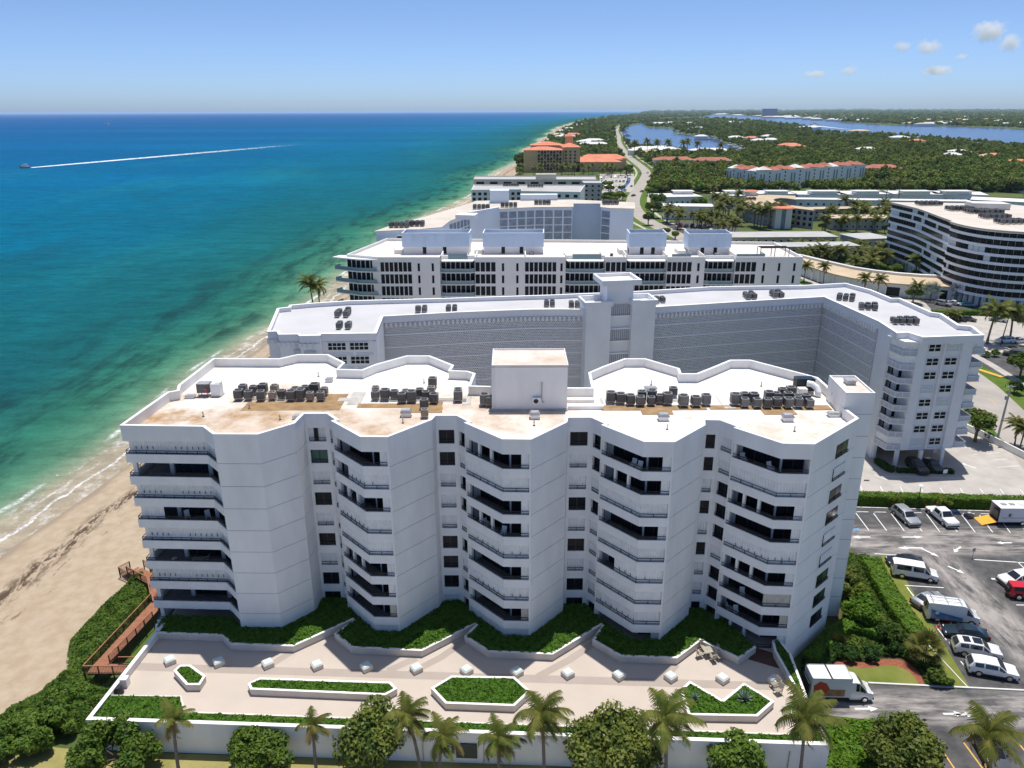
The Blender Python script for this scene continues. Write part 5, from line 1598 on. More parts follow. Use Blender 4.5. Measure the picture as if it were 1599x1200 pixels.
# lift tower
tA, tB = (13.6, 135.4), (26.7, 137.4)
td = dirn(tA, tB); tn = left(td)
def tbox(s0, s1, d0, d1, z0, z1, name, m='grey_white', parent=b2):
    mb = MB(); mb.prism([mv(along(tA, tB, s0), tn, d0), mv(along(tA, tB, s1), tn, d0), mv(along(tA, tB, s1), tn, d1), mv(along(tA, tB, s0), tn, d1)], z0, z1); return mb.build(name, m, parent)
tl = tbox(0, 4.7, 0, 5, 0, 24.6, 'lift_tower'); tr = tbox(8.7, 13.2, 0, 5, 0, 24.6, 'lift_tower')
for q, s0, s1 in ((tl, -.35, 5.0), (tr, 8.4, 13.5)):
    pts = [mv(along(tA, tB, s0), tn, -.35), mv(along(tA, tB, s1), tn, -.35), mv(along(tA, tB, s1), tn, 5.3), mv(along(tA, tB, s0), tn, 5.3)]
    mb = MB(); mb.strip(pts, 24.602, 25.5, .4, closed=True); mb.build('parapet', 'grey_white', q)
tc = tbox(4.2, 9.2, 1.4, 6.4, 0, 28.4, 'stair_shaft')
pts = [mv(along(tA, tB, s), tn, d) for s, d in ((3.0, .4), (10.4, .4), (10.4, 7.4), (3.0, 7.4))]
mb = MB(); mb.strip(pts, 28.2, 29.2, .45, closed=True); mb.build('parapet', 'grey_white', tc)
mb = MB(); mb.prism(offset(pts, .3, True), 28.41, 28.6); mb.build('roof', 'roof_membrane', tc)
mat('louvre_grey', (.42, .43, .46), .7, var=.15, vscale=6, stretch=(6, 6, .05))
for k in range(9):
    z = 3.0 + k * B2F
    if k % 2 == 0:
        mb = MB()
        for i in range(11):
            p = mv(along(tA, tB, 4.8 + i * .38), tn, 1.3); mb.box((p[0], p[1], z + .2), (.2, .14, B2F * .9 - .2), atan2(td[1], td[0]))
        mb.build('louvre', 'louvre_grey', b2)
    mb = MB(); mb.prism([mv(along(tA, tB, s), tn, d) for s, d in ((4.71, 1.0), (8.69, 1.0), (8.69, 1.38), (4.71, 1.38))], z - .12, z + .12); mb.build('floor_band', 'stucco_trim', b2)
# end wing: plain side wall, corner balconies, window strip, balconies towards the road
mb = MB(); mb.strip([(64.0, 128.4), (63.7, 123.2)], 0, B2Z - 1.25, .4); mb.build('end_wall', 'grey_white', b2)
mb = MB(); mb.strip([(66.9, 120.1), (76.6, 121.0), (76.6, 130)], 3.1, B2Z - 1.25, .3); mb.build('end_wall', 'grey_white', b2)
for x, w in ((67.5, 1.5), (75.2, 1.6), (71.4, .35)):
    mb = MB(); mb.box((x, 119.95 + (x - 66.9) * .09, 3.0), (w, .55, B2Z - 4.2), .09); mb.build('pilaster', 'grey_white', b2)
for k in range(8):
    z = 3.0 + k * B2F
    for x0 in (68.75, 71.95):
        win_grid((x0, 120.09 + (x0 - 66.9) * .0928), (x0 + 2.1, 120.09 + (x0 + 2.1 - 66.9) * .0928), z + .65, z + 1.9, 2, 2, b2, glass='glass_dark' if (k * 3 + int(x0)) % 4 else 'shade_panel')
    # corner balcony at the car-park side
    path = [(63.7, 123.1), (64.4, 120.0), (66.8, 119.7)]
    mb = MB(); mb.prism([(63.7, 123.1), (64.4, 120.0), (66.8, 119.7), (66.9, 123.2)], z - .1, z + .1)
    bal = mb.build('balcony', 'grey_white', b2)
    rl = MB()
    c_ = offset(path, .08)
    rl.strip(c_, z + .1, z + .85, .05)
    rl.build('railing_panel', 'rail_panel', bal)
    rl = MB(); rl.strip(offset(path, .04), z + .85, z + .97, .13); [rl.box((*p, z + .1), (.1, .1, .8)) for p in resample(offset(path, .1), 1.1)]; rl.build('railing', 'rail_white', bal)
    if k in (6, 0, 7): sh_ = MB(); shutter_mesh(sh_, offset(path, .3), z + .12, z + B2F - .15); sh_.build('shutter', 'shutter', bal)
    else:
        glass_wall((63.9, 123.15), (66.85, 122.95), z + .12, z + B2F - .2, bal, 1.5, fill=(.3, .95))
        gm_ = MB(); gm_.strip([(66.75, 122.9), (66.75, 119.9)], z + .1, z + B2F - .1, .12); gm_.build('side_wall', 'grey_white', bal)
    # balcony towards the road
    path = [(76.7, 120.9), (78.8, 121.1), (78.9, 127.5)]
    mb = MB(); mb.prism(path + [(76.7, 127.5)], z - .1, z + .1); bal = mb.build('balcony', 'grey_white', b2)
    rl = MB(); rl.strip(offset(path, .08), z + .1, z + .85, .05); rl.build('railing_panel', 'rail_panel', bal)
    rl = MB(); rl.strip(offset(path, .04), z + .85, z + .97, .13); rl.build('railing', 'rail_white', bal)
    if k % 2: sh_ = MB(); shutter_mesh(sh_, offset(path, .3), z + .12, z + B2F - .15); sh_.build('shutter', 'shutter', bal)
mb = MB(); mb.prism([(63.3, 123.6), (64.3, 119.6), (66.9, 119.3), (66.9, 123.6)], 22.3, 22.5); mb.build('awning', 'white_paint', b2)
for x, y in ((66.4, 118.6), (70.4, 118.4), (74.4, 118.9), (64.2, 122.0), (76.0, 124)):
    mb = MB(); mb.box((x, y + 1.2, 0), (.55, .55, 3.05)); mb.build('column', 'grey_white', b2)
mb = MB(); mb.prism([(64.5, 121.0), (66.8, 119.9), (76.4, 120.7), (76.4, 140), (65, 140)], 2.9, 3.15); mb.build('soffit', 'grey_white', b2)
mb = MB()
mb.prism([(66, 128.5), (76, 128.5), (76, 130), (66, 130)], 0, 2.9); mb.build('garage_wall', 'balcony_floor', b2)
# condensers on its roof
RZ2 = B2Z - .75
def cluster(px, py, nx, ny, label, sx=1.15, sy=1.2, rz=0.0):
    p = at(px, py, RZ2 + .9)
    for i in range(nx):
        for j in range(ny):
            dx, dy = (i - (nx - 1) / 2) * sx, (j - (ny - 1) / 2) * sy
            place(0 if (i + j) % 3 else 2, loc=(p.x + dx * cos(rz) - dy * sin(rz), p.y + dx * sin(rz) + dy * cos(rz), RZ2 + .005), rz=rz + rr(-.05, .05), scale=rr(.85, 1.0),
                      label=label, cat='air conditioner', group='condensers on the grey screen block roof')
cluster(535, 486, 2, 3, 'condenser in the cluster at the seaward end of grey roof', 1.6); cluster(537, 505, 2, 2, 'condenser in the small square cluster near the grey roof front edge', 1.6)
cluster(658, 480, 2, 2, 'condenser in the cluster one third along the grey roof'); cluster(705, 479, 2, 2, 'condenser in the cluster midway to the lift tower')
cluster(858, 471, 2, 2, 'condenser in the cluster before the lift tower'); cluster(897, 473, 2, 2, 'condenser in the cluster touching the lift tower seaward side')
cluster(1030, 465, 2, 2, 'condenser in the cluster landward of the lift tower'); cluster(1171, 459, 2, 3, 'condenser in the cluster midway along the landward arm'); cluster(1213, 457, 2, 3, 'condenser in the second cluster of the landward arm')
cluster(1321, 462, 3, 2, 'condenser in the cluster at the bend of grey roof', rz=-.5); cluster(1356, 476, 3, 2, 'condenser in the middle cluster of the end wing roof', rz=-.3); cluster(1413, 498, 4, 2, 'condenser in the last cluster of the end wing roof', rz=-.1)
# ------------------------------------------------------------------ buildings farther along the coast
mat('modern_white', (.86, .83, .79), .8, var=.04, vscale=.15, spec=.2)
mat('terrace_tile', (.66, .60, .54), .8, var=.1, vscale=.4)
mat('screen_blue', (.56, .68, .84), .6, var=.04, vscale=.3)
mat('wall_blue', (.70, .78, .87), .8, var=.05, vscale=.08)
mat('beige_roof', (.56, .50, .43), .9, var=.1, vscale=.12)
mat('cream_wall', (.60, .56, .47), .85, var=.06, vscale=.15)
mat('hotel_wall', (.70, .47, .24), .85, var=.08, vscale=.1)
mat('terracotta', (.62, .21, .12), .85, var=.18, vscale=.12, detail=8)
mat('red_tile', (.38, .13, .085), .85, var=.2, vscale=.15, detail=8)
mat('tan_roof', (.50, .39, .26), .9, var=.12, vscale=.1)
mat('grey_wall', (.42, .42, .43), .85, var=.1, vscale=.2)
mat('light_roof', (.64, .63, .61), .85, var=.1, vscale=.1)
mat('grey_gravel', (.42, .41, .39), .9, var=.1, vscale=.2)
mat('ribbon_white', (.80, .83, .87), .7, var=.03, vscale=.2)
mat('rail_glass', (.20, .30, .32), .1, spec=.7)
def prismo(name, poly, z0, z1, m, parent, **kw):
    mb = MB(); mb.prism(list(poly), z0, z1); return mb.build(name, m, parent, **kw)
def stripo(name, pts, z0, z1, th, m, parent, closed=False):
    mb = MB(); mb.strip(list(pts), z0, z1, th, closed=closed); return mb.build(name, m, parent)
def block(name, poly, z1, label, wall, roof, z0=0, par=.6, cat='building', group=None):
    n = len(poly)
    if sum(poly[i - 1][0] * poly[i][1] - poly[i][0] * poly[i - 1][1] for i in range(n)) < 0: poly = poly[::-1]
    c = (sum(p[0] for p in poly) / n, sum(p[1] for p in poly) / n)
    e = base(name, (*c, z0), label=label, cat=cat, group=group)
    stripo('wall', poly, z0, z1, .3, wall, e, True)
    prismo('roof', offset(poly, .2, True), z1 - par - .2, z1 - par, roof, e)
    return e
def pane_obj(a, b, z0, z1, m, parent, proud=.05, name='window'):
    d = dirn(a, b); n = left(d); a, b = mv(a, n, -proud), mv(b, n, -proud)
    mb = MB()
    mb.strip([a, b], z0, z1, proud - .01, 1)
    w = dist2(a, b); k = min(.08, w * .08)
    a2, b2_ = mv(along(a, b, k), n, -.012), mv(along(a, b, w - k), n, -.012)
    mb.quad((*a2, z0 + .07), (*b2_, z0 + .07), (*b2_, z1 - .07), (*a2, z1 - .07))
    return mb.build(name, [m, 'white_paint'], parent)
def windows(parent, a, b, z0, z1, n, fill=.8, glass='glass_dark', skip=()):
    L = dist2(a, b); w = L / n
    for i in range(n):
        if i in skip: continue
        pane_obj(along(a, b, (i + .5 - fill / 2) * w), along(a, b, (i + .5 + fill / 2) * w), z0, z1, glass, parent)

# ---- white glass-fronted residence
R3, F3 = 20.0, 3.4
b3 = base('residence', (20, 220, 0), label='modern white residence with glass bays and blue roof screens', cat='building')
def fx(px): return (px - 799.5) * .1782
def fy(x): return 212.0 - (x + 36) * .017
SEG = [(593, 643, 'g'), (643, 687, 's'), (687, 742, 'b'), (742, 775, 'g'), (775, 820, 's'), (820, 870, 'g'), (870, 884, 's'), (884, 946, 'b'), (946, 979, 'g'), (979, 1042, 'b'), (1042, 1081, 'g'), (1081, 1101, 's'), (1101, 1148, 'b'), (1148, 1181, 'g'), (1181, 1252, 's')]
FRONT3 = []
for a, c, t in SEG:
    xa, xc = fx(a), fx(c); dy = 2.4 if t == 'b' else 0
    FRONT3 += [(xa, fy(xa) + dy), (xc, fy(xc) + dy)]
OUT3 = [(-47, 217)] + FRONT3 + [(fx(1252) + .5, 236), (40, 240), (-40, 246)]
stripo('wall', OUT3, 0, R3, .35, 'modern_white', b3, True)
prismo('roof', offset(OUT3, .3, True), R3 - 1.0, R3 - .75, 'terrace_tile', b3)
stripo('coping', offset(OUT3, -.04, True), R3 + .002, R3 + .07, .45, 'white_paint', b3, True)
for a, c, t in SEG:
    xa, xc = fx(a), fx(c); pa, pc = (xa, fy(xa)), (xc, fy(xc))
    for k in range(5):
        z1 = R3 - 1.3 - k * F3; z0 = z1 - 2.75
        if z0 < 2: continue
        if t == 'g': windows(b3, pa, pc, z0, z1, max(3, round(dist2(pa, pc) / 1.35)), .93)
        elif t == 's':
            L = dist2(pa, pc)
            n = max(1, int(L / 3.2))
            for i in range(n):
                s = L * (i + .4) / n
                pane_obj(along(pa, pc, s), along(pa, pc, s + .75), z0 + .1, z1 - .3, 'glass_dark', b3)
        else:
            qa, qc = (xa + .1, fy(xa) + 2.4), (xc - .1, fy(xc) + 2.4)
            windows(b3, qa, qc, z0, z1, max(3, round(dist2(qa, qc) / 1.3)), .93)
            mb = MB(); mb.prism([(xa + .05, fy(xa) + 2.3), (xa + .05, fy(xa) + .3), (xa + 1.2, fy(xa) - .5), (xc - 1.2, fy(xc) - .5), (xc - .05, fy(xc) + .3), (xc - .05, fy(xc) + 2.3)], z0 - .35, z0 - .1)
            bal = mb.build('balcony', 'white_paint', b3)
            pts = [(xa + .1, fy(xa) + .35), (xa + 1.25, fy(xa) - .4), (xc - 1.25, fy(xc) - .4), (xc - .1, fy(xc) + .35)]
            stripo('glass_railing', pts, z0 - .1, z0 + .8, .04, 'rail_glass', bal)
            stripo('handrail', offset(pts, -.03), z0 + .8, z0 + .88, .1, 'rail_white', bal)
    if t == 'b': prismo('canopy', [(xa + .05, fy(xa) + 2.3), (xa + .6, fy(xa) - .6), (xc - .6, fy(xc) - .6), (xc - .05, fy(xc) + 2.3)], R3 - 1.2, R3 - .95, 'white_paint', b3)
# seaward stepped balconies
for k in range(5):
    z = R3 - .6 - k * F3
    if z < 2: continue
    q = [(-36.6, 211.8), (-43, 212.6), (-51.0 + .25 * k, 216.6), (-49.5, 219.5), (-46.8, 219)]
    bal = prismo('balcony', q, z - .3, z, 'white_paint', b3)
    if k:
        pts = [(-38.0, 212.3), (-43, 212.9), (-50.6, 216.8), (-49.4, 219.2)][::-1]
        stripo('glass_railing', pts, z, z + .95, .04, 'rail_glass', bal)
    zz = z - F3 + .1
    windows(b3, (-47, 217.0), (-37.0, 212.2), zz, z - .4, 7, .93)
# roof screens over white stair houses
for x0, x1, y0, zt in ((628, 733, 386, 3.2), (754, 849, 386, 3.2), (982, 1040, 386, 3.2), (1074, 1141, 387, 3.2)):
    yb = 221 if x0 < 900 else 219
    a, c = atY(x0, y0, yb), atY(x1, y0, yb)
    zb = a.z
    pts = [(a.x, yb), (c.x, yb - .1), (c.x + .3, yb + 7.5), (a.x + .3, yb + 7.5)]
    h = prismo('roof_house', offset(pts, .25, True), R3 - .76, zb, 'modern_white', b3)
    top = atY(x0, y0 - 21, yb).z
    stripo('roof_screen', pts, zb + .002, top, .2, 'screen_blue', h, True)
    stripo('screen_rail', offset(pts, -.05, True), top, top + .15, .3, 'rail_white', h, True)
    for i in range(1, 6):
        mb = MB(); p = lerp2(pts[0], pts[1], i / 6); mb.box((p[0], p[1] - .06, zb + .05), (.12, .1, top - zb - .1)); mb.build('screen_post', 'rail_white', h)
    for i in (0, 1):
        p = lerp2(pts[0], pts[1], .3 + .3 * i)
        pane_obj((p[0], p[1] + .25), (p[0] + 1.2, p[1] + .25), R3 - .7, R3 + 1.4, 'glass_dark', h, name='door')
    mb = MB()
    for i in range(4): mb.box((a.x + 2 + i * (c.x - a.x - 4) / 3, yb + 3.5, zb), (1.8, 2.2, (top - zb) * .7))
    mb.build('plant', 'ac_grey', h, kind='stuff')
    prismo('roof_house', [(a.x - 2.5, yb + .8), (a.x - .1, yb + .8), (a.x - .1, yb + 6), (a.x - 2.5, yb + 6)], R3 - .76, zb - 1.0, 'modern_white', b3)
# roof terrace dividers and planters
for px in (690, 745, 822, 885, 980, 1043, 1100, 1150):
    x = fx(px); stripo('terrace_divider', [(x, fy(x) + .4), (x, 219)], R3 - .75, R3 + .55, .25, 'modern_white', b3)
for px, w in ((700, 30), (895, 45), (1050, 30), (1150, 45)):
    x = fx(px); stripo('glass_railing', [(x, fy(x) + 1.0), (x + w * .178, fy(x) + 1.0), (x + w * .178, fy(x) + 5)], R3 - .7, R3 + .7, .05, 'rail_glass', b3)
mb = MB(); [mb.box((x, 214 + dy, R3 - .7), (.15, .15, 2.6)) for x in (70, 74, 78) for dy in (0, 3)]; [mb.bar((70, 214 + d, R3 + 1.9), (78, 214 + d, R3 + 1.9), .12, .15) for d in (0, 1, 2, 3)]
mb.build('pergola', 'frame_dark', b3)
for px, py in ((620, 390), (640, 393), (660, 391), (830, 396), (955, 398), (1120, 398)):
    p = at(px, py, R3 - .4)
    e = empty('terrace_table', (p.x, p.y, R3 - .74), rr(0, 3), label='small dark table set on the white roof terrace', cat='table', group='furniture on the white roof terrace')
    mb = MB(); mb.box((0, 0, .68), (1.5, .9, .06)); mb.build('table_top', 'ac_tan', e)
    for x in (-.6, .6):
        mb = MB(); mb.box((x, 0, 0), (.1, .6, .68)); mb.build('leg', 'frame_dark', e)

# ---- pale blue crescent apartment house
R4 = 22.0
b4 = base('crescent_building', (5, 300, 0), label='pale blue crescent shaped apartment house with gridded glass corridor', cat='building')
C4 = PX([(587, 361), (650, 358), (688, 355), (701, 345), (734, 334), (779.5, 326), (835, 323.5), (894, 323), (894, 318), (939, 318), (939, 323.5), (954, 325), (990, 326), (990, 316.5), (894, 312), (745, 314), (715, 324), (660, 340), (620, 350)], R4)
stripo('wall', C4, 0, R4 - .2, .4, 'wall_blue', b4, True)
prismo('roof', offset(C4, -.4, True), R4 - .2, R4, 'beige_roof', b4)
def grid4(p, n, rows=6):
    for a, c in zip(p, p[1:]):
        L = dist2(a, c); m_ = max(1, round(L / 3.6))
        for i in range(m_):
            for k in range(rows):
                pane_obj(along(a, c, L * (i + .06) / m_), along(a, c, L * (i + .94) / m_), R4 - 1.2 - 3.0 * (k + 1) + .12, R4 - 1.2 - 3.0 * k - .12, 'corridor_glass', b4)
mat('corridor_glass', (.22, .28, .36), .25, var=.25, vscale=.8, spec=.5)
grid4([C4[3], C4[4]], 2); grid4([C4[5], C4[6], C4[7]], 8); grid4([C4[10], C4[11]], 1)
s5 = C4[4]; s6 = C4[5]
stripo('service_shaft', [mv(s5, (0, -1), 1.2), mv(s6, (0, -1), 1.2), s6], 0, R4 + .7, 1.0, 'wall_blue', b4)
prismo('stair_house', [(-9, 326), (-1, 326), (-1, 333), (-9, 333)], R4, R4 + 5.2, 'wall_blue', b4)
prismo('stair_house', [(4, 336), (20, 337), (20, 341), (4, 341)], R4, R4 + 2.4, 'wall_blue', b4)
prismo('plant_house', [(-20, 276), (-13, 274), (-12, 281), (-19, 282)], R4, R4 + 1.6, 'white_paint', b4)
for k in range(3):
    for i in range(3): pane_obj((-37 + i * 5, C4[0][1] - 1.05 + i * 1.0), (-35.4 + i * 5, C4[0][1] - .75 + i * 1.0), R4 - 3.2 - 3 * k, R4 - 1.4 - 3 * k, 'glass_dark', b4, .35)
RZ4 = R4
def cluster4(px, py, nx, ny, zr, label, group, s=1.7, sc=1.5):
    p = at(px, py, zr + .6)
    for i in range(nx):
        for j in range(ny): place(0, loc=(p.x + (i - nx / 2) * s, p.y + (j - ny / 2) * s, zr + .01), rz=rr(-.2, .2), scale=sc, label=label, cat='air conditioner', group=group)
for px, py, nm in ((628, 352, 'seaward tip'), (652, 350, 'seaward third'), (755, 324, 'middle'), (798, 321, 'middle landward part'), (850, 317, 'landward part'), (956, 317, 'landward end')): cluster4(px, py, 4, 2, R4, f'condenser on the {nm} of the crescent roof', 'condensers on the crescent roof')

# ---- low blocks before the hotel
for poly, z1, lb, wl in (([(-24, 470), (6, 472), (6, 462), (40, 455), (47, 500), (-24, 505)], 14, 'low white apartment house with grey plant covered roof', 'modern_white'),
                         ([(-26, 540), (58, 535), (60, 565), (-26, 570)], 14.5, 'cream apartment house with long grey roof before the hotel', 'cream_wall')):
    e = block('apartment_house', poly, z1, lb, wl, 'grey_gravel')
    a, c = poly[0], poly[1]
    for k in range(4): windows(e, a, c, z1 - 3.4 - 3 * k, z1 - 1.6 - 3 * k, 9, .6)
    if len(poly) > 4:
        a, c = poly[2], poly[3]
        for k in range(4): windows(e, a, c, z1 - 3.4 - 3 * k, z1 - 1.6 - 3 * k, 7, .5)
        cluster4(838, 291, 6, 2, z1 - .6, 'condenser on the roof of the low white apartment house', 'condensers on the low white roof')
        cluster4(800, 290, 6, 1, z1 - .6, 'condenser on the roof of the low white apartment house', 'condensers on the low white roof')
    else:
        prismo('stair_house', [(17, 541), (31, 541), (31, 548), (17, 548)], z1 - .6, z1 + 3, 'cream_wall', e)
        prismo('side_wing', [(48, 520), (60, 519), (61, 535), (58.5, 535), (48, 535)], 0, z1 - 1, 'grey_wall', e)
        for k in range(4): windows(e, (48, 520), (60, 519), 2 + 2.9 * k, 3.5 + 2.9 * k, 3, .4)
# ---- hotel
def hip(parent, x0, y0, x1, y1, z, h, m='terracotta', over=.8, name='roof'):
    x0 -= over; y0 -= over; x1 += over; y1 += over
    r = min(x1 - x0, y1 - y0) / 2
    if x1 - x0 > y1 - y0: A, B = (x0 + r, (y0 + y1) / 2, z + h), (x1 - r, (y0 + y1) / 2, z + h)
    else: A, B = ((x0 + x1) / 2, y0 + r, z + h), ((x0 + x1) / 2, y1 - r, z + h)
    v = [(x0, y0, z), (x1, y0, z), (x1, y1, z), (x0, y1, z), A, B]
    f = [(0, 1, 5, 4), (1, 2, 5), (2, 3, 4, 5), (3, 0, 4)] if x1 - x0 > y1 - y0 else [(0, 1, 4), (1, 2, 5, 4), (2, 3, 5), (3, 0, 4, 5)]
    mb = MB(); mb.add(v, f + [(3, 2, 1, 0)]); return mb.build(name, m, parent)
ht = base('hotel', (40, 830, 0), label='tan hotel with terracotta hipped roofs among palms', cat='building')
def hblock(x0, y0, x1, y1, z, h, roof=True):
    w = prismo('wall', [(x0, y0), (x1, y0), (x1, y1), (x0, y1)], 0, z, 'hotel_wall', ht)
    if roof: hip(ht, x0, y0, x1, y1, z + .01, h)
    return w
hblock(13, 800, 52, 830, 21.5, 3); hblock(22, 880, 58, 910, 23, 3.5); hblock(53, 806, 70, 850, 24, 3); hblock(58, 852, 66, 862, 33, 3)
hblock(66, 806.0, 112, 826, 9.5, 3); hblock(72, 840, 118, 862, 10, 4); hblock(76, 880, 128, 900, 9, 4)
for k in range(6):
    for i in range(12):
        x = 14.5 + i * 3.1
        if x < 24: continue
        bw_ = MB(); bw_.box((x + .9, 799.6, 2.2 + k * 3.2), (2.6, .9, 1.0)); bb = bw_.build('balcony', 'frame_dark' if (i + k) % 3 else 'hotel_wall', ht)
        pane_obj((x, 799.95), (x + 2.0, 799.95), 2.6 + k * 3.2, 4.9 + k * 3.2, 'glass_dark', ht)
    for i in range(3): pane_obj((54.5 + i * 4.6, 805.95), (56.5 + i * 4.6, 805.95), 2.6 + k * 3.2, 4.6 + k * 3.2, 'glass_dark', ht)
# ---- white ribbon-window block by the road
R6, F6 = 24.0, 2.56
b6 = base('ribbon_block', (165, 250, 0), label='white apartment block with curving bands of ribbon windows and beige roof', cat='building')
P6 = smooth([(150, 307), (150.5, 290), (150, 283), (146, 262), (144.5, 252)], 2)
P6b = smooth([(143.2, 251.5), (142.5, 243), (144.5, 235), (150, 229.3), (158, 226.5), (175, 222), (200, 215)], 2)
OUT6 = P6[::-1]
FR6 = P6 + P6b
# path runs away-to-near, so the outside is on its right: reverse for 'left = inside'
OUTL = FR6 + [(212, 250), (190, 300)]
prismo('roof', offset(OUTL, -.35, True), R6 - .5, R6, 'beige_roof', b6)
for k in range(8):
    z = 3.5 + k * F6
    for path in (P6, P6b):
        stripo('floor_band', path, z - .35, z + .5, .5, 'ribbon_white', b6)
        q = resample(path, 1.9)
        qi = offset(q, .35)
        for i in range(len(qi) - 1):
            if dist2(qi[i], qi[i + 1]) < .3: continue
            a, c = lerp2(qi[i], qi[i + 1], .04), lerp2(qi[i], qi[i + 1], .96)
            sh_ = (mnoise.noise(Vector((i * .25, k * 1.7, 3.1 if path is P6 else 9))) > .28)
            mb = MB(); mb.strip([a, c], z + .5, z + F6 - .35, .05); mb.build('window', 'shade_panel' if sh_ else 'glass_dark', b6)
        if k == 7: stripo('fascia', path, R6 - .75, R6 - .5, .3, 'ribbon_white', b6)
stripo('soffit_wall', offset(FR6, 2.5), 0, 3.4, .3, 'grey_wall', b6)
prismo('core', offset(OUTL, .6, True), 3.2, R6 - .6, 'ribbon_white', b6)
for p in resample(P6b, 5.2) + resample(P6, 6):
    mb = MB(); q = p; mb.box((q[0] + 1.2, q[1] + .6, 0), (.9, .9, 3.3)); mb.build('column', 'ribbon_white', b6)
for px, py, nm in ((1452, 318, 'rear'), (1500, 326, 'middle'), (1530, 330, 'middle'), (1555, 338, 'front'), (1580, 346, 'front'), (1545, 331, 'middle')): cluster4(px, py, 5, 3, R6, f'condenser on the {nm} part of the ribbon block roof', 'condensers on the ribbon block roof', 1.8, 1.3)
prismo('plant_house', [(168, 283), (180, 280), (181, 288), (169, 290)], R6, R6 + 2.2, 'light_roof', b6)
# ---- low curved building with beige roof
lc = base('low_curved_building', (125, 262, 0), label='low curved building with beige roof and grey garage wall', cat='building')
cf = smooth(PX([(1250, 412), (1290, 426), (1340, 437), (1400, 444), (1492, 449)], 4.5), 1)
cb = smooth(PX([(1250, 400), (1300, 412), (1350, 423), (1420, 431), (1495, 434)], 4.5), 1)
prismo('roof', cf + cb[::-1], 4.2, 4.6, 'tan_roof', lc)
stripo('wall', offset(cf, .8), 0, 4.2, .3, 'grey_white', lc)
stripo('roof_band', offset(cb, -2.2), 4.602, 5.4, 1.6, 'light_roof', lc)
for p in resample(cf, 5.5):
    mb = MB(); mb.box((p[0] + .1, p[1] + .25, 0), (.35, .35, 4.2)); mb.build('column', 'stucco_trim', lc)
for i in (6, 10, 13):
    a, c = cf[min(i, len(cf) - 2)], cf[min(i + 1, len(cf) - 1)]; a, c = offset([a, c], .78); pane_obj(a, lerp2(a, c, .6), .2, 3.2, 'glass_dark', lc, name='door')
# ---- garden apartments: long low roofs among trees
def low_row(pxa, pxb, z, depth, label, roof, wall, nwin=10, eave=.6):
    a, c = at2(*pxa, z), at2(*pxb, z); d = dirn(a, c); n = left(d)
    poly = [a, c, mv(c, n, depth), mv(a, n, depth)]
    m_ = lerp2(a, c, .5); m_ = mv(m_, n, depth / 2)
    e = base('garden_apartments', (*m_, 0), label=label, cat='building')
    prismo('wall', offset(poly, eave, True), 0, z - .35, wall, e)
    prismo('roof', poly, z - .35, z, roof, e)
    q = offset(poly, eave, True)
    st = int(max(1, z // 3))
    for k in range(st): windows(e, q[0], q[1], k * 2.9 + 1.0, k * 2.9 + 2.3, nwin, .35)
    return e
low_row((1143, 371), (1310, 370), 6.5, 16, 'long low building with flat pale roof amid palm trees', 'grey_gravel', 'cream_wall', 14)
low_row((1148, 387), (1345, 384), 6.5, 11, 'long low building with narrow pale roof behind a palm hedge', 'grey_gravel', 'cream_wall', 16)
low_row((1345, 374), (1395, 372), 6.5, 16, 'short low building with grey roof beside the ribbon block', 'grey_gravel', 'grey_wall', 5)
e = low_row((1036, 322), (1116, 323), 7.5, 14, 'white two storey house with pale roof by the parking court', 'light_roof', 'white_paint', 8); 
low_row((1035, 308), (1098, 307), 8.0, 22, 'white house with stepped pale roof behind the two storey house', 'light_roof', 'white_paint', 7)
low_row((1120, 306), (1180, 306), 8.0, 22, 'white row house with stepped pale roof left of the domed lobby'.replace('left of', 'beside'), 'light_roof', 'white_paint', 6)
low_row((1185, 303), (1245, 303), 8.0, 22, 'white row house with stepped roof behind the crescent of tan flats', 'light_roof', 'white_paint', 6)
low_row((1246, 304), (1325, 304), 8.0, 22, 'white row house with stepped roof above the long white gallery', 'light_roof', 'white_paint', 7)
low_row((1318, 304), (1390, 303), 8.0, 22, 'white row house with stepped roof near two tall palms', 'light_roof', 'white_paint', 7)
low_row((1395, 303), (1475, 304), 8.0, 22, 'white row house with stepped roof beyond the tall palms', 'light_roof', 'white_paint', 7)
low_row((1460, 303), (1545, 305), 8.0, 22, 'last white row house with stepped roof before the canal', 'light_roof', 'white_paint', 7)
for (xa, xb, y) in ((1052, 1085, 299), (1133, 1170, 299), (1198, 1234, 299), (1266, 1312, 299), (1336, 1377, 299), (1410, 1457, 299), (1476, 1522, 299)):
    a, c = at2(xa, y, 10), at2(xb, y, 10)
    e = base('roof_lantern', ((a[0] + c[0]) / 2, a[1] + 4, 7.6), label='raised white lantern roof on a row house', cat='roof lantern', group='raised roofs of the row houses')
    prismo('wall', [(a[0] + 1, a[1] + 1), (c[0] - 1, c[1] + 1), (c[0] - 1, c[1] + 8), (a[0] + 1, a[1] + 8)], 7.6, 9.6, 'white_paint', e); prismo('roof', [(a[0], a[1]), (c[0], c[1]), (c[0], c[1] + 9), (a[0], a[1] + 9)], 9.6, 10, 'light_roof', e)
low_row((1220, 311), (1520, 315), 7.5, 10, 'long white gallery building with covered walkway', 'light_roof', 'wall_blue', 24)
low_row((1515, 312), (1640, 318), 7.5, 20, 'broad pale roofed house next to the canal', 'light_roof', 'wall_blue', 10)
low_row((1270, 327), (1400, 325), 6.5, 10, 'long tan roofed flats beside the crescent', 'tan_roof', 'grey_wall', 12)
low_row((1300, 341), (1398, 341), 6.0, 14, 'tan roofed flats screened by palm trees', 'tan_roof', 'grey_wall', 10)
low_row((1500, 342), (1640, 340), 6.0, 14, 'tan roofed flats behind the ribbon block', 'tan_roof', 'grey_wall', 10)
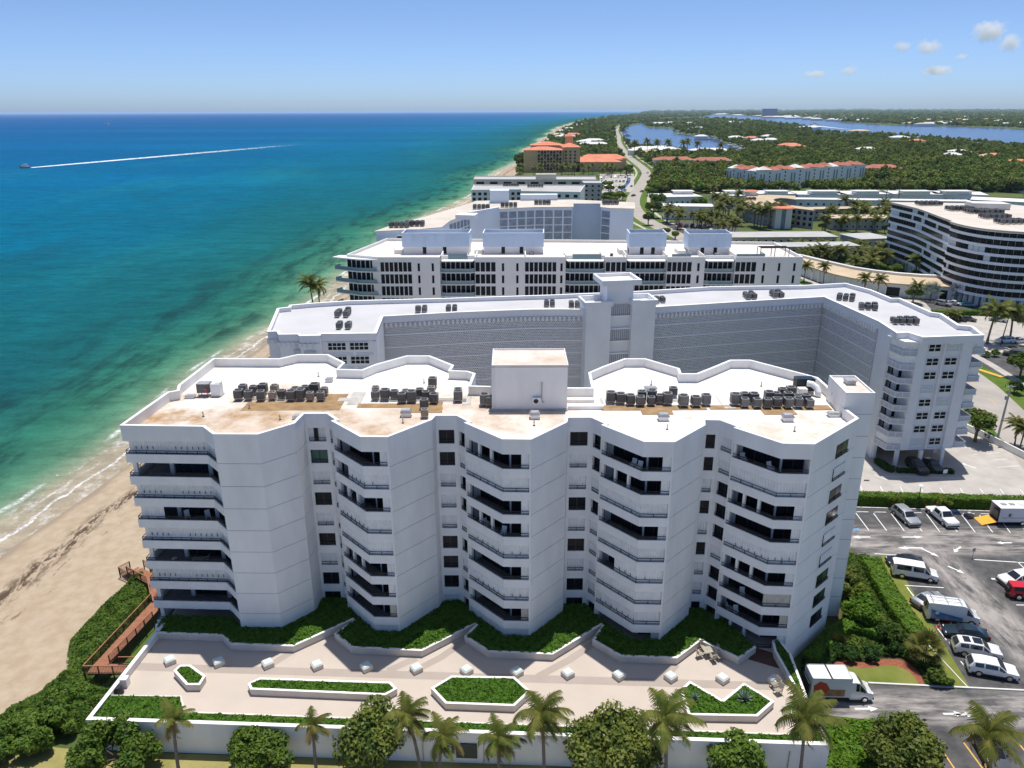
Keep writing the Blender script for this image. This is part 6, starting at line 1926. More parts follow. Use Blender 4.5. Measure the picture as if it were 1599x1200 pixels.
# crescent of tan flats
ct = base('tan_crescent', (140, 430, 0), label='tan roofed crescent of flats with white lift tower and red cap', cat='building')
co_ = smooth(PX([(1242, 306), (1185, 304), (1160, 308), (1157, 315), (1175, 321), (1212, 326)], 9.5), 1)
ci_ = smooth(PX([(1243, 312), (1222, 309), (1207, 311), (1210, 315), (1225, 318), (1240, 322)], 9.5), 1)
prismo('roof', co_ + ci_[::-1], 9.0, 9.5, 'tan_roof', ct)
stripo('wall', offset(co_, .6), 0, 9.0, .3, 'grey_wall', ct)
stripo('wall', offset(ci_[::-1], .6), 0, 9.0, .3, 'grey_wall', ct)
for k in range(3): [pane_obj(a, lerp2(a, c, .7), 1 + 2.9 * k, 2.8 + 2.9 * k, 'corridor_glass', ct) for a, c in zip(resample(offset(co_, .58), 4), resample(offset(co_, .58), 4)[1:]) if dist2(a, c) > 1.5]
f0, f1 = at2(1236, 325, 9.5), at2(1272, 329, 9.5)
prismo('wing', [f0, f1, (f1[0] + 2, f1[1] + 12), (f0[0] + 2, f0[1] + 14)], 0, 9.2, 'grey_wall', ct); prismo('wing_roof', [mv(f0, (0, -1), .5), mv(f1, (0, -1), .5), (f1[0] + 2, f1[1] + 12), (f0[0] + 2, f0[1] + 14)], 9.2, 9.6, 'tan_roof', ct)
for k in range(3): windows(ct, f0, f1, 1 + 2.9 * k, 2.9 + 2.9 * k, 4, .6)
t0, t1 = at2(1211, 325, 10.5), at2(1237, 325, 10.5)
for xo in (0, .62):
    a = lerp2(t0, t1, xo); c = lerp2(t0, t1, xo + .36); prismo('lift_tower', [mv(a, (0, -1), 1.5), mv(c, (0, -1), 1.5), mv(c, (0, 1), 3), mv(a, (0, 1), 3)], 0, 10.5, 'white_paint', ct)
prismo('tower_glass', [mv(lerp2(t0, t1, .37), (0, -1), .8), mv(lerp2(t0, t1, .61), (0, -1), .8), mv(lerp2(t0, t1, .61), (0, 1), 2), mv(lerp2(t0, t1, .37), (0, 1), 2)], 0, 10.4, 'corridor_glass', ct)
mb = MB(); cx_, cy_ = lerp2(t0, t1, .5); mb.cyl((cx_, cy_ + .8, 10.5), 5.8, .5, 16, 0, 5.2); mb.build('tower_cap', 'terracotta', ct)
mb = MB(); p = at(1173, 299, 12); mb.cyl((p.x, p.y, 12), 4.5, .6, 16, 0, 3.5); mb.build('lobby_cap', 'terracotta', ct); mb = MB(); mb.cyl((p.x, p.y, 0), 3.2, 12, 12); mb.build('lobby_drum', 'white_paint', ct)
cluster4(1168, 311, 5, 2, 9.5, 'condenser on the tan crescent roof', 'condensers on the tan crescent roof', 2.2, 1.4)
# ---- white flats with red tiled roofs
rf = base('tile_roofed_flats', (230, 600, 0), label='white apartment range with arched bays and red tiled roofs', cat='building')
ra, rb, rc = at2(1147, 262, 15), at2(1185, 268, 15), at2(1352, 257, 15)
q0, q1, q2 = ra, rb, rc
stripo('wall', [(q0[0] - 6, q0[1]), q1, q2, (q2[0] + 4, q2[1] + 30)], 0, 15, .4, 'white_paint', rf)
def flat_run(a, c, n):
    d = dirn(a, c); nn = left(d); L = dist2(a, c)
    for i in range(n):
        s = L * (i + .5) / n; p = along(a, c, s)
        if i % 2 == 0:
            for o_ in (-2.6, 1.0):
                u, v = mv(p, d, o_), mv(p, d, o_ + 1.9); pane_obj(u, v, 1, 12.6, 'corridor_glass', rf, .12, 'arched_bay')
        else:
            for k in range(5): pane_obj(mv(p, d, -1.2), mv(p, d, .2), 1.2 + 2.8 * k, 2.8 + 2.8 * k, 'glass_dark', rf, .12)
        u, v = along(a, c, L * i / n + .4), along(a, c, L * (i + 1) / n - .4)
        m1 = mv(lerp2(u, v, .5), nn, 6); e1, e2 = mv(u, nn, 12), mv(v, nn, 12)
        mb = MB(); z = 15 + (i % 2) * .8
        mb.add([(*u, z), (*v, z), (*e2, z), (*e1, z), (*m1, z + 2.6)], [(0, 1, 4), (1, 2, 4), (2, 3, 4), (3, 0, 4), (3, 2, 1, 0)]); mb.build('roof', 'red_tile' if i % 5 else 'light_roof', rf)
flat_run((q0[0] - 6, q0[1]), q1, 6); flat_run(q1, q2, 15)
# back range
for (xa, xb, y, lb) in ((1022, 1085, 250, 'low white house with red tiled roof beside the lagoon'), (1085, 1145, 251, 'red tiled house between the flats and lagoon'), (1355, 1410, 263, 'cluster house with red tiled roof beyond the white flats')):
    a, c = at2(xa, y, 8), at2(xb, y, 8); e = base('tiled_house', ((a[0] + c[0]) / 2, a[1], 0), label=lb, cat='house'); prismo('wall', [a, c, (c[0], c[1] + 12), (a[0], a[1] + 12)], 0, 8, 'white_paint', e); hip(e, a[0], a[1], c[0], a[1] + 14, 8.01, 3, 'red_tile')
    windows(e, a, c, 4.5, 6.3, 7, .4); windows(e, a, c, 1.2, 3.2, 7, .4)
# ------------------------------------------------------------------ planting among the far buildings
def inside_px(poly, n):
    out = []
    x0, x1 = min(p[0] for p in poly), max(p[0] for p in poly); y0, y1 = min(p[1] for p in poly), max(p[1] for p in poly)
    while len(out) < n:
        q = (rr(x0, x1), rr(y0, y1))
        if pts_in(poly, q): out.append(q)
    return out
FOOT = []   # footprints no tree may stand in
for o in bpy.data.objects:
    if o.parent and o.type == 'MESH' and o.parent.get('category') in ('building', 'house') and len(o.data.vertices) < 400 and o.name.split('.')[0] in ('wall', 'wing', 'roof', 'side_wing'):
        xs = [v.co.x for v in o.data.vertices]; ys = [v.co.y for v in o.data.vertices]
        n_ = len(xs) // 2
        FOOT.append((min(xs), max(xs), min(ys), max(ys), [(v.co.x, v.co.y) for v in o.data.vertices][:n_] if o.name.startswith('roof') else None))
def blocked(x, y, m=1.0):
    for x0, x1, y0, y1, poly in FOOT:
        if x0 - m < x < x1 + m and y0 - m < y < y1 + m:
            if poly is None or pts_in(poly, (x, y)): return True
    return False
def road_d(x, y):
    best = 1e9
    for a, b in zip(RD, RD[1:]):
        if abs(a[1] - y) > 400 and abs(b[1] - y) > 400: continue
        dx, dy = b[0] - a[0], b[1] - a[1]; t = max(0, min(1, ((x - a[0]) * dx + (y - a[1]) * dy) / (dx * dx + dy * dy)))
        best = min(best, hypot(x - a[0] - t * dx, y - a[1] - t * dy))
    return best
def scatter(poly, n, fn):
    for x, y in inside_px(poly, n):
        p = at(x, y)
        if blocked(p.x, p.y, .5) or road_d(p.x, p.y) < 6: continue
        fn(x, y)
G1 = 'palms round the crescent of flats'
scatter([(1112, 330), (1150, 322), (1215, 345), (1222, 362), (1160, 358), (1110, 350)], 44, lambda x, y: palm(x, y, rr(8, 11), 'tall palm in the grove round the tan crescent', G1, s=1.7))
scatter([(1035, 346), (1140, 356), (1150, 375), (1045, 372)], 24, lambda x, y: palm(x, y, rr(6, 8.5), 'palm tree growing in the parking court', 'palms in the parking court', s=1.5))
scatter([(1015, 350), (1045, 360), (1060, 385), (1020, 385)], 14, lambda x, y: tree(x, y, rr(3.5, 6), 'small garden tree beside the parking court', k=2, group='garden trees by the parking court'))
for x, y, h, lb in ((1020, 341, 10, 'dense dome shaped tree at the road corner'), (1028, 330, 11, 'tall dense tree by the white two storey house'), (1091, 333, 9.5, 'spreading umbrella tree in front of white house'), (1100, 340, 6.5, 'bright yellow green tree before the white house'), (1012, 352, 7, 'tree at the pavement bend')):
    tree(x, y, h, lb, k=2 if 'bright' in lb else 0, wide=1.3)
scatter([(1148, 402), (1345, 394), (1350, 408), (1160, 420)], 70, lambda x, y: palm(x, y, rr(3.5, 5.0), 'bushy palm in the dense row behind the low roofs', 'palms in the row behind the low roofs', s=1.45))
scatter([(1240, 425), (1260, 405), (1400, 392), (1480, 436), (1400, 438), (1300, 418)], 90, lambda x, y: (palm(x, y, rr(4, 7), 'palm in the garden between the ribbon block and curved building', 'palms in the garden by the ribbon block', s=1.5) if rr(0, 1) < .55 else tree(x, y, rr(3, 5), 'leafy garden tree beside the ribbon block', group='garden trees by the ribbon block', wide=1.6)))
scatter([(1272, 335), (1400, 330), (1402, 366), (1275, 364)], 60, lambda x, y: (palm(x, y, rr(6, 9), 'palm between the tan roofed flats', 'palms between the tan roofed flats', s=1.6) if rr(0, 1) < .5 else tree(x, y, rr(4, 7), 'tree between the tan roofed flats', group='trees between the tan roofed flats', wide=1.2)))
scatter([(1225, 330), (1272, 330), (1275, 364), (1230, 364)], 8, lambda x, y: tree(x, y, rr(5, 7), 'round tree at the end of the tan crescent', group='trees at the end of the tan crescent', wide=1.3))
scatter([(1200, 318), (1500, 322), (1500, 326), (1200, 324)], 12, lambda x, y: tree(x, y, rr(4, 6), 'small tree before the white gallery', group='trees before the white gallery', wide=1.3))
scatter([(1000, 300), (1035, 300), (1035, 330), (1008, 330)], 10, lambda x, y: tree(x, y, rr(5, 9), 'tree between the road and first white house', group='trees between road and first house', wide=1.3))
for x, y, h in ((1380, 326, 15), (1401, 326, 16), (1148, 318, 13), (1112, 322, 12)): palm(x, y, h, 'very tall slender palm rising above the white gallery', 'very tall palms by the gallery', s=1.6)
# along the low curved building
for x, y, h in ((1346, 478, 9.0), (1367, 474, 8.0), (1255, 440, 6), (1285, 447, 7), (1425, 476, 6)): palm(x, y, h, 'cabbage palm in front of the low curved building', 'palms before the low curved building', s=1.1)
for x, y, lb in ((1452, 470, 'next to the bush'), (1499, 470, 'beside the entrance columns')):
    p = at(x, y); e = empty('silver_palm', (p.x, p.y, 0), label=f'silver grey fan palm {lb}', cat='palm tree'); palm_trunk(3.0, .25, (0, 0)).build('trunk', 'palm_bark', e)
    link('crown', quads_mesh('crown', fan_crown(np.random.default_rng(int(x)), 26, 2.4, 1.7, 14), 'agave_leaf'), e, (0, 0, 3))
tree(1425, 474, 5.0, 'rounded green tree between curved building and silver palms', k=2, wide=1.5)
shrub(1260, 455, 2.6, 'dark shrub at the corner of the white residence', 'tree_leaf', n=1500, leaf=.3)
# royal palms and planting by the road
for x, y, ct, lb in ((1541, 537, 484, 'royal palm beside parked white cars'), (1576, 534, 487, 'second royal palm of the roadside pair')):
    p = at(x, y); h = atY(x + 3, ct, p.y).z; palm(x, y, h, lb, s=1.75, name='royal_palm')
hedge([(1455, 492), (1520, 492), (1620, 495)], 2.0, 1.3, 'long hedge in front of the ribbon block')
for x, y in ((1478, 500), (1492, 502), (1556, 500), (1590, 500)): palm(x, y, 2.0, 'low yellow palm along the hedge by the ribbon block', 'yellow palms along the hedge', s=.9)
tree(1522, 690, 6.5, 'dense roadside tree beside the low boundary wall', k=1, wide=1.35); tree(1592, 590, 6.0, 'dark round tree across the coast road', k=3, wide=1.3)
shrub(1585, 605, 2.0, 'dark shrub below the round tree across the road', 'cover_leaf_dark', n=1200); shrub(1554, 552, 1.2, 'clipped round shrub on the road island', 'hedge_leaf', n=700); shrub(1540, 553, 1.1, 'clipped green shrub by the road island', 'hedge_leaf', n=600)
palm(1584, 696, 4.2, 'young palm on the roadside lawn', s=.9); palm(1592, 702, 4.0, 'second young palm leaning over roadside lawn', s=.9)
shrub(1530, 672, 1.0, 'low shrub behind the boundary wall', 'cover_leaf_dark', n=600); shrub(1545, 682, .9, 'small shrub near the utility pole', 'cover_leaf_dark', n=600)
palm(490, 486, 9, 'palm tree showing above the seaward end of grey roof', s=1.6); palm(500, 486, 8, 'shorter palm beside the one above the grey roof', s=1.5)
# hotel grounds and the strip before it
scatter([(830, 272), (960, 272), (950, 281), (830, 281)], 26, lambda x, y: palm(x, y, rr(7, 10), 'palm in the hotel garden', 'palms in the hotel garden', s=1.5))
scatter([(850, 263.5), (880, 263.5), (880, 266), (850, 266)], 8, lambda x, y: palm(x, y, rr(12, 16), 'tall palm against the hotel front', 'palms against the hotel front', s=1.7))
scatter([(933, 292), (985, 302), (990, 322), (938, 322)], 26, lambda x, y: tree(x, y, rr(5, 8), 'tree between the grey side wing and the road', group='trees beside the side wing', wide=1.3))
scatter([(935, 268), (985, 268), (985, 276), (935, 274)], 12, lambda x, y: tree(x, y, rr(6, 9), 'tree shading the hotel car park', group='trees at the hotel car park', wide=1.3))
scatter([(800, 262), (822, 250), (824, 270), (808, 275)], 12, lambda x, y: tree(x, y, rr(10, 14), 'dark feathery pine at the sea side of the hotel', k=0, group='pines on the sea side of the hotel'))
for x, y in ((990, 246), (1010, 247), (1026, 248), (1042, 248), (1066, 249), (1073, 247), (1088, 249), (1123, 249)): palm(x, y, rr(17, 21), 'tall palm standing against the lagoon', 'palms against the lagoon', s=2.6)

# ------------------------------------------------------------------ far houses
HOUSES = []
def house(px, py, w, d, z, roof, wall, label, group, name='house', hz=2.2):
    p = at(px, py); e = base(name, (p.x, p.y, 0), label=label, cat='house', group=group)
    prismo('wall', [(p.x - w / 2, p.y), (p.x + w / 2, p.y), (p.x + w / 2, p.y + d), (p.x - w / 2, p.y + d)], 0, z, wall, e)
    hip(e, p.x - w / 2, p.y, p.x + w / 2, p.y + d, z + .02, hz, roof)
    HOUSES.append((p.x, p.y, w))
def far_house(px, py, s, roof, lb, grp):
    p = at(px, py); k = p.y / 1000
    house(px, py, s * rr(.8, 1.2), s * .6, 5 + 1.5 * min(4, k), roof, 'white_paint', lb, grp, hz=2 + .8 * k)
for px, py, s, r_ in ((1096, 219, 26, 'light_roof'), (1150, 221, 30, 'light_roof'), (1175, 222, 24, 'terracotta'), (1186, 226, 28, 'light_roof'), (1201, 219, 30, 'light_roof'), (1236, 234, 30, 'terracotta'), (1245, 236, 26, 'terracotta'), (1205, 225, 26, 'light_roof'),
                      (1030, 197, 60, 'light_roof'), (1048, 196, 60, 'light_roof'), (1075, 197, 60, 'light_roof'), (1085, 206, 40, 'light_roof'), (1092, 205, 40, 'light_roof'), (1145, 195, 60, 'light_roof'), (1355, 241, 24, 'light_roof'), (1434, 227, 30, 'terracotta'),
                      (1408, 221, 40, 'light_roof'), (1490, 251, 26, 'light_roof'), (1545, 254, 26, 'tan_roof'), (1553, 252, 24, 'terracotta'), (1592, 263, 22, 'terracotta'), (1500, 246, 30, 'light_roof'), (1262, 204, 60, 'light_roof'), (1272, 203, 50, 'light_roof'), (1345, 210, 50, 'tan_roof')):
    far_house(px, py, s, r_, ('terracotta' if r_ == 'terracotta' else 'pale') + ' roofed house among the trees of the lagoon peninsula', ('terracotta' if r_ == 'terracotta' else 'pale') + ' roofed houses on the peninsula')
for px, py, s, r_ in ((905, 200, 60, 'light_roof'), (890, 206, 40, 'light_roof'), (880, 210, 40, 'light_roof'), (872, 216, 34, 'tan_roof'), (884, 219, 40, 'light_roof'), (895, 216, 40, 'terracotta'), (914, 228, 34, 'light_roof'), (928, 226, 40, 'light_roof'), (920, 232, 36, 'light_roof'), (935, 232, 36, 'light_roof'), (955, 188, 90, 'light_roof'), (972, 186, 90, 'light_roof'), (846, 232, 26, 'light_roof')):
    far_house(px, py, s, r_, ('terracotta' if r_ == 'terracotta' else 'pale') + ' roofed villa in the coastal wood beyond the hotel', 'villas in the coastal wood')
for px, py, s, r_ in ((1010, 240, 40, 'light_roof'), (1024, 242, 44, 'light_roof'), (1034, 239, 44, 'light_roof'), (1000, 243, 30, 'light_roof'), (1046, 241, 40, 'light_roof'), (1102, 243, 44, 'light_roof'), (1118, 243, 40, 'light_roof'), (1018, 246, 30, 'tan_roof')):
    far_house(px, py, s, r_, 'white tent roofed pavilion on the lagoon shore', 'pavilions on the lagoon shore')
rng_h = random.Random(5)
for i in range(70):
    px = rng_h.uniform(1180, 1640); t = (px - 1180) / 420
    py = rng_h.uniform(177.5, 183 + 14 * min(1, t * 1.6)) if i % 3 else (184 + 14 * min(1, t * 1.6)) - rng_h.uniform(0, 1.5)
    r_ = rng_h.choice(['light_roof', 'light_roof', 'tan_roof', 'terracotta' if px > 1380 else 'light_roof'])
    far_house(px, py, 60 if py > 186 else 120, r_, ('terracotta' if r_ == 'terracotta' else 'pale') + ' roofed building on the far mainland shore', ('terracotta' if r_ == 'terracotta' else 'pale') + ' roofed buildings on the mainland shore')
for i in range(16):
    px = rng_h.uniform(1000, 1180); far_house(px, rng_h.uniform(177.5, 182.5), 130, 'light_roof', 'pale building on the far shore of the narrows', 'buildings on the far shore of the narrows')
tw_ = at(1202, 184)
e = base('tower_block', (tw_.x, tw_.y, 0), label='grey tower block standing on the far horizon', cat='building')
prismo('wall', [(tw_.x - 60, tw_.y), (tw_.x + 60, tw_.y), (tw_.x + 60, tw_.y + 40), (tw_.x - 60, tw_.y + 40)], 0, 70, 'grey_wall', e); prismo('roof', [(tw_.x - 62, tw_.y - 2), (tw_.x + 62, tw_.y - 2), (tw_.x + 62, tw_.y + 42), (tw_.x - 62, tw_.y + 42)], 70, 73, 'grey_roof', e)

# belt of broad trees behind the row houses
for x, y in inside_px([(1012, 300), (1600, 302), (1600, 272), (1362, 272), (1352, 286), (1190, 296), (1060, 280), (1030, 272)], 260):
    p = at(x, y)
    if blocked(p.x, p.y, 2) or road_d(p.x, p.y) < 9: continue
    k = RND.randrange(4)
    tree(x, y, rr(7, 10.5), ('bright yellow green' if k == 2 else 'broad dark green') + ' tree in the belt behind the white row houses', k, group=('yellow green' if k == 2 else 'dark green') + ' trees of the belt behind the row houses', wide=rr(1.5, 2.1))
# ------------------------------------------------------------------ woods: masses of trees
WOOD = []
for i in range(4):
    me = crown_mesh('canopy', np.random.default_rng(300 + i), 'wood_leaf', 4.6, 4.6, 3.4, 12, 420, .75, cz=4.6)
    o = bpy.data.objects.new('canopy', me); WOOD.append(o)
LANDPX = [(806, 277), (818, 262), (832, 243), (848, 226), (870, 210), (905, 194), (960, 184), (1000, 181), (1000, 176.0), (1150, 175.2), (1640, 174.2), (1640, 300), (1420, 303), (1040, 303), (1020, 300), (1010, 262), (990, 248), (930, 248), (900, 268), (830, 262)]
cand = []
WATER = LAGW
def in_water(x, y): return any(pts_in(w, (x, y)) for w in WATER)
wr = random.Random(9)
tries = 0
tree_pts = [[] for _ in range(4)]
n_keep = 0
while n_keep < 15000 and tries < 60000:
    tries += 1
    # denser towards the horizon, where rows of crowns overlap
    x = wr.uniform(800, 1650); y = 174.8 + 128 * wr.random() ** 1.7
    if not pts_in(LANDPX, (x, y)): continue
    p = at(x, y)
    if p.y > 60000: continue
    r = max(4.0, p.y * .0026) * wr.uniform(.7, 1.25)
    if in_water(p.x, p.y): continue
    if p.x < shore_x(p.y) + 12: continue
    if road_d(p.x, p.y) < 7 + r * .6: continue
    if blocked(p.x, p.y, 4): continue
    if any(abs(p.x - hx) < hw * .7 + r * .4 and -r * 2.0 < p.y - hy < hw * .6 for hx, hy, hw in HOUSES if abs(hy - p.y) < 300): continue
    h = min(r / 4.3, 1.0 + .10 * r) * wr.uniform(.85, 1.35)
    if x > 1500 and 208 < y < 235: h *= .85
    tree_pts[wr.randrange(4)].append((p.x, p.y, 0, r / 4.6, h))
    n_keep += 1
def wood_object(i, pts, label):
    me = bpy.data.meshes.new('woodland')
    me.from_pydata([q[:3] for q in pts], [], [])
    a = me.attributes.new('size', 'FLOAT_VECTOR', 'POINT'); a.data.foreach_set('vector', [v for q in pts for v in (q[3], q[3], q[4])])
    b = me.attributes.new('turn', 'FLOAT_VECTOR', 'POINT'); b.data.foreach_set('vector', [v for q in pts for v in (0, 0, (q[0] * 7.3 + q[1] * 3.1) % 6.28)])
    o = link('woodland', me, kind='stuff', label=label)
    ng = bpy.data.node_groups.new('canopy_points', 'GeometryNodeTree')
    ng.interface.new_socket('Geometry', in_out='INPUT', socket_type='NodeSocketGeometry'); ng.interface.new_socket('Geometry', in_out='OUTPUT', socket_type='NodeSocketGeometry')
    gi = ng.nodes.new('NodeGroupInput'); go = ng.nodes.new('NodeGroupOutput')
    ip = ng.nodes.new('GeometryNodeInstanceOnPoints'); oi = ng.nodes.new('GeometryNodeObjectInfo'); oi.inputs[0].default_value = WOOD[i]
    sa = ng.nodes.new('GeometryNodeInputNamedAttribute'); sa.data_type = 'FLOAT_VECTOR'; sa.inputs[0].default_value = 'size'
    ta = ng.nodes.new('GeometryNodeInputNamedAttribute'); ta.data_type = 'FLOAT_VECTOR'; ta.inputs[0].default_value = 'turn'
    ng.links.new(gi.outputs[0], ip.inputs['Points']); ng.links.new(oi.outputs['Geometry'], ip.inputs['Instance'])
    ng.links.new(sa.outputs[0], ip.inputs['Scale']); ng.links.new(ta.outputs[0], ip.inputs['Rotation'])
    ng.links.new(ip.outputs[0], go.inputs[0])
    md = o.modifiers.new('canopy', 'NODES'); md.node_group = ng
for i in range(4): wood_object(i, tree_pts[i], 'dense green woodland covering the coast and lagoon islands')
# ------------------------------------------------------------------ vehicles
def paint(name, c, rough=.22, metal=.0):
    m = mat(name, c, rough, metal=metal, spec=.5, var=.03, vscale=2)
    nt, b = nodes_of(m); b.inputs['Coat Weight'].default_value = .6; b.inputs['Coat Roughness'].default_value = .08
    return m
paint('paint_white', (.78, .78, .77)); paint('paint_silver', (.42, .43, .44), .3, .5); paint('paint_grey', (.10, .105, .11), .3, .3); paint('paint_black', (.012, .013, .015)); paint('paint_teal', (.015, .03, .038), .25, .2)
paint('paint_red', (.55, .012, .02)); paint('paint_blue', (.05, .22, .42)); paint('paint_pearl', (.72, .70, .67)); paint('paint_aqua', (.10, .32, .32)); paint('paint_navy', (.015, .025, .06))
mat('car_glass', (.012, .015, .018), .04, spec=.9); mat('lamp_clear', (.75, .77, .8), .15, spec=.8); mat('lamp_red', (.35, .01, .012), .2); mat('trim_black', (.02, .02, .021), .5); mat('plate', (.7, .7, .68), .5)
mat('canvas_black', (.02, .02, .022), .8); mat('ramp_orange', (.75, .36, .03), .7, var=.1, vscale=2); mat('box_white', (.74, .74, .73), .5, var=.04, vscale=1); mat('advert_red', (.52, .06, .03), .5); mat('advert_brown', (.36, .19, .09), .6, var=.3, vscale=2)
mat('cone_orange', (.8, .13, .03), .6)
# side profiles: x from the nose, belt height, roof height, half width at belt, half width at roof
KINDC = {
    'sedan': dict(L=4.75, W=1.82, st=[(0, .58, .58, .74, .7), (.25, .70, .70, .86, .8), (1.35, .90, .92, .90, .76), (2.15, .93, 1.40, .91, .62), (3.25, .94, 1.40, .91, .62), (4.0, .95, 1.02, .89, .70), (4.55, .92, .94, .86, .78), (4.75, .66, .66, .78, .74)], ws=(2, 3), rw=(4, 5), sw=[(2, 3), (3, 4), (4, 5)], wb=(.88, 3.75), wr=.33),
    'suv': dict(L=4.95, W=1.95, st=[(0, .72, .72, .82, .78), (.2, .92, .92, .93, .86), (1.30, 1.06, 1.08, .96, .82), (2.1, 1.10, 1.64, .97, .74), (3.5, 1.12, 1.70, .97, .75), (4.45, 1.14, 1.63, .95, .72), (4.88, 1.06, 1.12, .92, .82), (4.95, .6, .6, .88, .8)], ws=(2, 3), rw=(5, 6), sw=[(2, 3), (3, 4), (4, 5)], wb=(.95, 3.9), wr=.38),
    'van': dict(L=5.5, W=2.0, st=[(0, .80, .80, .84, .8), (.2, 1.0, 1.0, .95, .88), (.95, 1.15, 1.18, .98, .86), (1.75, 1.22, 1.98, .99, .80), (3.2, 1.22, 2.02, .99, .82), (5.2, 1.22, 2.0, .98, .82), (5.45, 1.15, 1.9, .95, .78), (5.5, .6, .6, .93, .9)], ws=(2, 3), rw=(5, 6), sw=[(2, 3), (3, 4), (4, 5)], wb=(.95, 4.3), wr=.37),
    'tall_van': dict(L=5.9, W=2.05, st=[(0, .85, .85, .88, .82), (.2, 1.1, 1.1, .98, .9), (.75, 1.28, 1.32, 1.0, .90), (1.65, 1.35, 2.35, 1.02, .84), (2.0, 1.36, 2.5, 1.02, .86), (5.6, 1.36, 2.5, 1.02, .88), (5.85, 1.3, 2.42, 1.0, .86), (5.9, .6, .6, .98, .95)], ws=(2, 3), rw=(5, 6), sw=[(2, 3)], wb=(.95, 4.65), wr=.37),
    'pickup': dict(L=5.7, W=2.0, st=[(0, .85, .85, .86, .82), (.2, 1.05, 1.05, .96, .9), (1.5, 1.14, 1.16, .98, .84), (2.2, 1.18, 1.82, .99, .74), (3.6, 1.2, 1.82, .99, .74), (3.85, 1.16, 1.2, .98, .84), (3.9, .75, .78, .98, .9), (5.65, .75, .78, .97, .9), (5.7, .6, .6, .95, .9)], ws=(2, 3), rw=(4, 5), sw=[(2, 3), (3, 4)], wb=(1.05, 4.55), wr=.41),
    'jeep': dict(L=4.2, W=1.88, st=[(0, .95, .95, .62, .6), (.1, 1.08, 1.08, .66, .62), (1.35, 1.14, 1.16, .78, .72), (1.7, 1.16, 1.80, .80, .70), (2.6, 1.16, 1.84, .80, .72), (3.95, 1.16, 1.82, .80, .72), (4.1, 1.12, 1.74, .80, .70), (4.2, .6, .6, .78, .76)], ws=(2, 3), rw=(5, 6), sw=[(2, 3), (3, 4), (4, 5)], wb=(.75, 3.2), wr=.42),
    'truck_cab': dict(L=2.5, W=2.05, st=[(0, .85, .85, .88, .82), (.2, 1.1, 1.1, .98, .9), (.75, 1.28, 1.32, 1.0, .90), (1.6, 1.35, 2.3, 1.02, .84), (2.0, 1.36, 2.4, 1.02, .86), (2.45, 1.36, 2.4, 1.02, .88), (2.5, .6, 2.3, 1.0, .86)], ws=(2, 3), rw=None, sw=[(2, 3), (3, 4)], wb=(.95,), wr=.37),
}
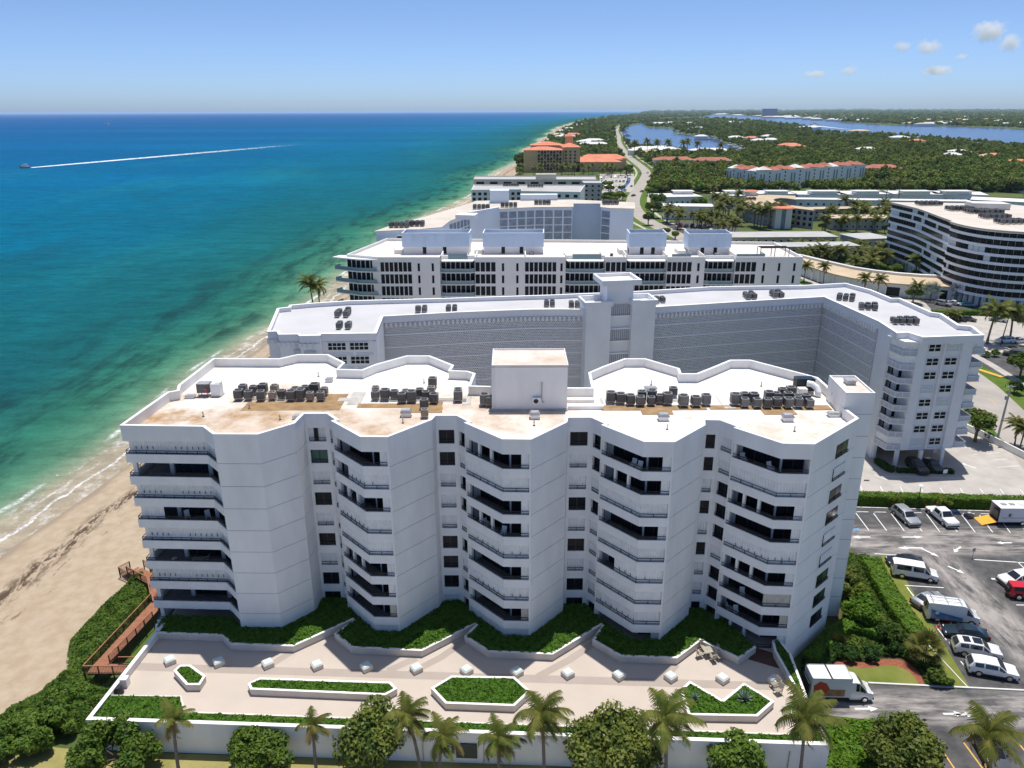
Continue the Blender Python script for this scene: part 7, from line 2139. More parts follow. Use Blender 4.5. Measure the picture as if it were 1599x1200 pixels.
def car_meshes(kind):
    K = KINDC[kind]; st = K['st']; ex = K['L'] / 2; out = {}
    def ring(s, sg=1):
        x, zb, zr, wb, wr = s; lo = .28 if kind != 'truck_cab' else .35
        return [(x - ex, sg * (wb - .06), lo), (x - ex, sg * wb, (lo + zb) * .52), (x - ex, sg * (wb - .02), zb), (x - ex, sg * wr, zr), (x - ex, sg * wr * .6, zr + .03)]
    mb = MB()
    prof = []
    for s in st:
        r1 = ring(s, 1); r2 = ring(s, -1)[::-1]; prof.append(r1 + r2)
    n = 10
    vs = [p for r in prof for p in r]; fs = []
    for i in range(len(prof) - 1):
        for k in range(n):
            a, b = i * n + k, i * n + (k + 1) % n; c, d = (i + 1) * n + (k + 1) % n, (i + 1) * n + k
            fs.append((a, b, c, d))
    fs.append(tuple(range(n))); fs.append(tuple((len(prof) - 1) * n + k for k in reversed(range(n))))
    mb.add(vs, fs)
    me = mb.mesh('body', 'paint_white')
    bm = bmesh.new(); bm.from_mesh(me); bmesh.ops.recalc_face_normals(bm, faces=bm.faces); bm.to_mesh(me); bm.free()
    me.shade_smooth(); me.set_sharp_from_angle(angle=radians(38))
    out['body'] = me
    def glass(pts, push):
        m2 = MB(); c = Vector((sum(p[0] for p in pts) / 4, sum(p[1] for p in pts) / 4, sum(p[2] for p in pts) / 4)); sh = .86
        q = [c + (Vector(p) - c) * sh + Vector(push) for p in pts]; m2.quad(*q); return m2.mesh('glass', 'car_glass')
    gl = []
    a, b = K['ws']; A, B = st[a], st[b]
    gl.append(('windscreen', glass([(A[0] - ex, A[3] * .9, A[2]), (A[0] - ex, -A[3] * .9, A[2]), (B[0] - ex, -B[4], B[2] + .01), (B[0] - ex, B[4], B[2] + .01)], (-.06, 0, .06))))
    if K['rw']:
        a, b = K['rw']; A, B = st[a], st[b]
        pts = [(A[0] - ex, A[4] * .95, A[2]), (A[0] - ex, -A[4] * .95, A[2]), (B[0] - ex, -B[4] * .95, B[2]), (B[0] - ex, B[4] * .95, B[2])]
        if abs(A[2] - B[2]) < .3:
            B2 = st[b + 1]; pts = [(B[0] - ex, B[4] * .9, B[2] - .05), (B[0] - ex, -B[4] * .9, B[2] - .05), (B[0] - ex + .06, -B[4], B[1]), (B[0] - ex + .06, B[4], B[1])]
        gl.append(('rear_window', glass(pts, (.06, 0, .05))))
    for sg in (1, -1):
        for a, b in K['sw']:
            A, B = st[a], st[b]
            gl.append(('side_window', glass([(A[0] - ex + .12 * (A[2] - A[1] < .2), sg * (A[3] - .02), A[1] + .02), (B[0] - ex, sg * (B[3] - .02), B[1] + .02), (B[0] - ex, sg * B[4], B[2] - .04), (A[0] - ex, sg * A[4], max(A[2] - .04, A[1] + .04))], (0, sg * .03, .005))))
    out['glass'] = gl
    w = MB(); r = K['wr']; nn = 14
    vs = []
    for yy, rr_ in ((-.11, r * .96), (-.08, r), (.08, r), (.11, r * .96)): vs += [(rr_ * cos(2 * pi * k / nn), yy, rr_ * sin(2 * pi * k / nn)) for k in range(nn)]
    fs = [(j * nn + k, j * nn + (k + 1) % nn, (j + 1) * nn + (k + 1) % nn, (j + 1) * nn + k) for j in range(3) for k in range(nn)] + [tuple(range(nn)), tuple(3 * nn + k for k in reversed(range(nn)))]
    w.add(vs, fs); out['tyre'] = w.mesh('tyre', 'rubber')
    w = MB(); 
    for yy in (-.125, .125): w.add([(r * .62 * cos(2 * pi * k / 10), yy, r * .62 * sin(2 * pi * k / 10)) for k in range(10)], [tuple(range(10))])
    out['rim'] = w.mesh('rim', 'chrome')
    l = MB(); l.box((0, 0, -.07), (.1, .34, .16)); out['headlight'] = l.mesh('headlight', 'lamp_clear')
    l = MB(); l.box((0, 0, -.1), (.08, .2, .26)); out['taillight'] = l.mesh('taillight', 'lamp_red')
    l = MB(); l.box((0, 0, -.05), (.22, .08, .14)); out['mirror'] = l.mesh('mirror', 'trim_black')
    l = MB(); l.box((0, 0, 0), (K['L'] * .86, K['W'] * .985, .2)); out['sill'] = l.mesh('sill', 'trim_black')
    l = MB(); l.box((0, 0, 0), (.1, K['W'] * .9, .22)); out['bumper'] = l.mesh('bumper', 'trim_black')
    return out
CARM = {}
def car(kind, px, label, col, group=None, z=0.0, heading=None, near=True, pos=None, cat='car', name=None):
    """px = (nose pixel, tail pixel) on the ground, or (centre,) with a heading"""
    if kind not in CARM: CARM[kind] = car_meshes(kind)
    M = CARM[kind]; K = KINDC[kind]; ex = K['L'] / 2
    if pos: c = Vector((pos[0], pos[1], z)); ang = heading
    elif heading is not None: c = at(*px[0], z + .6); ang = heading
    else:
        a, b = at(*px[0], z + .5), at(*px[1], z + .5); c = (a + b) / 2; ang = atan2(b.y - a.y, b.x - a.x) + 0
    e = empty(name or {'suv': 'parked_suv', 'van': 'parked_van', 'tall_van': 'parked_van', 'pickup': 'pickup_truck', 'jeep': 'off_road_car', 'truck_cab': 'delivery_truck'}.get(kind, 'parked_car'), (c.x, c.y, z + .01), ang, label=label, cat=cat, group=group)
    b = link('body', M['body'], e); b.material_slots[0].link = 'OBJECT'; b.material_slots[0].material = MATS[col]
    for nm, me in M['glass']: link(nm, me, e)
    for wx in K['wb']:
        for sg in (1, -1):
            wloc = (wx - ex, sg * (K['W'] / 2 - .1), K['wr'])
            t = link('wheel', M['tyre'], e, wloc)
            if near: link('rim', M['rim'], t)
    if near:
        for sg in (1, -1):
            link('headlight', M['headlight'], e, (-ex + .12, sg * K['W'] * .34, K['st'][1][1] - .12))
            if kind != 'truck_cab': link('taillight', M['taillight'], e, (ex - .05, sg * K['W'] * .42, .85 if kind != 'sedan' else .75))
            link('mirror', M['mirror'], e, (K['st'][2][0] - ex + .35, sg * (K['W'] / 2 + .04), K['st'][2][1] + .08))
        if kind in ('suv', 'van', 'tall_van', 'pickup'): link('sill', M['sill'], e, (0, 0, .27))
        link('bumper', M['bumper'], e, (-ex + .02, 0, .34))
        if kind != 'truck_cab': link('bumper', M['bumper'], e, (ex - .02, 0, .34))
    return e
# nose first, tail second (ang points from nose to tail, model nose at -x)
car('suv', ((1583, 1052), (1514, 1040)), 'white SUV with dark windows, last in the row by the drive', 'paint_white')
e = car('suv', ((1557, 1020), (1492, 1010)), 'white SUV with black roof panels between the sedan and last SUV', 'paint_pearl')
mb = MB(); mb.box((.1, 0, 1.745), (.9, 1.0, .02)); mb.box((1.2, 0, 1.75), (.7, 1.0, .02)); mb.build('sunroof', 'car_glass', e)
car('sedan', ((1478, 984), (1538, 993)), 'dark teal sedan parked between the blue van and white SUV', 'paint_teal')
e = car('tall_van', ((1522, 966), (1447, 957)), 'white work van with blue side panel and ladder rack', 'paint_white')
for sg in (1, -1):
    mb = MB(); mb.add([(-1.0, sg * 1.065, .5), (2.5, sg * 1.065, .5), (2.6, sg * 1.065, 1.75), (1.6, sg * 1.065, 1.45), (-1.0, sg * 1.065, .95)], [(0, 1, 2, 3, 4)]); mb.build('side_panel', 'paint_blue', e)
    mb = MB(); mb.add([(1.9 + .22 * cos(k * .7854), sg * 1.075, 1.35 + .22 * sin(k * .7854)) for k in range(8)], [tuple(range(8))]); mb.build('emblem', 'paint_white', e)
mb = MB(); [mb.bar((-.9, y, 2.68), (2.7, y, 2.68), .05) for y in (-.6, -.2, .4)]; [mb.bar((x, -.8, 2.62), (x, .8, 2.62), .05) for x in (-.7, .8, 2.4)]; [mb.bar((x, y, 2.45), (x, y, 2.62), .05) for x in (-.7, 2.4) for y in (-.75, .75)]; mb.build('ladder_rack', 'galv', e)
car('sedan', ((1471, 931), (1430, 944)), 'silver sedan half hidden behind the blue sided van', 'paint_silver')
car('van', ((1456, 900), (1399, 891)), 'white passenger van with boxes in its windows', 'paint_white')
car('sedan', ((1385, 876), (1442, 879)), 'black sedan parked beside the white passenger van', 'paint_black')
car('suv', ((1427, 818), (1402, 797)), 'silver grey SUV parked nose out below the hedge', 'paint_silver')
car('pickup', ((1485, 819), (1457, 796)), 'white pickup truck parked nose out below the hedge', 'paint_white')
car('suv', ((1558, 909), (1622, 903)), 'white SUV facing the lane opposite the black sedan', 'paint_pearl')
e = car('jeep', ((1630, 930), (1573, 925)), 'bright red off road car with spare wheel on its tail', 'paint_red')
w = MB(); w.cyl((0, 0, 0), .4, .22, 14); sw_ = w.build('spare_wheel', 'rubber', e); sw_.location = (2.12, 0, 1.0); sw_.rotation_euler = (0, pi / 2, 0)
mb = MB(); [mb.box((x, y, .72), (.85, .3, .08)) for x in (-1.35, 1.1) for y in (-.82, .82)]; mb.build('fender', 'trim_black', e)
car('suv', ((1562, 1205), (1532, 1150)), 'dark grey SUV partly under the drive palm fronds', 'paint_grey')
# delivery box truck
e = car('truck_cab', None, 'white box truck with red and brown side advert on the drive', 'paint_white', pos=(0, 0), heading=0)
c = at(1340, 1080, .6); e.location = (c.x, c.y, .01); e.rotation_euler = (0, 0, pi - .03)
mb = MB(); mb.prism([(1.3, -1.12), (5.4, -1.12), (5.4, 1.12), (1.3, 1.12)], .75, 3.05); bx = mb.build('cargo_box', 'box_white', e)
mb = MB(); [mb.bar((1.3, y, 3.06), (5.4, y, 3.06), .08) for y in (-1.08, 1.08)]; [mb.bar((x, -1.1, 3.06), (x, 1.1, 3.06), .08) for x in (1.34, 5.36)]; mb.build('box_rail', 'galv', bx)
mb = MB(); mb.bar((3.4, -1.1, 3.09), (3.4, 1.1, 3.09), .16, .06); mb.build('roof_strip', 'trim_black', bx)
yv = 1.128
mb = MB(); mb.add([(5.1, yv, 1.0), (4.0, yv, 1.0), (3.4, yv, 1.6), (3.9, yv, 2.5), (4.6, yv, 2.75), (5.2, yv, 2.2)], [(0, 1, 2, 3, 4, 5)]); mb.build('advert', 'advert_red', bx)
mb = MB(); mb.add([(4.2, yv + .006, .9), (1.9, yv + .006, .9), (1.9, yv + .006, 1.75), (3.6, yv + .006, 1.75)], [(0, 1, 2, 3)]); mb.build('advert', 'advert_brown', bx)
mb = MB(); mb.box((3.4, 0, .45), (4.0, .9, .3)); mb.build('chassis', 'trim_black', e)
for sg in (1, -1):
    t = link('wheel', CARM['truck_cab']['tyre'], e, (4.0, sg * .95, .37)); link('rim', CARM['truck_cab']['rim'], t)
mb = MB(); mb.box((5.6, 0, .7), (.08, 2.0, 1.6)); mb.build('tail_lift', 'trim_black', e)
# enclosed trailer with orange ramp
c = at(1588, 806, 1.0)
e = empty('cargo_trailer', (c.x, c.y, .01), -.02, label='grey enclosed cargo trailer with open tail below the hedge', cat='trailer')
mb = MB(); mb.prism([(-3.4, -1.2), (3.4, -1.2), (3.4, 1.2), (-3.4, 1.2)], .55, .62); mb.strip([(-3.4, 1.2), (-3.4, 1.199)], .6, .61, .01); mb.build('floor', 'trim_black', e)
for nm, pl in (('side_wall', [(-3.4, -1.2), (3.4, -1.2)]), ('side_wall', [(3.4, 1.2), (-3.4, 1.2)]), ('front_wall', [(3.4, -1.2), (3.4, 1.2)])):
    mb = MB(); mb.strip(pl, .6, 2.85, .06); mb.build(nm, 'stucco_cool', e)
mb = MB(); mb.prism([(-3.45, -1.25), (3.45, -1.25), (3.45, 1.25), (-3.45, 1.25)], 2.85, 2.93); r_ = mb.build('roof', 'box_white', e)
for x in (-2.4, -1.2, .6):
    mb = MB(); mb.box((x, 0, 2.93), (.7 if x < 0 else 1.4, .6, .14)); mb.build('roof_vent', 'galv' if x < 0 else 'box_white', r_)
mb = MB(); mb.box((-1.9, -1.225, 1.5), (.35, .05, .5)); mb.build('window', 'car_glass', e)
mb = MB(); mb.strip([(-3.0, -1.21), (-1.2, -1.21), (.6, -1.212), (3.2, -1.212)], 1.28, 1.34, .005); mb.build('stripe', 'paint_navy', e)
for x in (.2, 1.0):
    for sg in (1, -1):
        t = link('wheel', CARM['truck_cab']['tyre'], e, (x, sg * 1.18, .36)); link('rim', CARM['truck_cab']['rim'], t)
mb = MB(); mb.add([(-3.42, -1.1, .6), (-3.42, 1.1, .6), (-5.6, 1.1, .04), (-5.6, -1.1, .04), (-3.42, -1.1, .53), (-3.42, 1.1, .53), (-5.6, 1.1, .0), (-5.6, -1.1, .0)], [(0, 1, 2, 3), (7, 6, 5, 4), (0, 3, 7, 4), (1, 5, 6, 2), (3, 2, 6, 7)]); mb.build('ramp', 'ramp_orange', e)
mb = MB(); mb.box((-2.6, .3, .63), (1.0, 1.2, 1.2)); mb.build('cargo', 'balcony_floor', e)
# things beside the trailer
p = at(1513, 806, .3); e = empty('equipment_case', (p.x, p.y, .01), .2, label='dark equipment case with pale lid between pickup and trailer', cat='case')
mb = MB(); mb.box((0, 0, 0), (1.1, .8, .6)); mb.build('case', 'paint_navy', e); mb = MB(); mb.box((0, .05, .6), (.5, .4, .25)); mb.build('lid', 'walk_pad_grey', e)
p = at(1488, 800, .2); e = empty('tarpaulin', (p.x, p.y, .01), 0, label='folded blue grey tarpaulin behind the white pickup', cat='tarpaulin'); mb = MB(); mb.add([(-1.1, -.5, .02), (1.1, -.5, .02), (1.1, .5, .02), (-1.1, .5, .02), (-.7, -.3, .5), (.8, -.25, .42), (.75, .3, .5), (-.75, .3, .55)], [(0, 1, 5, 4), (1, 2, 6, 5), (2, 3, 7, 6), (3, 0, 4, 7), (4, 5, 6, 7)]); mb.build('cover', 'paint_navy', e)
for x, y, lb in ((1466, 977, 'rear corner of the blue sided van'), (1484, 977, 'middle of the blue sided van'), (1525, 974, 'nose of the blue sided van')):
    p = at(x, y, .3); e = empty('traffic_cone', (p.x, p.y, .008), 0, label=f'orange traffic cone near the {lb}', cat='traffic cone')
    mb = MB(); mb.cyl((0, 0, .04), .17, .66, 10, 0, .03); mb.build('cone', 'cone_orange', e); mb = MB(); mb.box((0, 0, 0), (.42, .42, .04)); mb.build('foot', 'cone_orange', e)
    mb = MB(); mb.cyl((0, 0, .36), .115, .12, 10, 0, .085); mb.build('collar', 'line_paint', e)
# cars farther off
for kind, x, y, hd, col, lb, grp in (
        ('suv', 1432, 729, 1.6, 'paint_black', 'dark car parked under the end wing', None), ('sedan', 1456, 726, 1.6, 'paint_teal', 'teal car parked in the end wing garage', None),
        ('suv', 1473, 474.5, 2.2, 'paint_silver', 'silver car in the court by silver palms', None), ('sedan', 1491, 473.5, 2.2, 'paint_pearl', 'white car in the court by silver palms', None), ('sedan', 1510, 476, 2.6, 'paint_aqua', 'aqua car in the court near the columns', None),
        ('sedan', 1496, 498, 2.4, 'paint_black', 'black car by the yellow palms', None), ('sedan', 1511, 498, 2.4, 'paint_grey', 'grey car by the yellow palms', None), ('sedan', 1559, 499, 2.4, 'paint_silver', 'silver car behind the royal palms', None), ('sedan', 1594, 499, 2.4, 'paint_teal', 'dark teal car along the hedge', None),
        ('suv', 1569, 532, .15, 'paint_white', 'white SUV beside the royal palm', None), ('sedan', 1590, 532, .15, 'paint_pearl', 'pearl white sedan near the second royal palm', None), ('suv', 1584, 553, -.6, 'paint_grey', 'grey SUV on the side drive by the road island', None),
        ('sedan', 989, 305.5, .9, 'paint_black', 'black car on the coast road near the crescent', None), ('sedan', 1002, 299, 1.1, 'paint_grey', 'grey car on the coast road bend', None), ('suv', 1017, 274.5, 1.2, 'paint_black', 'black SUV on the straight of coast road', None), ('sedan', 1000, 271, 1.2, 'paint_grey', 'grey car passing the hotel', None), ('sedan', 1011, 270, 1.2, 'paint_silver', 'silver car passing the hotel', None)):
    car(kind, ((x, y),), lb, col, heading=hd, near=False)
cc = ['paint_white', 'paint_silver', 'paint_black', 'paint_grey', 'paint_pearl', 'paint_navy', 'paint_red']
for row, (x0, y0, x1, y1, n) in enumerate(((938, 277, 982, 277, 9), (940, 283, 985, 284, 9), (944, 290, 986, 291, 8), (950, 297, 976, 298, 5))):
    for i in range(n):
        k = i / (n - 1)
        if rr(0, 1) < .85:
            c_ = cc[RND.randrange(6)]; car('sedan' if i % 2 else 'suv', ((x0 + (x1 - x0) * k, y0 + (y1 - y0) * k),), f'{c_[6:]} car in the hotel car park', c_, f'{c_[6:]} cars in the hotel car park', heading=1.4 + rr(-.1, .1), near=False)
for row, (x0, y0, x1, y1, n) in enumerate(((1062, 352, 1100, 354, 5), (1075, 360, 1135, 362, 8), (1080, 368, 1120, 369, 5))):
    for i in range(n):
        k = i / (n - 1); c_ = cc[RND.randrange(7)]
        if rr(0, 1) < .8: car('sedan' if i % 2 else 'suv', ((x0 + (x1 - x0) * k, y0 + (y1 - y0) * k),), f'{c_[6:]} car in the palm shaded parking court', c_, f'{c_[6:]} cars in the parking court', heading=1.2 + rr(-.1, .1), near=False)
sheet('car_park', PX([(1035, 345), (1150, 351), (1160, 378), (1050, 376)]), .005, 'asphalt', kind='structure', label='shaded parking court among palms')
sheet('car_park', PX([(935, 272), (990, 272), (990, 300), (940, 302)]), .006, 'pale_concrete', kind='structure', label='hotel car park beside the coast road')
sheet('car_park', PX([(1440, 468), (1640, 474), (1640, 490), (1460, 490)]), .005, 'asphalt', kind='structure', label='small car court at the ribbon block entrance')
sheet('car_park', PX([(1460, 497), (1640, 499), (1640, 541), (1520, 541), (1490, 515)]), .006, 'pale_concrete', kind='structure', label='pale parking strip in front of the ribbon block')
sheet('side_drive', PX([(1528, 545), (1640, 541), (1640, 575), (1570, 590), (1535, 572)]), .005, 'asphalt', kind='structure', label='dark side drive across the coast road')
sheet('canal', smooth(PX([(978, 272), (985, 277), (984, 287), (975, 297), (967, 304), (962, 303), (972, 292), (979, 284), (979, 276)])), .012, 'lagoon_water', kind='structure', label='narrow blue water strip beside the coast road')
# ------------------------------------------------------------------ boardwalk, street furniture, terrace furniture
bw_ = base('boardwalk', (-45, 74, 0), label='timber boardwalk with brown railings through the dune thicket', cat='boardwalk')
def deck(pts, w, z, name='walkway'):
    a, b = offset(pts, w / 2), offset(pts, -w / 2)
    # planks laid across the walk
    L = sum(dist2(pts[i], pts[i + 1]) for i in range(len(pts) - 1)); n = int(L / .3)
    for i in range(len(pts) - 1):
        l = dist2(pts[i], pts[i + 1]); m = max(1, int(l / .3)); d = dirn(pts[i], pts[i + 1])
        mb = MB()
        for k in range(m):
            c = lerp2(pts[i], pts[i + 1], (k + .5) / m); mb.box((c[0], c[1], z - .05), (l / m * .93, w, .05), atan2(d[1], d[0]))
        mb.build('planking', 'decking', bw_, kind='stuff')
        mb = MB()
        for o_ in (-w * .42, w * .42): mb.bar((*mv(pts[i], left(d), o_), z - .15), (*mv(pts[i + 1], left(d), o_), z - .15), .1, .2)
        mb.build('joist', 'decking_dark', bw_, kind='stuff')
def fence(pts, z, h=1.05, post=1.5, inf=True):
    for a, b in zip(pts, pts[1:]):
        L = dist2(a, b); n = max(1, round(L / post))
        mb = MB(); mb.bar((*a, z + h), (*b, z + h), .12, .06); mb.build('handrail', 'decking', bw_)
        mb = MB(); mb.bar((*a, z + .15), (*b, z + .15), .06, .06); mb.build('bottom_rail', 'decking_dark', bw_)
        for k in range(n + 1):
            p = lerp2(a, b, k / n); mb = MB(); mb.box((p[0], p[1], 0), (.1, .1, z + h)); mb.build('post', 'decking_dark', bw_)
        if inf:
            mb = MB(); m = int(L / .16)
            for k in range(m):
                p = lerp2(a, b, (k + .5) / m); mb.box((p[0], p[1], z + .15), (.03, .03, h - .18))
            mb.build('baluster', 'decking_dark', bw_, kind='stuff')
BZ = 1.5
q0, q1 = (-45.0, 67.3), (-43.6, 79.5)
deck([q0, q1, (-45.6, 83.5), (-49.6, 86.2)], 1.7, BZ); deck([(-45.8, 67.4), (-41.4, 67.4)], 1.5, BZ + .02)
fence([(-46.0, 66.7), (-44.5, 79.5), (-46.6, 83.2), (-50.4, 85.6)], BZ); fence([(-44.1, 68.3), (-42.8, 76.0)], BZ); fence([(-46.0, 66.6), (-41.3, 66.6)], BZ); fence([(-42.9, 78), (-44.5, 84.2), (-48.9, 87.1)], BZ); fence([(-43.0, 68.2), (-41.2, 68.2)], BZ, .9)
for k in range(6):
    mb = MB(); mb.box((-50.1 - .28 * k, 86.6 + .18 * k, BZ - .22 * (k + 1)), (.35, 1.5, .06), 2.6); mb.build('step', 'decking', bw_)
fence([(-50.4, 85.7), (-52.2, 86.9), (-51.4, 88.2)], .3, 1.3)
# strip of lawn between boardwalk and terrace
sheet('lawn', [(-43.9, 68.6), (-40.7, 68.6), (-40.0, 78), (-42.5, 78)], .03, 'lawn', kind='structure', label='small lawn between boardwalk and terrace')
# street lamp by the hedge
p = at(1432, 792, 0)
e = empty('street_lamp', (p.x, p.y, 0), label='car park lamp post rising out of the clipped hedge', cat='lamp post')
mb = MB(); mb.cyl((0, 0, 0), .06, 3.6, 8); mb.build('pole', 'frame_dark', e); mb = MB(); mb.cyl((0, 0, 3.6), .38, .14, 12, 0, .3); mb.build('lamp_head', 'white_paint', e)
# utility pole and signs
p = at(1556, 691); top = atY(1571, 602, p.y)
e = empty('utility_pole', (p.x, p.y, 0), label='grey concrete utility pole behind the boundary wall', cat='utility pole')
mb = MB(); mb.tube([(0, 0, 0), (.3, 0, top.z)], [.22, .14], 8); mb.build('pole', 'galv', e)
mb = MB(); mb.bar((-.8, 0, top.z - .4), (1.3, 0, top.z - .2), .12); mb.build('crossarm', 'galv', e)
for x in (-.7, .3, 1.2):
    mb = MB(); mb.cyl((x, 0, top.z - .3), .07, .35, 6); mb.build('insulator', 'ac_dark', e)
mb = MB(); mb.cyl((-.25, -.2, top.z * .76), .22, .7, 8); mb.build('transformer', 'galv', e)
p = at(1562, 540); e = empty('timber_pole', (p.x, p.y, 0), label='slender dark pole between the royal palms', cat='utility pole'); mb = MB(); mb.tube([(0, 0, 0), (.6, 0, 8)], [.16, .1], 7); mb.build('pole', 'bark', e); mb = MB(); mb.box((.55, 0, 7.4), (.9, .1, .1)); mb.build('crossarm', 'bark', e)
for x, y, h, lb in ((1546, 665, 2.3, 'small road sign on the roadside lawn'), (1612, 736, 1.8, 'small sign on the low wall'), (1518, 872, 1.6, 'thin post at the end of a painted line')):
    p = at(x, y); e = empty('sign_post', (p.x, p.y, 0), label=lb, cat='sign'); mb = MB(); mb.cyl((0, 0, 0), .04, h, 6); mb.build('post', 'galv', e); mb = MB(); mb.box((0, -.03, h - .5), (.4, .03, .5)); mb.build('sign_plate', 'galv', e)
p = at(1475, 741, .5); e = empty('sign_post', (p.x, p.y, 0), .2, label='white sign board by the garage exit', cat='sign'); mb = MB(); mb.box((0, 0, 0), (.06, .06, 1.5)); mb.build('post', 'galv', e); mb = MB(); mb.box((0, -.05, .7), (.8, .04, .7)); mb.build('sign_plate', 'white_paint', e)
# road island with pale planting
mb = MB(); p = at(1550, 545); sheet('road_island', [(p.x + 4.5 * cos(k * .4), p.y + 3.5 * sin(k * .4)) for k in range(16)], .03, 'deck', kind='structure', label='pale gravel island beside the coast road')
line([(1528, 577), (1565, 589)], 1.2, z=.02, m='line_yellow', lb='yellow painted kerb strip at the side drive')

# chairs and tables
def chair_proto(m='ac_tan', name='terrace_chair'):
    e = empty(name)
    mb = MB(); mb.box((0, 0, .40), (.55, .55, .07)); mb.build('seat', m, e)
    mb = MB(); mb.add([(-.27, .24, .45), (.27, .24, .45), (.27, .42, 1.05), (-.27, .42, 1.05), (-.27, .29, .44), (.27, .29, .44), (.27, .47, 1.04), (-.27, .47, 1.04)], [(0, 1, 2, 3), (7, 6, 5, 4), (0, 4, 5, 1), (1, 5, 6, 2), (2, 6, 7, 3), (3, 7, 4, 0)]); mb.build('backrest', m, e)
    for x in (-.25, .25):
        for y in (-.25, .25):
            mb = MB(); mb.box((x, y, 0), (.045, .045, .42)); mb.build('leg', m, e)
        mb = MB(); mb.bar((x, -.25, .62), (x, .3, .64), .05, .04); mb.build('armrest', m, e)
    return e
CH = None
def chair(x, y, z, rz, label, m='ac_tan', group=None, s=1.0):
    global CH
    e = chair_proto(m); e.location = (x, y, z); e.rotation_euler = (0, 0, rz); e.scale = (s,) * 3
    return tag(e, label, 'chair', group)
p = at(1105, 1019, T + .4)
e = empty('dining_table', (p.x, p.y, T + .005), .3, label='tan square dining table on the sunny terrace', cat='table')
mb = MB(); mb.box((0, 0, .7), (1.0, 1.0, .05)); mb.build('table_top', 'ac_tan', e)
for x in (-.4, .4):
    for y in (-.4, .4): mb = MB(); mb.box((x, y, 0), (.06, .06, .7)); mb.build('leg', 'ac_tan', e)
for k, (dx, dy, a, lb) in enumerate(((0, .9, 0, 'against the planter wall'), (-.9, 0, 1.57, 'on the seaward side of the dining table'), (.9, .1, -1.57, 'on the landward side of the dining table'), (.1, -.9, 3.14, 'on the open side of the dining table'))):
    chair(p.x + dx * cos(.3) - dy * sin(.3), p.y + dx * sin(.3) + dy * cos(.3), T + .005, a + .3, f'tan terrace chair {lb}')
p = at(1123, 1026, T + .4); chair(p.x, p.y, T + .005, .4, 'tan terrace chair alone beside the planter wall')
for x, y, lb in ((1213, 1070, 'reclining tan chair nearer the last skylight'), (1219, 1080, 'reclining tan chair against the slim planter')):
    p = at(x, y, T + .3); chair(p.x - .3, p.y, T + .005, -1.2, lb, s=1.15)
# a few chairs on open balconies
def bchair(bi, k, t, d, lb, m='white_paint'):
    b = BAYS[bi]; inn = offset([b['Co'], b['D'], b['E']], d); p = lerp2(inn[0], inn[1], t)
    chair(p[0], p[1], LV[k] - .69, rr(-1, 1), lb, m)
for bi, k, t, d, lb in ((2, 8, .7, .9, 'white chair on the top storey balcony landward of the penthouse'), (2, 8, .85, .9, 'white lounge chair beside it on the top storey balcony'), (3, 8, .2, .9, 'white chair on the top storey balcony of the end bay'), (3, 8, .8, 1.0, 'white chair near the shutters of the end bay top balcony'), (1, 5, .45, .9, 'white table chair on the sixth storey middle balcony'), (1, 5, .9, .9, 'white chair by the corner of the sixth storey middle balcony'),
                        (3, 1, .25, .9, 'white chair on the second storey end bay balcony'), (3, 1, .4, .9, 'second white chair on the second storey end bay balcony'), (3, 2, .5, .9, 'tall white chair on the third storey end bay balcony'), (0, 6, .6, .9, 'pale chair on the seventh storey balcony nearest the sea')):
    bchair(bi, k, t, d, lb.replace('nearest the sea', 'of the seaward stack'))
for x, lb in ((-36.3, 'white planter chair'), (-34.0, 'white chair pair')):
    chair(x, 75.2, LV[5] - .69, .5, f'{lb} on the sixth storey sea balcony', 'white_paint')
mat('towel_red', (.5, .03, .03), .8)
e = empty('beach_ball', (-38.6, 75.2, LV[3] - .69), label='red round float on the fourth storey sea balcony', cat='float'); mb = MB(); mb.cyl((0, 0, 0), .45, .3, 12, 0, .35); mb.build('tube', 'towel_red', e); mb = MB(); mb.cyl((0, 0, .3), .3, .02, 12); mb.build('centre', 'white_paint', e)
e = empty('sun_lounger', (-35.5, 75.1, LV[3] - .69), .1, label='cream sun lounger on the fourth storey sea balcony', cat='lounger'); mb = MB(); mb.box((0, 0, .3), (1.9, .65, .08)); mb.build('bed', 'ac_tan', e); mb = MB(); mb.bar((.6, 0, .38), (1.0, 0, .75), .6, .06); mb.build('backrest', 'ac_tan', e)
for x in (-.8, .7): mb = MB(); mb.box((x, 0, 0), (.08, .6, .3)); mb.build('leg', 'ac_tan', e)
# bollard lights and statue on the terrace edge
p = at(193, 1068, T + .5); e = empty('terrace_plinth', (p.x, p.y, T), label='dark basket on a white plinth at the sea wall', cat='plinth'); mb = MB(); mb.box((0, .3, .005), (.7, .7, 1.0)); mb.build('pillar', 'planter_cap', e); mb = MB(); mb.cyl((-.2, -.8, .005), .55, .8, 10, 0, .35); mb.build('basket', 'trim_black', e)

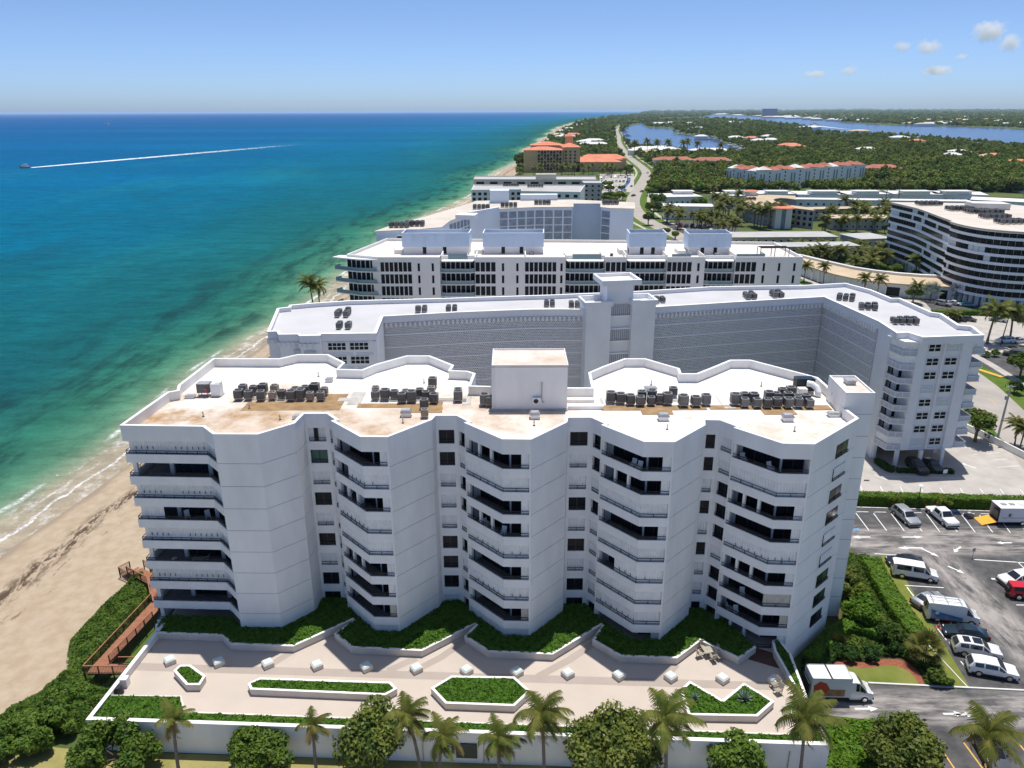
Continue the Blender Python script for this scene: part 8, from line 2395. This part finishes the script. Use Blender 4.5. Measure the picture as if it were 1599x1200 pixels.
# ------------------------------------------------------------------ boats and wake
mat('hull_white', (.75, .76, .77), .3); mat('hull_navy', (.03, .05, .09), .35)
def boat(x, y, z, rz, s, label, group=None, hull='hull_navy'):
    e = empty('motor_boat', (x, y, z), rz, label=label, cat='boat', group=group); e.scale = (s,) * 3
    st = [(-6, 1.7, 1.5, .0), (-3, 1.9, 1.5, -.1), (1, 1.9, 1.7, -.1), (4, 1.3, 2.0, .1), (6, .25, 2.4, .6), (6.6, .02, 2.5, 1.5)]
    vs, fs = [], []
    for (bx, w, zt, zb) in st: vs += [(bx, -w, zt), (bx, -w * .6, zb), (bx, w * .6, zb), (bx, w, zt)]
    for i in range(len(st) - 1):
        for k in range(3): fs.append((i * 4 + k, i * 4 + k + 1, (i + 1) * 4 + k + 1, (i + 1) * 4 + k))
        fs.append((i * 4 + 3, i * 4, (i + 1) * 4, (i + 1) * 4 + 3))
    fs.append((0, 1, 2, 3)); mb = MB(); mb.add(vs, fs); mb.build('hull', hull, e)
    mb = MB(); mb.prism([(-3.5, -1.5), (1.6, -1.5), (3.0, -.8), (3.0, .8), (1.6, 1.5), (-3.5, 1.5)], 1.55, 2.9); mb.prism([(-3.2, -1.3), (1.0, -1.3), (1.0, 1.3), (-3.2, 1.3)], 3.9, 4.05); mb.build('cabin', 'hull_white', e)
    mb = MB(); mb.prism([(-1.0, -1.35), (1.4, -1.35), (2.1, -.7), (2.1, .7), (1.4, 1.35), (-1.0, 1.35)], 2.9, 3.5); mb.build('windscreen', 'car_glass', e)
    for x_ in (-3, .8):
        for y_ in (-1.2, 1.2): mb = MB(); mb.bar((x_, y_, 2.9), (x_, y_, 3.9), .08); mb.build('post', 'hull_white', e)
    return e
b0 = at(39, 263, SEAZ); bt = at(430, 229, SEAZ)
hd = atan2(b0.y - bt.y, b0.x - bt.x)
boat(b0.x, b0.y, SEAZ - .2, hd, 1.15, 'motor yacht speeding across the sea with a long white wake', hull='ac_tan')
b1 = at(167, 195, SEAZ); boat(b1.x, b1.y, SEAZ - .2, pi, 2.4, 'small white boat far out near the horizon', hull='hull_white')
def wake_material():
    m = mat('wake_foam', (.80, .83, .85), .6)
    nt, b = nodes_of(m); N = nt.nodes.new; Lk = nt.links.new
    a = N('ShaderNodeAttribute'); a.attribute_name = 'foam'; g = N('ShaderNodeNewGeometry'); n = N('ShaderNodeTexNoise'); n.inputs['Scale'].default_value = .22; n.inputs['Detail'].default_value = 6
    Lk(g.outputs['Position'], n.inputs['Vector'])
    ad = N('ShaderNodeMath'); ad.operation = 'ADD'; Lk(n.outputs['Fac'], ad.inputs[0]); Lk(a.outputs['Fac'], ad.inputs[1])
    r = N('ShaderNodeMapRange'); r.inputs[1].default_value = .82; r.inputs[2].default_value = 1.25; Lk(ad.outputs[0], r.inputs[0])
    t = N('ShaderNodeBsdfTransparent'); mx = N('ShaderNodeMixShader'); Lk(r.outputs[0], mx.inputs[0]); Lk(t.outputs[0], mx.inputs[1]); Lk(b.outputs[0], mx.inputs[2]); Lk(mx.outputs[0], nt.nodes['Material Output'].inputs[0])
wake_material()
rows = []
dv = Vector((bt.x - b0.x, bt.y - b0.y, 0)); L = dv.length * 1.25; dv.normalize(); nv = Vector((-dv.y, dv.x, 0))
for i in range(41):
    t = i / 40; c = Vector((b0.x, b0.y, SEAZ + .05)) + dv * (8 + L * t); w = 4.5 + 13 * t ** .6
    f0 = .95 * (1 - t) ** .6 + .12
    rows.append([(*(c + nv * (w * s)), f0 * (1 if abs(s) < .3 else .72) * (0 if abs(s) == 1 else 1)) for s in (-1, -.75, -.3, .3, .75, 1)])
wm = grid_mesh('wake', rows, 'foam'); wm.materials.append(MATS['wake_foam']); link('wake', wm, kind='stuff', label='long white wake trailing behind the motor yacht')
b2_ = at(1272, 196.5, .06); b3_ = at(1330, 203, .06); dv = (b3_ - b2_); L = dv.length; dv.normalize(); nv = Vector((-dv.y, dv.x, 0)); rows = []
for i in range(21):
    t = i / 20; c = b2_ + dv * (L * t) + Vector((0, 0, .05)); w = 9 + 14 * t
    rows.append([(*(c + nv * (w * s)), .8 * (1 - t * .6) * (0 if abs(s) == 1 else 1)) for s in (-1, -.6, 0, .6, 1)])
wm = grid_mesh('wake', rows, 'foam'); wm.materials.append(MATS['wake_foam']); link('wake', wm, kind='stuff', label='white wake crossing the far waterway')
boat(b2_.x, b2_.y, 0, pi, 3.0, 'white boat crossing the far waterway', hull='hull_white')
for i, (x, y) in enumerate(((1105, 217.5), (1112, 219), (1119, 221), (1126, 223.5), (1140, 229), (1148, 232), (1158, 234.5), (1062, 211), (1075, 212.5), (976, 207), (979, 213), (974, 203))):
    p = at(x, y); boat(p.x, p.y, .06, rr(0, 6), 1.6, 'white boat moored at a lagoon dock', 'boats moored at the lagoon docks', 'hull_white')
for i, (x, y, l) in enumerate(((1070, 211.5, 40), (1108, 218.5, 36), (1122, 222.5, 36), (1145, 231, 30), (1160, 236, 30))):
    p = at(x, y); e = empty('dock', (p.x, p.y, .06), pi + .25, label='narrow grey timber dock reaching into the lagoon', cat='dock', group='docks along the lagoon'); mb = MB(); mb.box((l / 2, 0, .9), (l, 2.6, .25)); mb.build('deck', 'grey_gravel', e)
    for k in range(5): mb = MB(); mb.cyl((l * k / 4.2, 1.2, -.05), .3, 2.6, 6); mb.build('piling', 'bark', e)
# ------------------------------------------------------------------ air and clouds
def haze():
    m = bpy.data.materials.new('haze_air'); m.use_nodes = True; nt = m.node_tree
    nt.nodes.remove(nt.nodes['Principled BSDF'])
    v = nt.nodes.new('ShaderNodeVolumePrincipled')
    v.inputs['Color'].default_value = (.62, .80, 1.0, 1); v.inputs['Density'].default_value = 2.6e-5; v.inputs['Anisotropy'].default_value = .2
    nt.links.new(v.outputs[0], nt.nodes['Material Output'].inputs['Volume'])
    mb = MB(); mb.prism([(-210000, -3000), (210000, -3000), (210000, 130000), (-210000, 130000)], -4.0, 95.0)
    me = mb.mesh('haze', m); link('haze', me, kind='stuff', label='thin bluish sea haze over the whole coast')
haze()
def clouds():
    m = bpy.data.materials.new('cloud_vapour'); m.use_nodes = True; nt = m.node_tree; N = nt.nodes.new; Lk = nt.links.new
    nt.nodes.remove(nt.nodes['Principled BSDF'])
    tc = N('ShaderNodeTexCoord'); g = N('ShaderNodeNewGeometry')
    ln = N('ShaderNodeVectorMath'); ln.operation = 'LENGTH'; Lk(tc.outputs['Object'], ln.inputs[0])
    n = N('ShaderNodeTexNoise'); n.inputs['Scale'].default_value = .012; n.inputs['Detail'].default_value = 5; n.inputs['Roughness'].default_value = .6; Lk(g.outputs['Position'], n.inputs['Vector'])
    a = N('ShaderNodeMath'); a.operation = 'MULTIPLY_ADD'; a.inputs[1].default_value = 1.5; Lk(n.outputs['Fac'], a.inputs[0])
    inv = N('ShaderNodeMath'); inv.operation = 'MULTIPLY_ADD'; inv.inputs[1].default_value = -1.0; inv.inputs[2].default_value = .0; Lk(ln.outputs['Value'], inv.inputs[0]); Lk(inv.outputs[0], a.inputs[2])
    r = N('ShaderNodeMapRange'); r.inputs[1].default_value = .05; r.inputs[2].default_value = .55; r.inputs[3].default_value = 0; r.inputs[4].default_value = .012; Lk(a.outputs[0], r.inputs[0])
    v = N('ShaderNodeVolumePrincipled'); v.inputs['Color'].default_value = (1, 1, 1, 1); v.inputs['Anisotropy'].default_value = .1
    Lk(r.outputs[0], v.inputs['Density']); Lk(v.outputs[0], nt.nodes['Material Output'].inputs['Volume'])
    bm = bmesh.new(); bmesh.ops.create_icosphere(bm, subdivisions=3, radius=1.0); me = bpy.data.meshes.new('cloud'); bm.to_mesh(me); bm.free(); me.materials.append(m)
    for x, y, w, h, lb in ((1545, 50, 26, 13, 'largest bright puffy cloud above the mainland'), (1578, 68, 18, 12, 'ragged cloud below the largest one'), (1410, 73, 14, 7, 'small flat cloud beside its slightly larger twin'), (1450, 74, 19, 9, 'slightly larger twin of the small flat cloud'),
                        (1325, 111, 13, 6, 'small low cloud over the waterway'), (1273, 116, 18, 5, 'thin streak of cloud low over the lagoon'), (1462, 110, 24, 6, 'faint long cloud over the mainland'), (1503, 89, 11, 4, 'faint scrap of cloud under the puffy ones')):
        d = ray(x, y); p = CAM + d * (9500 / d.y); s = 9500 / .93 / FPX
        o = link('cloud', me, None, p, label=lb, cat='cloud'); o.scale = (w * s * 1.25, w * s * .9, h * s * 1.5)
clouds()
